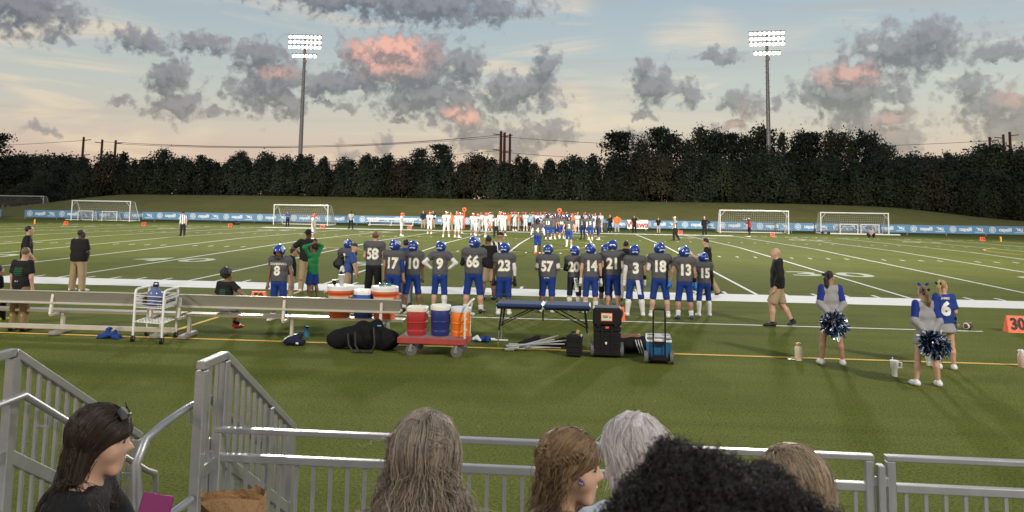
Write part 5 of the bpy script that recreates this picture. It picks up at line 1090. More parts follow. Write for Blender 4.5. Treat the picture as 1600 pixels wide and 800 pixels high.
# white bottle cart
def bottle_cart():
    a, b_, c, d = G(207, 534), G(252, 538), G(229, 525), G(274, 528); o = empty('bottle_cart', (a+d)/2, 0, 'white wire bottle cart on casters behind the bench', 'cart'); M = o.location
    P = {k: Vector(v)-M for k, v in zip('abcd', (a, b_, c, d))}; top = hgt(207, 534, 452)
    def side(p, q):
        def f(b): t = Vector((0, 0, top)); e = (q-p).normalized()*.10; b.tube([p+Vector((0, 0, .10)), p+t*.93, p+t*.985+e*.3, p+t+e, q+t-e, q+t*.985-e*.3, q+t*.93, q+Vector((0, 0, .10))], .022, 8)
        return f
    one('side_frame', white, o, side(P['a'], P['c'])); one('side_frame', white, o, side(P['b'], P['d']))
    def shelf(b, z):
        n = 9
        for i in range(n+1): f = i/n; p = P['a'].lerp(P['b'], f); q = P['c'].lerp(P['d'], f); b.tube([p+Vector((0, 0, z)), q+Vector((0, 0, z))], .007, 5)
        for i in range(6): f = i/5; p = P['a'].lerp(P['c'], f); q = P['b'].lerp(P['d'], f); b.tube([p+Vector((0, 0, z)), q+Vector((0, 0, z))], .008, 5)
    one('shelf', white, o, lambda b: shelf(b, top*.66)); one('shelf', white, o, lambda b: shelf(b, top*.38))
    def basket(b):
        for z in (.74, .80, .88):
            for u, v in (('a', 'b'), ('b', 'd'), ('d', 'c'), ('c', 'a')): b.tube([P[u]+Vector((0, 0, top*z)), P[v]+Vector((0, 0, top*z))], .007, 5)
    one('basket', white, o, basket)
    def plate(b):
        p, q = P['b']+Vector((.004, 0, 0)), P['d']+Vector((.004, 0, 0)); b.quad(p+Vector((0, 0, top*.68)), q+Vector((0, 0, top*.68)), q+Vector((0, 0, top*.86)), p+Vector((0, 0, top*.86))); p, q = P['a'], P['c']; b.quad(p+Vector((0, 0, top*.66)), q+Vector((0, 0, top*.66)), q+Vector((0, 0, top*.84)), p+Vector((0, 0, top*.84)))
    pl = one('side_panel', white, o, plate); d2 = (P['d']-P['b']); ang = math.atan2(d2.y, d2.x); text_obj('lettering', 'GATORADE', .085, C_NAVY, pl, Matrix.Translation((P['b']+P['d'])/2+Vector((.012, -.012, top*.775))) @ Matrix.Rotation(ang, 4, 'Z') @ FACE_CAM, bold=.003)
    one('lower_bar', white, o, lambda b: (b.tube([P['c']+Vector((0, 0, .14)), P['d']+Vector((0, 0, .14))], .015, 6)))
    for k in 'abcd': w_ = one('caster', black, o, lambda b: b.lathe([(.03, -.02), (.062, -.018), (.062, .018), (.03, .02)], 12, P[k]+Vector((0, 0, .062)), 'x')); one('hub', steel, w_, lambda b: b.lathe([(.02, -.026), (.02, .026)], 8, P[k]+Vector((0, 0, .062)), 'x'))
    mid = M+(P['a']+P['b']+P['c']+P['d'])/4; j = empty('water_jug', (mid.x-.03, mid.y, top*.665), 0, 'translucent blue water jug standing in the white cart', 'jug')
    one('jug_body', mat('blue_jug', (.16, .20, .42), .15, trans=.35, var=.05), j, lambda b: b.lathe([(.125, 0), (.135, .02), (.135, .10), (.125, .115), (.135, .13), (.135, .24), (.09, .30), (.045, .33), (.04, .36)], 18)); one('cap', C_NAVY, j, lambda b: b.lathe([(.045, .35), (.05, .355), (.05, .39), (.01, .395)], 12)); one('handle', C_NAVY, j, lambda b: b.tube([(-.05, 0, .36), (-.03, 0, .43), (.04, 0, .43), (.06, 0, .36)], .012, 6))
bottle_cart()
def lump(name, px, py, label, cat, m, caps, vox=.022, nz=.012, ns=28, parts=None, k=.04, rz=0):
    p = G(px, py); o = empty(name, p, rz, label, cat); S = Sdf(k)
    for c in caps: S.cap(*c)
    S.p = [q[:6]+([(np.array((0, 0, .004)), np.array((0, 0, -1.)))],)+q[7:] for q in S.p]
    V, F = S.mesh(vox, noise=lambda P: nz*fnoise(P, ns, 9)); link('body', mesh_np('body', V, F), o, m); 
    if parts: parts(o)
    return o
lump('crumpled_shirt', 170, 529, 'crumpled royal blue shirt lying on the turf by the bench', 'shirt', C_DARKBLUE, [((-.16, 0, .03), (.17, .05, .03), .05), ((-.08, .02, .07), (-.02, .03, .18), .06, .04), ((.05, 0, .06), (.1, .06, .14), .05, .03), ((-.2, -.06, .02), (-.05, -.05, .04), .03)], nz=.02, ns=40, parts=lambda o: one('sleeve', C_DARKBLUE, o, lambda b: b.tube([(.1, -.04, .05), (.2, -.07, .03), (.26, -.06, .015)], .03, 7, rr=[.04, .035, .02])))
def duffel(o):
    one('strap', black, o, lambda b: b.tube([(-.05, -.27, .35), (-.02, -.33, .12), (.08, -.40, .02), (.30, -.40, .02), (.33, -.32, .15), (.27, -.2, .42)], .018, 6)); one('handle', black, o, lambda b: b.tube([(-.2, -.22, .30), (-.15, -.3, .12), (-.02, -.42, .02), (.1, -.42, .02)], .016, 6)); one('brand_tag', mat('tag_blue', (.15, .35, .7), .5, var=0), o, lambda b: b.box((.36, -.17, .45), (.07, .01, .02)))
lump('duffel_bag', 565, 545, 'big black duffel bag slumped below the right bench', 'bag', mat('black_nylon', (.008, .008, .009), .85, var=.3, bump=.8, bscale=12, spec=.15), [((-.42, 0, .15), (.50, 0, .15), .19, .19), ((-.32, 0, .24), (.02, 0, .38), .12, .13), ((.0, 0, .34), (.28, 0, .40), .15, .13), ((.3, 0, .36), (.55, .02, .18), .13, .12), ((-.5, -.04, .12), (-.3, -.05, .2), .12)], nz=.030, ns=11, parts=duffel)
lump('drawstring_bag', 460, 540, 'small navy bag on the turf below the bench', 'bag', C_NAVY, [((-.13, 0, .06), (.13, 0, .06), .07), ((-.08, 0, .1), (.12, 0, .19), .07, .05)], nz=.014, ns=30, parts=lambda o: (one('strap', black, o, lambda b: b.tube([(-.1, -.06, .16), (-.19, -.08, .06), (-.12, -.1, .02)], .012, 5)), one('tag', white, o, lambda b: b.box((.08, -.085, .06), (.05, .008, .03)))))
def bottle(px, py, pt, r_, m, capm, label, name='water_bottle', handle=False):
    p = G(px, py); h = hgt(px, py, pt); o = empty(name, p, 0, label, 'bottle')
    one('flask', m, o, lambda b: b.lathe([(r_*.95, 0), (r_, .01), (r_, h*.70), (r_*.72, h*.80), (r_*.62, h*.82)], 16)); one('cap', capm, o, lambda b: (b.lathe([(r_*.68, h*.82), (r_*.7, h*.84), (r_*.68, h*.95), (r_*.25, h*.97), (r_*.2, h), (.004, h)], 14))); one('carry_loop', capm, o, lambda b: b.tube([(-r_*.6, 0, h*.86), (-r_*1.05, 0, h*.93), (-r_*.5, 0, h)], .008, 5))
bottle(479, 527, 509, .055, mat('teal_bottle', (.06, .25, .36), .25, trans=.3), black, 'clear teal water bottle standing under the bench'); bottle(1248, 563, 535, .067, mat('cream_bottle', (.78, .66, .45), .4), mat('ochre_cap', (.55, .36, .10), .5), 'cream water bottle with ochre cap left of the dark-haired cheerleader')
def card(): p = G(1237.5, 562); o = empty('card', p, .3, 'small white card lying by the cream bottle', 'card'); one('sheet', white, o, lambda b: b.box((0, 0, .012), (.16, .07, .008))); one('print', C_GREY, o, lambda b: b.box((.02, 0, .018), (.08, .03, .002)))
card()
def tumbler(px, py, pt, label, m=None):
    p = G(px, py); h = hgt(px, py, pt); m = m or mat('pale_grey_tumbler', (.50, .50, .48), .4); o = empty('tumbler', p, 0, label, 'tumbler', 'insulated tumblers')
    one('cup', m, o, lambda b: b.lathe([(.038, 0), (.04, .01), (.042, h*.38), (.058, h*.45), (.062, h*.78), (.06, h*.79)], 16)); one('lid', white, o, lambda b: b.lathe([(.064, h*.78), (.064, h*.83), (.02, h*.84)], 14)); one('handle', m, o, lambda b: b.tube([(.058, 0, h*.74), (.11, 0, h*.72), (.11, 0, h*.46), (.056, 0, h*.46)], .012, 6)); one('straw', white, o, lambda b: b.tube([(-.02, 0, h*.8), (-.03, 0, h)], .007, 5))
tumbler(1398, 588, 558, 'pale grey handled tumbler with straw left of the bow-wearing cheerleader'); tumbler(1459, 572, 545, 'white tumbler standing between the two blond cheerleaders', white); tumbler(1452, 571, 550, 'white tumbler half hidden by the leg of the bow-wearing cheerleader', mat('white_tumbler', (.65, .65, .62), .4))
bottle(1598, 574, 546, .07, mat('pink_bottle', (.52, .36, .28), .4), white, 'pinkish bottle cut by the right edge of the view')
def football():
    p = G(1513, 515); o = empty('football', (p.x, p.y, .0), .6, 'brown football on the turf beside the blue-jersey cheerleader', 'ball'); one('skin', mat('football_leather', (.10, .045, .03), .5, bump=.3, bscale=150), o, lambda b: b.lathe([(.004, -.14), (.035, -.12), (.07, -.07), (.085, 0), (.07, .07), (.035, .12), (.004, .14)], 18, (0, 0, .085), 'x')); one('stripe', white, o, lambda b: [b.lathe([(.0655, z-.012), (.066 if z < 0 else .0655, z), (.060 if z > 0 else .071, z+.012)], 18, (0, 0, .085), 'x') for z in (-.08,)]); one('laces', white, o, lambda b: [b.box((x, -.05, .158), (.006, .03, .006)) for x in (-.03, 0, .03)])
football()
def yard_sign(px, py, s, txt, label, rz=0, wd=1.0, m=None):
    p = G(px, py); o = empty('yard_marker', p, rz, label, 'yard marker', 'orange yard markers'); one('panel', m or orange, o, lambda b: b.add([(-s*.6*wd, -s*.34, 0), (s*.6*wd, -s*.34, 0), (s*.54*wd, -s*.05, s), (-s*.54*wd, -s*.05, s), (-s*.6*wd, s*.34, 0), (s*.6*wd, s*.34, 0), (s*.54*wd, s*.05, s), (-s*.54*wd, s*.05, s)], [(0,1,2,3), (5,4,7,6), (1,5,6,2), (4,0,3,7), (3,2,6,7), (4,5,1,0)]))
    text_obj('lettering', txt, s*.98, black, o, Matrix.Translation((0, -s*.205-.012, s*.5)) @ Matrix.Rotation(R(-16), 4, 'X') @ FACE_CAM, bold=.012, sx=.9); return o
yard_sign(1588, 519, .36, '30', 'orange 30 yard marker at the right edge of the near sideline', wd=1.05); yard_sign(404, 473, .29, '50', 'orange yard marker standing behind the seated boy', wd=1.2); yard_sign(964, 500, .31, '40', 'orange yard marker behind the black tool chest')
# red platform truck with three coolers
redm = mat('worn_red_deck', (.33, .045, .04), .7, var=.35, scale=7, bump=.3, bscale=20)
def truck():
    pl, pr = G(630, 549), G(732, 554); wd = pr.x-pl.x+.02; o = empty('platform_truck', ((pl.x+pr.x)/2, -10.75, 0), R(-2), 'red flat platform truck with white push handle', 'cart'); M = o.location
    one('deck', redm, o, lambda b: b.box((0, 0, .27), (wd, .62, .11), bev=.012)); one('deck_mat', mat('dirty_deck_top', (.20, .13, .12), .85, var=.35, scale=6), o, lambda b: b.box((0, 0, .327), (wd-.04, .58, .008)))
    one('push_handle', mat('cream_paint', (.62, .60, .50), .5, var=.1), o, lambda b: (b.tube([(wd/2-.03, -.26, .20), (wd/2-.03, -.26, .74), (wd/2+.01, -.24, .90), (wd/2+.05, -.16, .96), (wd/2+.05, .16, .96), (wd/2+.01, .24, .90), (wd/2-.03, .26, .74), (wd/2-.03, .26, .25)], .018, 8), b.tube([(wd/2-.03, -.26, .64), (wd/2-.03, .26, .64)], .014, 6), b.tube([(wd/2-.03, -.26, .46), (wd/2-.03, .26, .46)], .014, 6)))
    for x in (-wd*.30, wd*.36):
        for y in (-.24, .24):
            w_ = one('caster', rubber, o, lambda b: b.lathe([(.05, -.03), (.10, -.026), (.10, .026), (.05, .03)], 16, (x, y, .10), 'y')); one('fork', steel, w_, lambda b: (b.box((x-.01, y-.04, .15), (.05, .012, .14), rot=Matrix.Rotation(.25, 3, 'Y')), b.box((x-.01, y+.04, .15), (.05, .012, .14), rot=Matrix.Rotation(.25, 3, 'Y')), b.box((x-.02, y, .215), (.09, .1, .012)), b.lathe([(.03, -.035), (.03, .035)], 10, (x, y, .10), 'y')))
    return o
truck()
yt = -10.75
cooler_jug(atY(651.5, 520, yt), .175, .50, mat('red_cooler', (.36, .025, .03), .5, var=.06), 'square red cooler with cream lid on the truck', 'jug', sq=5, z=.333, lidm=mat('cream_lid', (.62, .59, .48), .5)); cooler_jug(atY(688, 520, yt), .175, .54, navyc, 'round navy cooler with white lid on the truck', 'jug', z=.333, lidm=mat('off_white_lid', (.66, .66, .60), .5)); cooler_jug(atY(719.5, 520, yt), .175, .51, mat('bright_orange_cooler', (.82, .19, .02), .45, var=.05), 'round bright orange cooler on the truck by the handle', 'jug', z=.333, lidm=mat('grey_white_lid', (.52, .56, .60), .5))
lump('blue_cloth', 752, 535, 'blue and white cloth lying behind the platform truck', 'cloth', C_DARKBLUE, [((-.12, 0, .03), (.12, 0, .04), .05), ((.02, 0, .06), (.1, .02, .09), .05)], nz=.02, ns=36, parts=lambda o: one('white_fold', C_WHITE, o, lambda b: b.tube([(-.16, -.02, .06), (-.08, -.04, .10), (.0, -.06, .04)], .03, 7, rr=[.03, .045, .02])))
def flagpole(): a, c = G(757, 533), G(794, 533.5); o = empty('pole_rod', a, 0, 'thin white pole lying between truck and treatment table', 'pole'); one('rod', white, o, lambda b: b.tube([(0, 0, .03), (c.x-a.x, 0, .03)], .014, 6)); one('sleeve', C_WHITE, o, lambda b: b.tube([(.0, .02, .04), ((c.x-a.x)*.45, .02, .04)], .022, 6))
flagpole()
# folding treatment table
def table():
    a, c = G(783, 540), G(915, 552); z = .80; y0 = -9.95; xl, xr = atY(774, 480, y0).x, atY(924, 490, y0).x; wd = xr-xl; o = empty('treatment_table', ((xl+xr)/2, y0+.35, 0), R(-1), 'navy padded folding treatment table with black legs', 'table'); nv = mat('navy_vinyl', (.018, .035, .095), .35, var=.08)
    for s in (-1, 1): one('pad', nv, o, lambda b: b.box((s*wd/4, 0, z-.035), (wd/2-.008, .66, .075), bev=.028)); one('pad_frame', black, o, lambda b: b.box((s*wd/4, 0, z-.085), (wd/2-.06, .58, .03)))
    for s in (-1, 1):
        for y in (-.27, .27):
            l = one('leg', black, o, lambda b: b.tube([(s*(wd/2-.12), y, z-.09), (s*(wd/2-.07), y, .3)], .017, 6)); one('leg_extension', alu, l, lambda b: b.tube([(s*(wd/2-.075), y, .34), (s*(wd/2-.05), y, 0)], .012, 6))
        one('brace', black, o, lambda b: (b.tube([(s*(wd/2-.08), -.22, .38), (s*.18, -.22, z-.1)], .012, 5), b.tube([(s*(wd/2-.08), .22, .38), (s*.18, .22, z-.1)], .012, 5), b.tube([(s*(wd/2-.09), -.27, .42), (s*(wd/2-.09), .27, .42)], .011, 5)))
        one('cable', steel, o, lambda b: b.tube([(s*.02, -.25, z-.16), (s*(wd/2-.1), -.25, .48)], .003, 4))
    one('centre_leg', black, o, lambda b: b.tube([(0, -.27, z-.09), (0, -.27, z-.30)], .016, 6))
table()
def tripods():
    a = G(795, 546); o = empty('folded_frame', (a.x, a.y+.05, 0), R(-3), 'bundle of folded silver metal legs lying under the table', 'folding frame'); L = G(890, 545).x-a.x
    for i in range(7): one('metal_leg', mat('bright_aluminium', (.62, .62, .60), .35, .5, var=.1), o, lambda b: (b.tube([(.03*(i % 4), .16*(i % 3)-.2, .03+.03*(i//3)), (L*(.62+.06*i), .11*(i % 4)-.02, .06+.055*(i % 4))], .013, 6), b.tube([(.03*(i % 4)-.05, .16*(i % 3)-.2, .03+.03*(i//3)), (.03*(i % 4)+.12, .16*(i % 3)-.2, .034+.03*(i//3))], .024, 6), b.tube([(L*.3, .16*(i % 3)-.14, .05), (L*.38, .16*(i % 3)-.12, .09)], .022, 6)))
    lump('black_sheath', 850, 541, 'black cloth sheath lying under the silver frame legs', 'cover', C_BLACK, [((-.45, 0, .03), (.45, 0, .03), .05), ((-.35, .05, .05), (-.1, .08, .16), .05, .04), ((.15, 0, .05), (.4, 0, .12), .06)], nz=.014, ns=18, parts=lambda o2: one('drawcord', black, o2, lambda b: b.tube([(-.45, -.03, .04), (-.55, -.06, .02), (-.5, -.1, .02)], .01, 5)))
tripods()
def hardcase():
    a = G(897.5, 559); h = hgt(897.5, 559, 525); o = empty('hard_case', (a.x, a.y+.12, 0), R(-8), 'small black ribbed hard case standing by the tool chest', 'case')
    one('shell', black, o, lambda b: b.box((0, 0, h/2+.01), (.27, .20, h), bev=.025)); [one('rib', black, o, lambda b: b.box((0, -.103, z), (.22, .02, .025), bev=.005)) for z in (h*.25, h*.5, h*.75)]; one('handle', black, o, lambda b: b.tube([(-.06, 0, h), (-.05, 0, h+.05), (.05, 0, h+.05), (.06, 0, h)], .013, 6)); one('tag', mat('tan_tag', (.5, .27, .10), .6), o, lambda b: b.box((.06, -.03, h+.06), (.05, .02, .06), rot=Matrix.Rotation(.5, 3, 'Y'))); [one('latch', black, o, lambda b: b.box((s*.08, -.108, h*.86), (.05, .02, .06), bev=.006)) for s in (-1, 1)]
hardcase()
def chest():
    a = G(949, 560); wd = G(972, 560).x-G(926, 560).x; h1 = hgt(949, 560, 508); h2 = hgt(949, 560, 490); o = empty('tool_chest', (a.x, a.y+.22, 0), R(-1), 'tall black rolling tool chest stack with orange-edged label', 'tool chest')
    one('lower_box', black, o, lambda b: (b.box((0, 0, h1*.44), (wd*.92, .42, h1*.72), bev=.02))); one('middle_tray', black, o, lambda b: b.box((0, 0, h1*.88), (wd*.94, .43, h1*.17), bev=.015)); up = one('upper_box', black, o, lambda b: (b.box((0, 0, h1*.98+(h2-h1*.96)/2+.04), (wd*.98, .44, h2-h1*.98+.10), bev=.03)))
    zc = h1*.98+(h2-h1*.96)/2+.04
    for x in (-wd*.30, wd*.30): one('rail_post', black, o, lambda b: b.box((x*.55, -.215, h1*.55), (.05, .03, h1*.8), bev=.008))
    for i in range(5): one('rib', black, o, lambda b: b.box((0, -.213, h1*(.2+.12*i)), (wd*.88, .012, .018)))
    one('label_frame', orange, up, lambda b: b.box((-.01, -.225, zc+.0), (.20, .01, .14))); lb = one('label', mat('cream_label', (.66, .60, .45), .5, var=.08), up, lambda b: b.box((-.01, -.232, zc), (.18, .008, .12))); one('print_line', black, up, lambda b: [b.box((-.03, -.238, zc+.02-.025*i), (.10-.02*i, .004, .012)) for i in range(2)]); one('print', orange, up, lambda b: b.box((.05, -.238, zc), (.03, .004, .03)))
    one('latch', orange, o, lambda b: b.box((0, -.225, h1*.93), (.06, .02, .03))); [one('latch', black, o, lambda b: b.box((s*wd*.3, -.23, h1*.98), (.07, .03, .05), bev=.008)) for s in (-1, 1)]; one('sticker', white, o, lambda b: b.box((-.02, -.234, h1*.46), (.03, .004, .04)))
    for s in (-1, 1): w_ = one('wheel', rubber, o, lambda b: b.lathe([(.04, -.035), (.13, -.03), (.13, .03), (.04, .035)], 16, (s*wd*.50, -.08, .13), 'x')); one('hub', black, w_, lambda b: b.lathe([(.05, -.04), (.05, .04)], 10, (s*wd*.50, -.08, .13), 'x'))
    one('base', black, o, lambda b: b.box((0, -.05, .08), (wd*.86, .34, .07), bev=.01))
chest()
def sackbag(o):
    for i in range(3): one('stripe', C_WHITE, o, lambda b: b.tube([(.02+.045*i, -.165, .26), (.05+.045*i, -.20, .15), (.10+.045*i, -.19, .03)], .010, 5))
    S = Sdf(.03); S.cap((-.22, .02, .24), (.08, .02, .27), .07); S.cap((.26, .02, .24), (.36, .02, .22), .07); V, F = S.mesh(.02); link('tan_ball', mesh_np('tan_ball', V, F), o, mat('tan_leather', (.24, .10, .05), .5))
lump('striped_bag', 990, 551, 'black bag with three white stripes between tool chest and blue cooler', 'bag', C_BLACK, [((-.30, 0, .13), (.34, 0, .13), .14), ((-.1, 0, .16), (.2, 0, .18), .13)], nz=.01, ns=16, parts=sackbag)
def rolling_cooler():
    a = G(1031, 569); wd = G(1052, 569).x-G(1010, 569).x; h = hgt(1031, 569, 527); o = empty('rolling_cooler', (a.x, a.y+.22, 0), R(-3), 'blue rolling cooler with grey lid and raised black handle', 'cooler'); bm_ = mat('cooler_blue', (.018, .115, .27), .4, var=.06)
    b0 = MB(); x, y = wd/2*.90, .21
    one('body', bm_, o, lambda b: b.add([(-x*.92, -y*.92, .05), (x*.92, -y*.92, .05), (x*.92, y*.92, .05), (-x*.92, y*.92, .05), (-x, -y, h*.80), (x, -y, h*.80), (x, y, h*.80), (-x, y, h*.80)], [(3, 2, 1, 0), (4, 5, 6, 7), (0, 1, 5, 4), (1, 2, 6, 5), (2, 3, 7, 6), (3, 0, 4, 7)])); [one('side_rib', bm_, o, lambda b: b.box((s*x*.55, -y*.98, h*.42), (.05, .03, h*.62), bev=.01)) for s in (-1, 1)]
    one('rim', white, o, lambda b: b.box((0, 0, h*.845), (x*2.08, y*2.08, h*.09), bev=.012)); ld = one('lid', mat('grey_lid', (.20, .205, .21), .5, var=.08), o, lambda b: b.box((0, 0, h*.945), (x*2.06, y*2.08, h*.10), bev=.02)); [one('cup_holder', black, ld, lambda b: b.box((s*x*.6, .06, h*.998), (.12, .10, .006))) for s in (-1, 1)]; one('lid_handle', white, o, lambda b: b.box((0, -y*1.04, h*.86), (.20, .03, .07), bev=.01))
    ht = hgt(1031, 569, 483); one('pull_handle', black, o, lambda b: (b.tube([(-.10, -y-.05, .10), (-.10, -y-.05, ht-.03), (-.08, -y-.05, ht), (.08, -y-.05, ht), (.10, -y-.05, ht-.03), (.10, -y-.05, .10)], .014, 7), b.box((0, -y-.05, h*.80), (.21, .03, .05)))); one('base', black, o, lambda b: b.box((0, -.02, .075), (x*1.6, y*2.1, .06), bev=.01)); one('axle_cover', black, o, lambda b: b.box((0, -y-.05, .11), (.24, .05, .10), bev=.015))
    for s in (-1, 1): w_ = one('wheel', rubber, o, lambda b: b.lathe([(.04, -.035), (.105, -.03), (.105, .03), (.04, .035)], 16, (s*x*1.04, -y*.8, .105), 'x')); one('hub', black, w_, lambda b: b.lathe([(.045, -.04), (.045, .04)], 10, (s*x*1.04, -y*.8, .105), 'x'))
rolling_cooler()
for (x, y, lb) in [(455, 470, 'black cleats lying'), ]:
    pass

# ------------------------------------------------------------------ people on and beyond the field
C_WJ = cloth('white_jersey', (.58, .58, .57)); M_DNUM = mat('dark_number', (.03, .025, .03), .6, var=0); C_WP = cloth('white_pants', (.55, .55, .55))
FV = .036
def opp(feet, ytop, label, face=0, arms=('low', 'low'), legs='stand', num=None, skn=1, group='visiting players on the field', sock=.3, **kw):
    p = G(*feet); H = hgt(*feet, ytop)/1.03; return person(label, p, min(max(H, 1.7), 1.95), R(face), kw.pop('build', 1.0), arms, legs, sk=skn, top='jersey', topm=C_WJ, sleeve=.5, bottom='football', botm=C_WP, sock=sock, sockm=C_WHITE, shoe=kw.pop('shoe', M_SHOE_W), helmet='orange', number=num, numm=M_DNUM, vox=FV, fingers=False, face_on=False, group=group, hpitch=-.1, **kw)
def home(feet, ytop, label, face=180, arms=('down', 'down'), legs='stand', num=None, skn=2, shoe=None, **kw):
    p = G(*feet); H = hgt(*feet, ytop)/1.03; return person(label, p, min(max(H, 1.68), 1.95), R(face), kw.pop('build', 1.0), arms, legs, sk=skn, top='jersey', topm=C_JERSEY, sleeve=.5, bottom='football', botm=C_BLUE, sock=kw.pop('sock', .4), sockm=kw.pop('sockm', C_WHITE), shoe=shoe or M_SHOE_W, helmet='blue', chestnum=num, vox=FV, fingers=False, face_on=False, group='home players on the field', **kw)
def civ(feet, ytop, label, face=0, **kw):
    p = G(*feet); H = hgt(*feet, ytop); a = dict(vox=FV, fingers=False, face_on=False, bottom='pants', botm=C_KHAKI, shoe=M_SHOE_K, hair=('short', M_HAIRB), top='tee', topm=BK, sleeve=.7); a.update(kw); return person(label, p, min(max(H, 1.6), 1.92), R(face), **a)
opp((627, 369), 331, 'visiting player standing farthest left of the white huddle', -80, ('low', 'low'), 'wide'); opp((671, 366), 330, 'visiting player facing away next to two staff men', 0, num='4'); opp((697, 370.5), 329, 'visiting player number 2 with his back to the stands', 0, ('wide', 'wide'), 'wide', num='2', build=1.15); opp((714, 371.5), 330, 'visiting player striding left of the tall orange marker', -40, ('reach', 'low'), 'wide', build=1.1); opp((719.5, 365), 331.5, 'visiting player half hidden left of the orange marker', -30)
opp((739, 368), 332, 'visiting player just right of the tall orange marker', 10, ('front', 'front')); opp((746.5, 369.5), 333, 'visiting player number 7 bending toward the huddle', 0, num='7', build=1.1); opp((759, 371), 331, 'visiting player stepping in front of the striped official', -60, legs='step'); opp((781, 369), 329, 'tall visiting player behind the striped official', 20); opp((787, 369), 331, 'dark-legged visiting player right of the striped official', -20, skn=3, shoe=M_SHOE_W)
opp((489, 376), 337.5, 'visiting player alone left of the hatted coach, facing right', -85, ('low', 'down'), 'stand')
k = 0
for i, x in enumerate([752, 766, 799, 804, 807.5, 816, 821, 831, 835, 839.5, 844.5, 851, 858, 866, 879, 884, 893, 898, 902, 913, 921, 929, 938]):
    y = 360.5+(x-752)*.012; opp((x, y-.3*(i % 3)), y-29.5-(i % 4)*.6, 'visiting player in white waiting in the crowd along the far sideline', 180+(-30, 20, 0, 40)[i % 4], (('low', 'low'), ('hips', 'low'), ('cross', 'cross'), ('down', 'collar'))[i % 4], skn=(1, 2, 0, 3)[i % 4], group='visiting players on the far sideline', build=(1, 1.15, .95)[i % 3])
home((840, 396.5), 339.6, 'home player number 4 in orange shoes facing the stands', 175, ('wide', 'wide'), 'narrow', '4', 3, M_SHOE_O, sock=(.2, .85), sockm=(BK, C_WHITE), sleeves2=((C_WHITE, .5, 1.9), (C_WHITE, .5, 1.9))); home((856, 376), 333, 'broad home player number 13 with hand on hip on the field', 172, ('down', 'hips'), 'stand', '13', 3, M_SHOE_K, build=1.2); home((864, 374), 335, 'home player behind the broad number 13', 200, skn=1); home((870.5, 372), 332.5, 'home player number 12 under the round orange marker', 180, ('low', 'low'), num='12', build=1.1); home((877.5, 373), 335, 'home player number 44 beside number 12', 170, ('collar', 'low'), num='44', skn=1); home((889, 386), 335.6, 'home player number 2 walking toward the stands', 178, ('wide', 'wide'), 'step', '2', 0, sock=(.2, .9))
home((885.5, 373), 333.5, 'home player behind number 2 looking left', 120, skn=2); home((910.5, 374), 335, 'home player with dark arms right of the huddle', 150, skn=3, num='2', shoe=M_SHOE_K, sock=None); home((922.5, 375.5), 334, 'home player in lime shoes facing the stands', 175, ('down', 'down'), 'step', '5', 2, M_SHOE_Y, sleeves2=((C_WHITE, .5, 1.9), (C_WHITE, .5, 1.9))); home((935, 375), 337, 'rightmost home player of the group on the field', 130, ('front', 'low'), 'step', skn=2)
def ref(feet, ytop, label, face, legs='stand', arms=('down', 'down'), hat=BK, **kw): return civ(feet, ytop, label, face, top='tee', topm=M_STRIPE, botm=BK, hat=('cap', hat), hair=None, legs=legs, arms=arms, group='striped officials', **kw)
ref((285, 368.5), 331, 'striped referee standing alone at the left of the field', 176, 'stand', sk=0, build=1.1); ref((548, 357.8), 330, 'striped referee at the far sideline left of the empty bench', 175, 'wide', ('low', 'low'), sk=3); ref((775, 371.5), 335, 'striped official standing amid the white players', 0, sk=3); ref((1055, 375.5), 338, 'striped referee in white cap walking left on the right field', 100, 'walk', ('walkf', 'walkb'), hat=C_WHITE, sk=0)
civ((449, 353.8), 330, 'woman in blue top before the second goal', 180, topm=C_POLO, botm=BK, sleeve=1.0, sk=0, build=.95, arms=('cross', 'cross'), hair=('long', M_HAIRBR)); civ((661, 357.5), 329, 'visiting staff man in dark jacket and khakis', 178, topm=C_NAVY, sleeve=1.9, sk=0, arms=('low', 'low')); civ((676.5, 357.8), 329, 'visiting staff man in dark vest with white sleeves', 160, topm=C_NAVY, sleeve=.4, sleeves2=((C_WHITE, .3, 1.9), (C_WHITE, .3, 1.9)), sk=0, arms=('cross', 'cross'))
civ((704, 361.5), 331, 'visiting staff in orange shirt behind player number 2', 170, topm=C_ORANGE, sk=0); civ((793.5, 361), 331, 'visiting coach in orange shirt and tan shorts, arms folded', 180, topm=C_ORANGE, bottom='shorts', sk=2, build=1.2, arms=('cross', 'cross')); civ((810, 361), 332, 'visiting coach in orange shirt and white cap turned left', 90, topm=C_ORANGE, hat=('cap', C_WHITE), sk=0, build=1.2); civ((827, 361.3), 333, 'person in light blue shirt and black shorts in the crowd', 180, topm=C_LBLUE, bottom='shorts', botm=BK, sk=1, arms=('low', 'low')); civ((894.5, 362), 333, 'visiting staff in orange shirt behind the grey players', 180, topm=C_ORANGE, sk=0)
civ((953, 363), 335.6, 'woman in black standing left of the orange-shirted man', 185, sleeve=1.9, botm=BK, shoe=M_SHOE_W, hair=('long', M_HAIRBL), sk=0, build=.9, arms=('low', 'collar')); civ((964, 363.6), 335.6, 'man in orange shirt and grey trousers, hands on hips', 180, topm=C_ORANGE, botm=C_GREY, hat=('cap', BK), sk=0, build=1.3, arms=('hips', 'hips')); civ((991, 364.5), 336.5, 'man in black shading his eyes before the white board', 180, botm=BK, sk=1, build=1.1, arms=('brow', 'low'))
civ((1029, 365.3), 340, 'cameraman in black T-shirt and grey shorts', 150, bottom='shorts', botm=C_GREY, sk=0, arms=('low', 'camera'), build=1.05); civ((1101, 367.4), 338.5, 'coach in black with white cap, hand on hip', 165, sleeve=1.9, botm=BK, hat=('cap', C_WHITE), sk=0, arms=('hips', 'down'), build=1.1)
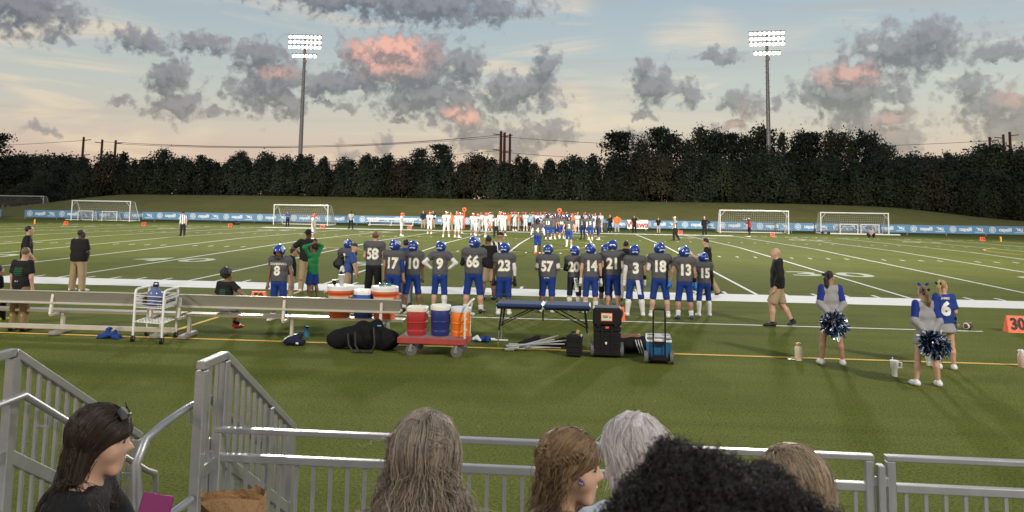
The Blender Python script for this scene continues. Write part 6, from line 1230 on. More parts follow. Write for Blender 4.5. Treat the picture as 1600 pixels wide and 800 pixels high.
ph = civ((1171, 370.3), 341, 'photographer in red shirt and white cap aiming a camera left', 95, topm=C_RED, bottom='shorts', botm=BK, hat=('cap', C_WHITE), sk=3, arms=('camera', 'camera'), shoe=M_SHOE_W, sock=.1)
def camera_at(q, s, label, L=.22):
    M = Matrix.Translation(q['root'].location) @ Matrix.Rotation(q['root'].rotation_euler.z, 4, 'Z'); c = M @ Vector(q['HT']((0, .17, .0))); o = empty('photo_camera', c, q['root'].rotation_euler.z, label, 'camera'); one('camera_body', black, o, lambda b: b.box((0, 0, 0), (.15, .08, .11), bev=.01)); one('lens', mat('lens_grey', (.25, .25, .25), .4), o, lambda b: b.lathe([(.045, .04), (.05, L*.6), (.06, L)], 12, axis='y'))
camera_at(ph, 1, 'camera with long pale lens held by the photographer in red', .34)
pz = G(1362, 372); q = person('photographer in grey shirt crouched on the turf at the right goal', (pz.x, pz.y, 0), 1.7, R(150), 1.05, ('front', 'front'), 'squat', lean=.35, top='tee', topm=C_GREY, sleeve=.8, bottom='pants', botm=BK, shoe=(M_SHOE_R, M_SHOE_W), hair=('short', M_HAIRB), sk=2, vox=FV, fingers=False, seat=.14, face_on=False)
def crate(px, py, label, m):
    p = G(px, py); o = empty('drink_table', p, 0, label, 'table'); one('top_board', white, o, lambda b: b.box((0, 0, .74), (1.1, .6, .05))); [one('leg', steel, o, lambda b: b.tube([(x, y, 0), (x, y, .72)], .02, 5)) for x in (-.48, .48) for y in (-.25, .25)]; one('crate', m, o, lambda b: b.box((0, .0, .22), (.6, .4, .34))); one('upper_tray', m, o, lambda b: b.box((0, 0, .88), (.6, .4, .22)))
crate(766.5, 357.5, 'white table with red drink trays behind the visiting players', mat('tray_red', (.6, .07, .03), .5))

# ------------------------------------------------------------------ stands: deck, front guard, stair, seats
YF = -20.1; DECK = .72; ZT = 1.38
def rail_panel(x0, x1, label, ybase=YF):
    o = empty('guard_rail', ((x0+x1)/2, ybase, DECK), 0, label, 'railing', 'front guard panels'); h = (x1-x0)/2; zt = ZT-DECK
    one('top_rail', alu, o, lambda b: b.box((0, 0, zt-.014), (2*h, .045, .028), bev=.004)); one('middle_rail', alu, o, lambda b: b.box((0, 0, zt-.165), (2*h-.09, .04, .042), bev=.004)); one('bottom_rail', alu, o, lambda b: b.box((0, 0, .09), (2*h-.09, .04, .04), bev=.004))
    for s in (-1, 1): one('post', alu, o, lambda b: b.box((s*(h-.025), 0, (zt-.03)/2), (.045, .045, zt-.03), bev=.004))
    n = int(2*h/.098)
    bm_ = MB(); bm_.box((0, 0, 0), (.0185, .0185, zt-.295)); bme = bm_.mesh('baluster', alu)
    for i in range(1, n): bl = link('baluster', bme, o); bl.location = (-h+2*h*i/n, 0, .11+(zt-.295)/2)
    return o
xs_ = [atY(x, 700, YF).x for x in (334, 1364, 1382)]
rail_panel(xs_[0], xs_[1], 'long aluminium guard panel in front of the seats'); rail_panel(xs_[2], xs_[2]+2.4, 'right aluminium guard panel running off the right edge')
def gpost(x, label, w_=.05, h=.60, dy=0):
    o = empty('guard_post', (x, YF-.02+dy, DECK), 0, label, 'post', 'guard link posts'); one('upright', alu, o, lambda b: b.box((0, 0, h/2), (w_, .05, h), bev=.005)); one('bracket', alu, o, lambda b: b.box((.0, .01, h-.09), (w_+.05, .03, .05), bev=.005))
gpost(atY(1373, 720, YF).x, 'short post joining the two front guard panels', .036, .615); gpost(atY(327, 700, YF).x-.01, 'short post at the left end of the long guard panel', .05, .60)
def stair_guard(X, ya, yb, yend, label, loop):
    zt = 1.785; o = empty('stair_railing', (X, 0, 0), 0, label, 'railing', 'stair railings'); sl = .632
    zz = lambda y: zt if y < yb else zt-(y-yb)*sl
    def bar(b, y0, y1, dz, w_=.05, t=.045): 
        a, c = Vector((0, y0, zz(y0)+dz)), Vector((0, y1, zz(y1)+dz)); d = c-a; ang = math.atan2(d.z, d.y); b.box((a+c)/2, (w_, d.length+.01, t), rot=Matrix.Rotation(ang, 3, 'X'), bev=.004)
    one('top_rail', alu, o, lambda b: (bar(b, ya-.02, yb, -.02), bar(b, yb, yend, -.02))); one('lower_rail', alu, o, lambda b: (bar(b, ya, yb, -.60, .04, .07), bar(b, yb, yend, -.60, .04, .07)))
    for y in (ya, yb, (yb+yend)/2+.12, yend-.03): zb = DECK if y <= yb+.01 else 0; one('post', alu, o, lambda b: b.box((0, y, (zz(y)-.05+zb)/2), (.056, .056, zz(y)-.05-zb), bev=.004))
    y = ya+.09
    while y < yend-.06:
        if abs(y-yb) > .05 and abs(y-((yb+yend)/2+.12)) > .05: zb = DECK+.08 if y < yb else max(.1, DECK-(y-yb)*sl+.08); one('baluster', alu, o, lambda b: b.box((0, y, (zz(y)-.04+zb)/2), (.02, .02, zz(y)-.04-zb)))
        y += .092
    # round grab rail on brackets, on the stair side
    s = loop; x = s*.085; hz = lambda y: zz(y)-.26
    pts = [(x, ya-.30, hz(ya)-.02), (x, yb, hz(yb)), (x, yend-.02, hz(yend)), (x, yend+.10, hz(yend)-.06), (x, yend+.12, hz(yend)-.14), (x, yend+.12, hz(yend)-.50)] if s > 0 else None
    if s > 0: one('grab_rail', alu, o, lambda b: b.tube(pts, .021, 10))
    else: one('grab_rail', alu, o, lambda b: (b.tube([(x, yend, hz(yend)), (x, yb, hz(yb)), (x, ya+.02, hz(yb)+.0), (x, ya-.22, hz(yb)-.02), (x-.02, ya-.34, hz(yb)-.06), (x-.03, ya-.40, hz(yb)-.16), (x-.02, ya-.36, hz(yb)-.48), (x+.02, ya-.25, hz(yb)-.50), (x+.08, ya-.03, hz(yb)-.46)], .021, 10), b.tube([(x, yend, hz(yend)), (x, yend+.09, hz(yend)-.05), (x, yend+.10, hz(yend)-.4), (x+.07, yend-.02, hz(yend)-.4)], .021, 10)))
    for y in ((yb+.25), (yend-.2), ya+.05): one('bracket', alu, o, lambda b: b.tube([(0, y, hz(y)-.09), (x*.9, y, hz(y)-.09), (x, y, hz(y)-.02)], .008, 6))
    return o
stair_guard(6.095, -20.295, -20.03, -18.86, 'right stair railing with looped grab rail beside the guard panel', -1); stair_guard(4.865, -20.45, -20.14, -18.75, 'left stair railing with sloping grab rail behind the long-haired woman', 1)
treadm = mat('ribbed_aluminium_tread', (.42, .42, .41), .5, .6, var=.12, bump=.4, bscale=40)
def stairs():
    o = empty('stair', (5.48, -20.05, 0), 0, 'aluminium stair leading from the deck down to the turf', 'stair')
    for i in range(4): one('tread', treadm, o, lambda b: b.box((0, .14+.28*i, DECK-.18*(i+1)+.02), (1.12, .30, .035), bev=.004))
    for s in (-1, 1): one('stringer', alu, o, lambda b: b.box((s*.585, .6, DECK*.5-.02), (.03, 1.45, .16), rot=Matrix.Rotation(-.565, 3, 'X')))
stairs()
def stands():
    o = empty('bleacher', (7.5, -22, 0), 0, 'aluminium bleacher rows under the spectators', 'bleacher')
    for i in range(5): one('deck_plank', treadm, o, lambda b: b.box((0, 1.83-.33*i, DECK-.02), (14, .315, .035)))
    for r_ in range(5):
        y = -.22-.65*r_; z = DECK+.20*r_
        one('seat_plank', alu, o, lambda b: b.box((0, y, z+.43), (14, .26, .04), bev=.006)); one('foot_plank', treadm, o, lambda b: b.box((0, y-.42, z+.18), (14, .38, .04)))
        one('riser', alu, o, lambda b: b.box((0, y-.12, z+.29), (14, .02, .16)))
    for x in (-6, -3, 0, 3, 6): one('frame', steel, o, lambda b: (b.box((x, 1.8, DECK/2), (.06, .06, DECK)), b.box((x, -2.6, .75), (.06, .06, 1.5)), b.box((x, -.4, .6), (.06, 4.4, .07), rot=Matrix.Rotation(-.1, 3, 'X'))))
stands()

# ------------------------------------------------------------------ spectators in front
def hair_mat(name, dark, light, rough=.38):
    m = bpy.data.materials.new(name); m.use_nodes = True; t = m.node_tree; b = t.nodes['Principled BSDF']; b.inputs['Roughness'].default_value = rough; b.inputs['Specular IOR Level'].default_value = .35
    hi = t.nodes.new('ShaderNodeHairInfo'); at = t.nodes.new('ShaderNodeAttribute'); at.attribute_name = 'tone'; f = MATH(t, 'ADD', MATH(t, 'MULTIPLY_ADD', hi.outputs['Random'], .32, MATH(t, 'MULTIPLY', hi.outputs['Intercept'], .25)), MATH(t, 'MULTIPLY', at.outputs['Fac'], .5), clamp=True)
    t.links.new(MIXC(t, f, tuple(dark)+(1,), tuple(light)+(1,)), b.inputs['Base Color']); MATS[name] = m; return m
def strands(name, P, rad, m, parent, tone=None):
    """P: (n, k, 3) strand points in the thing's own space"""
    n, k, _ = P.shape; hc_ = bpy.data.hair_curves.new(name); hc_.add_curves([k]*n)
    hc_.position_data.foreach_set('vector', P.reshape(-1).astype(np.float32))
    at = hc_.attributes.get('radius') or hc_.attributes.new('radius', 'FLOAT', 'POINT'); tp = np.linspace(1, .35, k); at.data.foreach_set('value', np.tile(rad*tp, n).astype(np.float32))
    tn = hc_.attributes.new('tone', 'FLOAT', 'CURVE'); tn.data.foreach_set('value', (tone if tone is not None and len(tone) == n else nrs.rand(n)).astype(np.float32)); hc_.materials.append(m); o = bpy.data.objects.new(name, hc_); col.objects.link(o); o.parent = parent; return o
def gen_hair(q, n, L, seed, part=0.0, spread=.02, wave=.006, wfreq=30, back=.0, ksteps=18, lift=.004, front=.05, clump=0, sides=1.0, ymax=.02, drape=.10, clumpk=.75, vol=.03, flyaway=.035):
    """hair that leaves a parting, follows the skull and then hangs; in body space"""
    r = np.random.RandomState(seed); s = q['u']/1.75; rad = np.array((.080, .101, .094))+lift; cen = np.array((0, -.014, .035)); unit = lambda A: A/np.maximum(np.linalg.norm(A, axis=1), 1e-9)[:, None]
    D = []
    while sum(map(len, D)) < n:
        th = np.arccos(1-r.rand(4*n)*1.15); ph = r.rand(4*n)*2*math.pi; d = np.stack([np.sin(th)*np.sin(ph), np.sin(th)*np.cos(ph), np.cos(th)], 1)
        D.append(d[~((d[:, 1] > .35) & (d[:, 2] < front*6+.25)) & (d[:, 2] > -.15)])       # leave the face free
    d = np.concatenate(D)[:n]; off = r.uniform(.0, vol, (n, 1)); p = cen+rad*d*(1+off); side = np.sign(p[:, 0]-part+1e-6+r.normal(size=n)*.004)
    st = (L/(ksteps-1)*r.uniform(.78, 1.06, n))[:, None]; w0 = r.rand(n)*6.28; wv = r.uniform(.5, 1.5, n); pts = [p]; tone = r.rand(n); g = np.arange(n)
    if clump:                       # locks: strands of a lock share their wave, length and tone
        kx = r.randint(0, n, clump); g = kx[((p[:, None]-p[kx][None])**2).sum(2).argmin(1)]; w0 = w0[g]+r.normal(size=n)*.35; wv = wv[g]*r.uniform(.85, 1.15, n); tone = np.clip(tone[g]*.8+tone*.2, 0, 1); st = st[g]*.7+st*.3; off = off[g]*.75+off*.25
    pp = np.stack([part*(p[:, 1] > -.05), np.clip(p[:, 1], -.03, .10), np.full(n, cen[2]+rad[2])], 1); aw = p-pp; aw[:, 0] = np.where(np.abs(aw[:, 0]) > .004, aw[:, 0], side*.004)*sides
    cdir = unit(unit(aw)+np.stack([np.zeros(n), -.28-back*.5+.10*r.normal(size=n), np.full(n, -.05)], 1)); stick = r.uniform(-.035, .0, n)
    for i in range(ksteps-1):
        x = (p-cen)/rad; ln = np.linalg.norm(x, axis=1)[:, None]; nn = unit(x/rad)
        hang = np.clip((cen[2]+.02-p[:, 2])/.06, 0, 1)[:, None]; grav = np.stack([side*spread*np.clip(np.abs(p[:, 0])/.08, 0, 1.2), np.full(n, -.12*back), np.full(n, -1.)], 1)
        dv = unit(cdir*(1-hang)+grav*hang); dn = (dv*nn).sum(1)[:, None]; onsk = (p[:, 2] > stick)[:, None]
        dv = unit(np.where(onsk, dv-nn*dn, np.where((dn < 0) & (ln < 1.2), dv-nn*dn, dv))); p = p+dv*st
        x = (p-cen)/rad; ln = np.linalg.norm(x, axis=1)[:, None]; p = np.where(onsk & (p[:, 2] > stick)[:, None], cen+x/ln*rad*(1+off), np.where((ln < 1+off) & (p[:, 2] > -.09)[:, None], cen+x/ln*rad*(1+off), p))
        low = np.clip((.03-p[:, 2])/.06, 0, 1); ym = ymax-drape*np.clip((-.02-p[:, 2])/.2, 0, 1); ex = p[:, 1]-ym; p[:, 1] -= np.where(ex > 0, ex*.45*low, 0)
        t = i/ksteps; a = wave*wv*min(1, t*2.2)*(1+t); pw = p.copy(); pw[:, 0] += a*np.sin(wfreq*t*1.57+w0); pw[:, 1] += a*.7*np.cos(wfreq*t*1.57+w0*1.3); pts.append(pw)
    P = np.stack(pts, 1)
    if clump:
        tt = np.linspace(0, 1, P.shape[1])[None, :, None]*clumpk; P = P*(1-tt)+P[g]*tt + (P[:, :1]-P[g][:, :1])*tt*.35
    fly = r.rand(n) < flyaway; k_ = np.linspace(0, 1, P.shape[1])[None, :, None]; P = P + np.where(fly[:, None, None], r.normal(size=(n, 1, 3))*np.array((.02, .02, .008))*min(1, L/.5)*k_*(1+2*k_)+unit(d)[:, None]*.006*r.rand(n, 1, 1), 0)
    out = (P*s)@q['HM'].T + q['hc']; q['tone'] = tone; return out
def collide(P, q, gap=.010):
    S = q['shirt']; A = P.reshape(-1, 3).copy()
    for _ in range(4):
        d = S.ev(A); m = d < gap
        if not m.any(): break
        B = A[m]; e = .004; g = np.stack([S.ev(B+np.eye(3)[k]*e)-S.ev(B-np.eye(3)[k]*e) for k in range(3)], 1); g[:, 1] -= .3*np.abs(g).max(1); g /= np.maximum(np.linalg.norm(g, axis=1), 1e-9)[:, None]
        A[m] = B+g*(gap-d[m])[:, None]
    return A.reshape(P.shape)
def spectator(label, px, py, dist, H, face, lean=0, hyaw=0, hpitch=0, top='tee', topm=None, sleeve=1.9, bottom='pants', botm=None, skn=0, arms=('low', 'low'), legs='sit', build=.95, hem=.5, vox=.0125, tilt=0, shoe=None, **kw):
    """sit the person so that the middle of the head lies on the ray of (px, py) at a given distance"""
    c = atR(px, py, dist); q = person(label, (0, 0, 0), H, R(face), build, arms, legs, lean=lean, hyaw=R(hyaw), hpitch=hpitch, sk=skn, top=top, topm=topm or BK, sleeve=sleeve, bottom=bottom, botm=botm or BK, shoe=shoe or M_SHOE_K, vox=vox, hem=hem, tilt=tilt, seat=.5, **kw)
    M = Matrix.Rotation(R(face), 3, 'Z'); q['root'].location = Vector(c)-M@Vector(q['hc']); return q
def face_paint(q, lips=(.33, .10, .085), brow=(.025, .018, .013), iris=(.05, .03, .015)):
    HT = q['HT']; s = q['u']/1.75; r_ = q['root']; we = mat('eye_white', (.62, .58, .54), .25, var=0); ir = mat('eye_iris', iris, .15, var=0); bw = mat('brow_hair', brow, .7, var=.2); lp = mat('lip', lips, .4, var=.05)
    for x in (-1, 1):
        e = one('eye', we, r_, lambda b: b.lathe([(.001, -.0135), (.0085, -.010), (.0125, 0), (.0085, .010), (.001, .0135)], 14)); e.matrix_local = Matrix.Translation(Vector(HT((x*.031, .0805, .008)))) @ Matrix.Scale(s, 4)
        i = one('iris', ir, e, lambda b: b.lathe([(.0065, -.001), (.006, .003), (.001, .0045)], 12, axis='y')); i.matrix_local = Matrix([[*q['HM'][k], 0] for k in range(3)]+[[0, 0, 0, 1]]) @ Matrix.Translation((0, .0105, 0))
        one('eyebrow', bw, r_, lambda b: b.tube([HT((x*.014, .0945, .029)), HT((x*.030, .0925, .035)), HT((x*.050, .080, .030))], .004*s, 6, rr=[.0042*s, .0042*s, .002*s])); one('eyelash', bw, r_, lambda b: b.tube([HT((x*.018, .0935, .013)), HT((x*.031, .0960, .0165)), HT((x*.046, .0880, .010))], .002*s, 5))
    one('lips', lp, r_, lambda b: (b.tube([HT((-.026, .0835, -.0585)), HT((-.008, .0950, -.0605)), HT((0, .0945, -.0620)), HT((.008, .0950, -.0605)), HT((.026, .0835, -.0585))], .005*s, 7, rr=[.0015*s, .0040*s, .0038*s, .0040*s, .0015*s]), b.tube([HT((-.024, .0835, -.0600)), HT((0, .0935, -.0700)), HT((.024, .0835, -.0600))], .006*s, 7, rr=[.0015*s, .0048*s, .0015*s])))
def scalp(q, m, infl=.004, cutf=((0, .058, .05), (0, .75, -.62)), low=-.10):
    HT, HM = q['HT'], q['HM']; s = q['u']/1.75; S = Sdf(.01); S.ell(HT((0, -.016, .036)), np.array((.080+infl, .100+infl, .092+infl))*s, HM, cut=[(HT(cutf[0]), HM@nrm(cutf[1])), (HT((0, 0, low)), HM@nrm((0, .1, -1)))])
    V, F = S.mesh(.009); return link('hair_base', mesh_np('hair_base', V, F), q['root'], m)

# 1 woman at the left, long dark hair, turned right and smiling
qa = spectator('smiling woman in black with long dark hair sitting at the left', 158, 690, 3.35, 1.66, -72, lean=.10, hyaw=0, hpitch=-.06, skn=0, arms=('reach', 'read'), legs=(((.1, 1, .05), (.05, .1, -1)), ((.12, .9, .66), (.0, .15, -1))), top='tee', topm=cloth('black_knit', (.010, .010, .011), bump=.2), hem=.48, tilt=.0)
face_paint(qa, lips=(.36, .13, .11)); hd = hair_mat('dark_brown_strands', (.012, .008, .006), (.050, .030, .018)); scalp(qa, M_HAIRB)
strands('hair', collide(gen_hair(qa, 9000, .95, 3, part=.0, spread=.30, wave=.005, wfreq=9, back=.55, ksteps=30, front=-.01, clump=260, ymax=-.025, drape=.03, vol=.14, lift=.008), qa, .016), .0011, hd, qa['root'], qa['tone'])
def sunglasses():
    HT = qa['HT']; M = Matrix.Translation(qa['root'].location) @ Matrix.Rotation(qa['root'].rotation_euler.z, 4, 'Z'); o = empty('sunglasses', qa['root'].location, qa['root'].rotation_euler.z, 'dark sunglasses pushed up on the hair of the smiling woman', 'sunglasses'); sg = mat('dark_lens', (.012, .012, .014), .35, var=0, spec=.08)
    for x in (-1, 1):
        one('lens', sg, o, lambda b: b.add([HT((x*.012, .095, .098)), HT((x*.062, .078, .098)), HT((x*.066, .058, .128)), HT((x*.040, .060, .142)), HT((x*.012, .072, .135)), HT((x*.012, .098, .101)), HT((x*.062, .081, .101)), HT((x*.066, .061, .131)), HT((x*.040, .063, .145)), HT((x*.012, .075, .138))], [(0, 1, 2, 3, 4), (9, 8, 7, 6, 5), (0, 5, 6, 1), (1, 6, 7, 2), (2, 7, 8, 3), (3, 8, 9, 4), (4, 9, 5, 0)])); one('temple_arm', black, o, lambda b: b.tube([HT((x*.066, .065, .118)), HT((x*.088, .02, .075)), HT((x*.088, -.03, .045))], .0035, 6))
    one('bridge', black, o, lambda b: b.tube([HT((-.014, .094, .108)), HT((.014, .094, .108))], .004, 6))
sunglasses()
def folder():
    c = atR(238, 803, 3.15); o = empty('notebook', c, R(8), 'magenta notebook held upright by the smiling woman', 'notebook'); mg = mat('magenta_cover', (.20, .022, .11), .45, var=.05)
    T = Matrix.Rotation(R(-14), 3, 'X') @ Matrix.Rotation(R(9), 3, 'Y'); one('cover', mg, o, lambda b: b.box((0, 0, -.02), (.115, .010, .17), rot=T, bev=.005)); one('pages', white, o, lambda b: b.box(T@Vector((.0, .010, -.02)), (.108, .008, .162), rot=T)); one('emblem', mat('cover_print', (.05, .01, .03), .6, var=0), o, lambda b: (b.box(T@Vector((-.005, -.008, -.01)), (.035, .003, .004), rot=T), b.box(T@Vector((-.022, -.008, -.02)), (.004, .003, .02), rot=T), b.box(T@Vector((.012, -.008, -.016)), (.004, .003, .012), rot=T))); one('pen', C_WHITE, o, lambda b: b.tube([T@Vector((.062, -.004, -.05)), T@Vector((.060, -.004, -.09))], .005, 6))
folder()
def paper_bag():
    c = atR(363, 806, 3.5); o = empty('paper_bag', (c.x, c.y, c.z-.20), R(12), 'crumpled brown paper bag standing by the stair railing', 'bag'); km = mat('kraft_paper', (.30, .17, .07), .8, var=.2, scale=8, bump=.9, bscale=26)
    n = 26; b = MB(); rows = 9; rr = np.random.RandomState(4); vs = []
    for j in range(rows):
        z = .29*j/(rows-1)
        for i in range(n):
            a = 2*math.pi*i/n; x, y = math.cos(a), math.sin(a); kk = (abs(x)**6+abs(y)**6)**(-1/6); w_ = 1+.05*math.sin(3*a+j)+rr.normal()*.018; vs.append((x*kk*.125*w_, y*kk*.075*w_*(1-.25*j/rows), z+(rr.normal()*.012+.012*math.sin(2*a) if j == rows-1 else rr.normal()*.004)))
    b.add(vs, [(j*n+i, j*n+(i+1) % n, (j+1)*n+(i+1) % n, (j+1)*n+i) for j in range(rows-1) for i in range(n)]+[tuple(range(n))[::-1]]); b.build('bag_wall', km, o); one('fold', km, o, lambda b: b.add([(-.12, -.070, .285), (-.03, -.078, .30), (.06, -.072, .292), (.12, -.066, .282), (.11, -.10, .245), (.03, -.106, .25), (-.05, -.10, .24)], [(0, 1, 6), (1, 2, 5, 6), (2, 3, 4, 5)])); 
    one('dark_strap', black, o, lambda b: b.tube([(-.04, -.115, .13), (-.02, -.12, .19), (.02, -.12, .18), (.04, -.115, .13)], .008, 6))
paper_bag()
# 2 woman with long grey-brown hair, from behind
qb = spectator('woman with long wavy grey-brown hair seen from behind', 664, 724, 2.2, 1.66, 12, lean=.12, hyaw=-10, hpitch=-.1, skn=0, topm=cloth('grey_top', (.12, .12, .13)), hem=.48)
hb_ = hair_mat('grey_brown_strands', (.050, .040, .032), (.44, .36, .27)); scalp(qb, mat('grey_brown_base', (.05, .040, .032), .6, var=.3, scale=60), .008)
strands('hair', collide(gen_hair(qb, 11000, .60, 8, part=.02, spread=.36, wave=.010, wfreq=18, back=.3, ksteps=24, lift=.012, clump=420, ymax=.05, vol=.12), qb), .0010, hb_, qb['root'], qb['tone'])
# 3 girl with braid and glitter, looking right
qc = spectator('girl with wavy brown hair, a braid and glitter on her cheek', 893, 731, 2.7, 1.60, -97, lean=.1, hyaw=0, hpitch=-.02, skn=4, topm=BK, hem=.48)
face_paint(qc, lips=(.34, .13, .10), iris=(.10, .08, .045)); hcm = hair_mat('brown_blond_strands', (.070, .042, .022), (.40, .26, .13)); scalp(qc, mat('brown_base', (.06, .038, .020), .6, var=.3, scale=60), .006)
strands('hair', collide(gen_hair(qc, 7500, .46, 12, part=.0, spread=.12, wave=.010, wfreq=13, back=.45, ksteps=24, front=-.01, clump=150, lift=.010, ymax=-.015, drape=.05, vol=.10), qc), .0011, hcm, qc['root'], qc['tone'])
def braid():
    HT = qc['HT']; r_ = np.random.RandomState(2); Ps = []
    for k_ in range(3):
        for j in range(70):
            pts = []
            o1 = r_.normal(size=3)*.0035
            for i in range(40):
                t = i/39; a = -.5+1.9*t; base = np.array((.094*math.cos(a*.9-.2), -.014-.112*math.sin(a*.9-.2), .075-.055*t)); ph = t*34+k_*2.094
                pts.append(HT(base+np.array((.004*math.sin(2*ph)+.006, 0, .011*math.sin(ph)))+o1))
            Ps.append(pts)
    strands('braid', np.array(Ps), .0013, hcm, qc['root'], qc['tone'])
braid()
def glitter(): 
    HT = qc['HT']; r_ = np.random.RandomState(6); ms = [mat('glitter_violet', (.22, .18, .60), .2, .6, var=0), mat('glitter_silver', (.75, .72, .78), .2, .8, var=0), mat('glitter_blue', (.06, .10, .55), .2, .5, var=0)]
    S = Sdf(.028); head_sdf(S, qc['hc'], qc['u'], 0, -.02); 
    for mi, m in enumerate(ms):
        b = MB()
        for i in range(40):
            a = R(80+r_.rand()*170); rr = .030+r_.normal()*.0045; c = np.array((.055, .066+rr*math.cos(a)*.9, .002+rr*math.sin(a)*1.15)); P = qc['hc']+c*qc['u']/1.75
            P = P[None]+np.array([[.05, 0, 0]]); 
            for _ in range(25): P = P-np.array([[1, 0, 0]])*np.clip(S.ev(P), -.01, .03)[:, None]*.8
            P = P[0]+np.array((.0015, 0, 0)); q_ = .0019+.0014*r_.rand(); b.add([P+np.array((0, q_, 0)), P+np.array((0.0005, 0, q_)), P+np.array((0, -q_, 0)), P+np.array((.0005, 0, -q_))], [(0, 1, 2, 3)])
        b.build('glitter', m, qc['root'])['kind'] = 'stuff'
glitter()
one('earring', mat('gold', (.6, .4, .15), .25, .9, var=0), qc['root'], lambda b: b.tube([qc['HT']((.084, -.004, -.040)), qc['HT']((.088, -.004, -.052)), qc['HT']((.086, -.004, -.062))], .003, 6))
# 4 person with short silver hair in pale grey hoodie
qd = spectator('person with short silver hair in a pale grey hoodie', 992, 724, 2.35, 1.68, 28, lean=.5, hyaw=0, hpitch=-.15, skn=0, top='hoodie', topm=cloth('pale_grey_fleece', (.42, .44, .48), bump=.5), hem=.46, arms=('low', 'low'))
def hood():
    HT = qd['HT']; S = Sdf(.03); pts = [(-.16, .02, -.19), (-.13, -.05, -.145), (-.06, -.105, -.125), (.05, -.105, -.13), (.12, -.05, -.15)]
    for a, b in zip(pts[:-1], pts[1:]): S.cap(HT(a), HT(b), .055, .055)
    S.cap(HT((-.17, -.02, -.20)), HT((-.27, -.02, -.29)), .085, .09); S.cap(HT((.12, -.04, -.19)), HT((.24, -.02, -.29)), .085, .09); S.cap(HT((-.05, -.13, -.17)), HT((.05, -.13, -.20)), .07, .08)
    V, F = S.mesh(.011, noise=lambda P: .007*fnoise(P, 48, 8)); link('hood', mesh_np('hood', V, F), qd['root'], MATS['pale_grey_fleece'])
hood()
hs_ = hair_mat('silver_strands', (.30, .255, .25), (.82, .77, .74), .45); scalp(qd, mat('silver_base', (.34, .28, .26), .6, var=.15, scale=50), .010)
strands('hair', gen_hair(qd, 9000, .125, 21, part=.03, spread=.03, wave=.0015, wfreq=5, back=.5, ksteps=12, lift=.012, front=.02, clump=300, ymax=.05, drape=0, vol=.10), .0011, hs_, qd['root'], qd['tone'])
# 5 brown-blond head beyond the black curls
qe = spectator('person with swept brown-blond hair beyond the black curls', 1238, 768, 2.55, 1.62, 40, lean=.1, hpitch=-.2, skn=0, topm=C_GREY, hem=.48)
he = hair_mat('brown_blond_short', (.12, .082, .05), (.46, .35, .23)); scalp(qe, mat('tan_base', (.13, .085, .05), .6, var=.3, scale=60), .008)
strands('hair', gen_hair(qe, 7000, .19, 31, part=-.05, spread=.03, wave=.003, wfreq=6, back=.3, ksteps=13, lift=.012, front=.0, clump=240, ymax=.05, drape=0, vol=.10), .0011, he, qe['root'], qe['tone'])
# 6 nearest head: a mass of tight black curls
qf = spectator('person with a big mass of tight black curls nearest the camera', 1118, 940, .95, 1.70, 3, lean=.1, hpitch=-.15, skn=3, topm=BK, hem=.48)
def curls():
    r_ = np.random.RandomState(3); HT = qf['HT']; S = Sdf(.05); c0 = np.array((0, -.02, .03)); S.ell(HT(c0), np.array((.150, .130, .118)), qf['HM']); S.cap(HT((-.04, -.03, .10)), HT((-.03, -.02, .13)), .03); S.cap(HT((-.09, -.05, -.05)), HT((-.13, -.06, -.16)), .07, .06); S.cap(HT((.09, -.05, -.05)), HT((.13, -.06, -.16)), .07, .06); S.cap(HT((0, -.09, -.05)), HT((0, -.13, -.2)), .09)
    V, F = S.mesh(.012, noise=lambda P: .010*fnoise(P, 60, 1)); link('hair_base', mesh_np('hair_base', V, F), qf['root'], mat('black_curl_base', (.006, .005, .005), .8, var=.3, scale=50, bump=.8, bscale=120))
    idx = r_.randint(0, len(V), 15000); n = np.array(V)[idx]; P = []; cc = HT(c0)
    N = n-cc; N /= np.linalg.norm(N, axis=1)[:, None]; D = N*.55+np.array((0, 0, -.6))+r_.normal(size=N.shape)*.35; D /= np.linalg.norm(D, axis=1)[:, None]
    T1 = np.cross(D, r_.normal(size=N.shape)); T1 /= np.linalg.norm(T1, axis=1)[:, None]; T2 = np.cross(D, T1); m_ = len(n)
    L = r_.uniform(.008, .021, (m_, 1, 1)); W_ = r_.uniform(.0018, .0042, (m_, 1, 1)); TU = r_.uniform(1.5, 3.2, (m_, 1)); Q0 = r_.rand(m_, 1)*6.28; t = np.linspace(0, 1, 14)[None, :]
    A = Q0+TU*6.28*t; P = (n+N*.002)[:, None]+D[:, None]*L*t[:, :, None]+(T1[:, None]*np.cos(A)[:, :, None]+T2[:, None]*np.sin(A)[:, :, None])*W_
    strands('curls', P, .00075, hair_mat('black_curl_strands', (.005, .004, .004), (.018, .012, .009), .55), qf['root'])
curls()


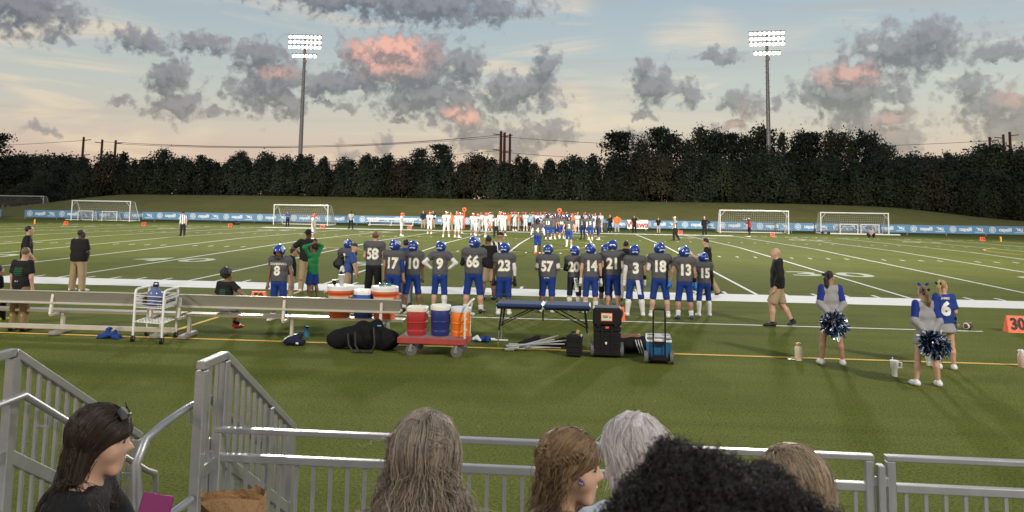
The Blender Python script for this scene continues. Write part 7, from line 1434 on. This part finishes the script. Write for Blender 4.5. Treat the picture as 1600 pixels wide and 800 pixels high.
# ------------------------------------------------------------------ labels that single out look-alikes by the nearest landmark
def to_px(P):
    d = np.array(P)-CAM; z = d@cf; return 800+FPX*(d@cr)/z
ORD = ['first', 'second', 'third', 'fourth', 'fifth', 'sixth', 'seventh', 'eighth', 'ninth', 'tenth', 'eleventh', 'twelfth']
def anchor_labels(group, text, marks):
    obs = sorted([o for o in bpy.data.objects if o.parent is None and o.get('group') == group], key=lambda o: to_px(o.location)); cnt = {}
    rows = [(to_px(o.location), o) for o in obs]
    for x, o in sorted(rows, key=lambda q: min(abs(q[0]-m) for m, _ in marks)):
        m, nm = min(marks, key=lambda t: abs(t[0]-x)); sd_ = 'right' if x >= m else 'left'; k_ = cnt.get((m, sd_), 0); cnt[(m, sd_)] = k_+1
        o['label'] = text % (ORD[min(k_, 11)], sd_, nm)
LM = [(0, 'the left picture edge'), (157, 'the far left goal'), (285, 'the lone striped referee'), (378, 'the black bag'), (470, 'the second goal'), (605, 'the empty far bench'), (725, 'the tall orange marker'), (874, 'the round orange marker'), (996, 'the white board'), (1098, 'the coach in white cap'), (1178, 'the goal behind the red photographer'), (1335, 'the right-hand goal'), (1452, 'the right goal base'), (1535, 'the far right yard marker'), (1600, 'the right picture edge')]
anchor_labels('front row of trees on the bank', 'front-row evergreen tree, %s to the %s of %s', LM); anchor_labels('tall trees behind the row', 'tall tree behind the row, %s to the %s of %s', [(968, 'the plated pine'), (1098, 'the coach in white cap'), (1199, 'the right floodlight pole'), (1335, 'the right-hand goal')])
anchor_labels('right hand wood', 'tree of the low right wood, %s to the %s of %s', [(1452, 'the right goal base'), (1535, 'the far right yard marker'), (1600, 'the right picture edge')]); anchor_labels('left hand wood', 'tree of the far left wood, %s to the %s of %s', [(0, 'the left picture edge'), (54, 'the yellow pylon'), (131, 'the leftmost power pole')])
anchor_labels('visiting players on the far sideline', 'visiting player on the far sideline, %s to the %s of %s', [(766, 'the striped official'), (793, 'the arms-folded orange coach'), (810, 'the white-capped orange coach'), (827, 'the light blue shirt'), (856, 'broad number 13'), (874, 'the round orange marker'), (894, 'the rear orange shirt'), (922, 'the lime-shoed player'), (945, 'the grey bin')])

bpy.data.scenes.remove(tmp_scene)
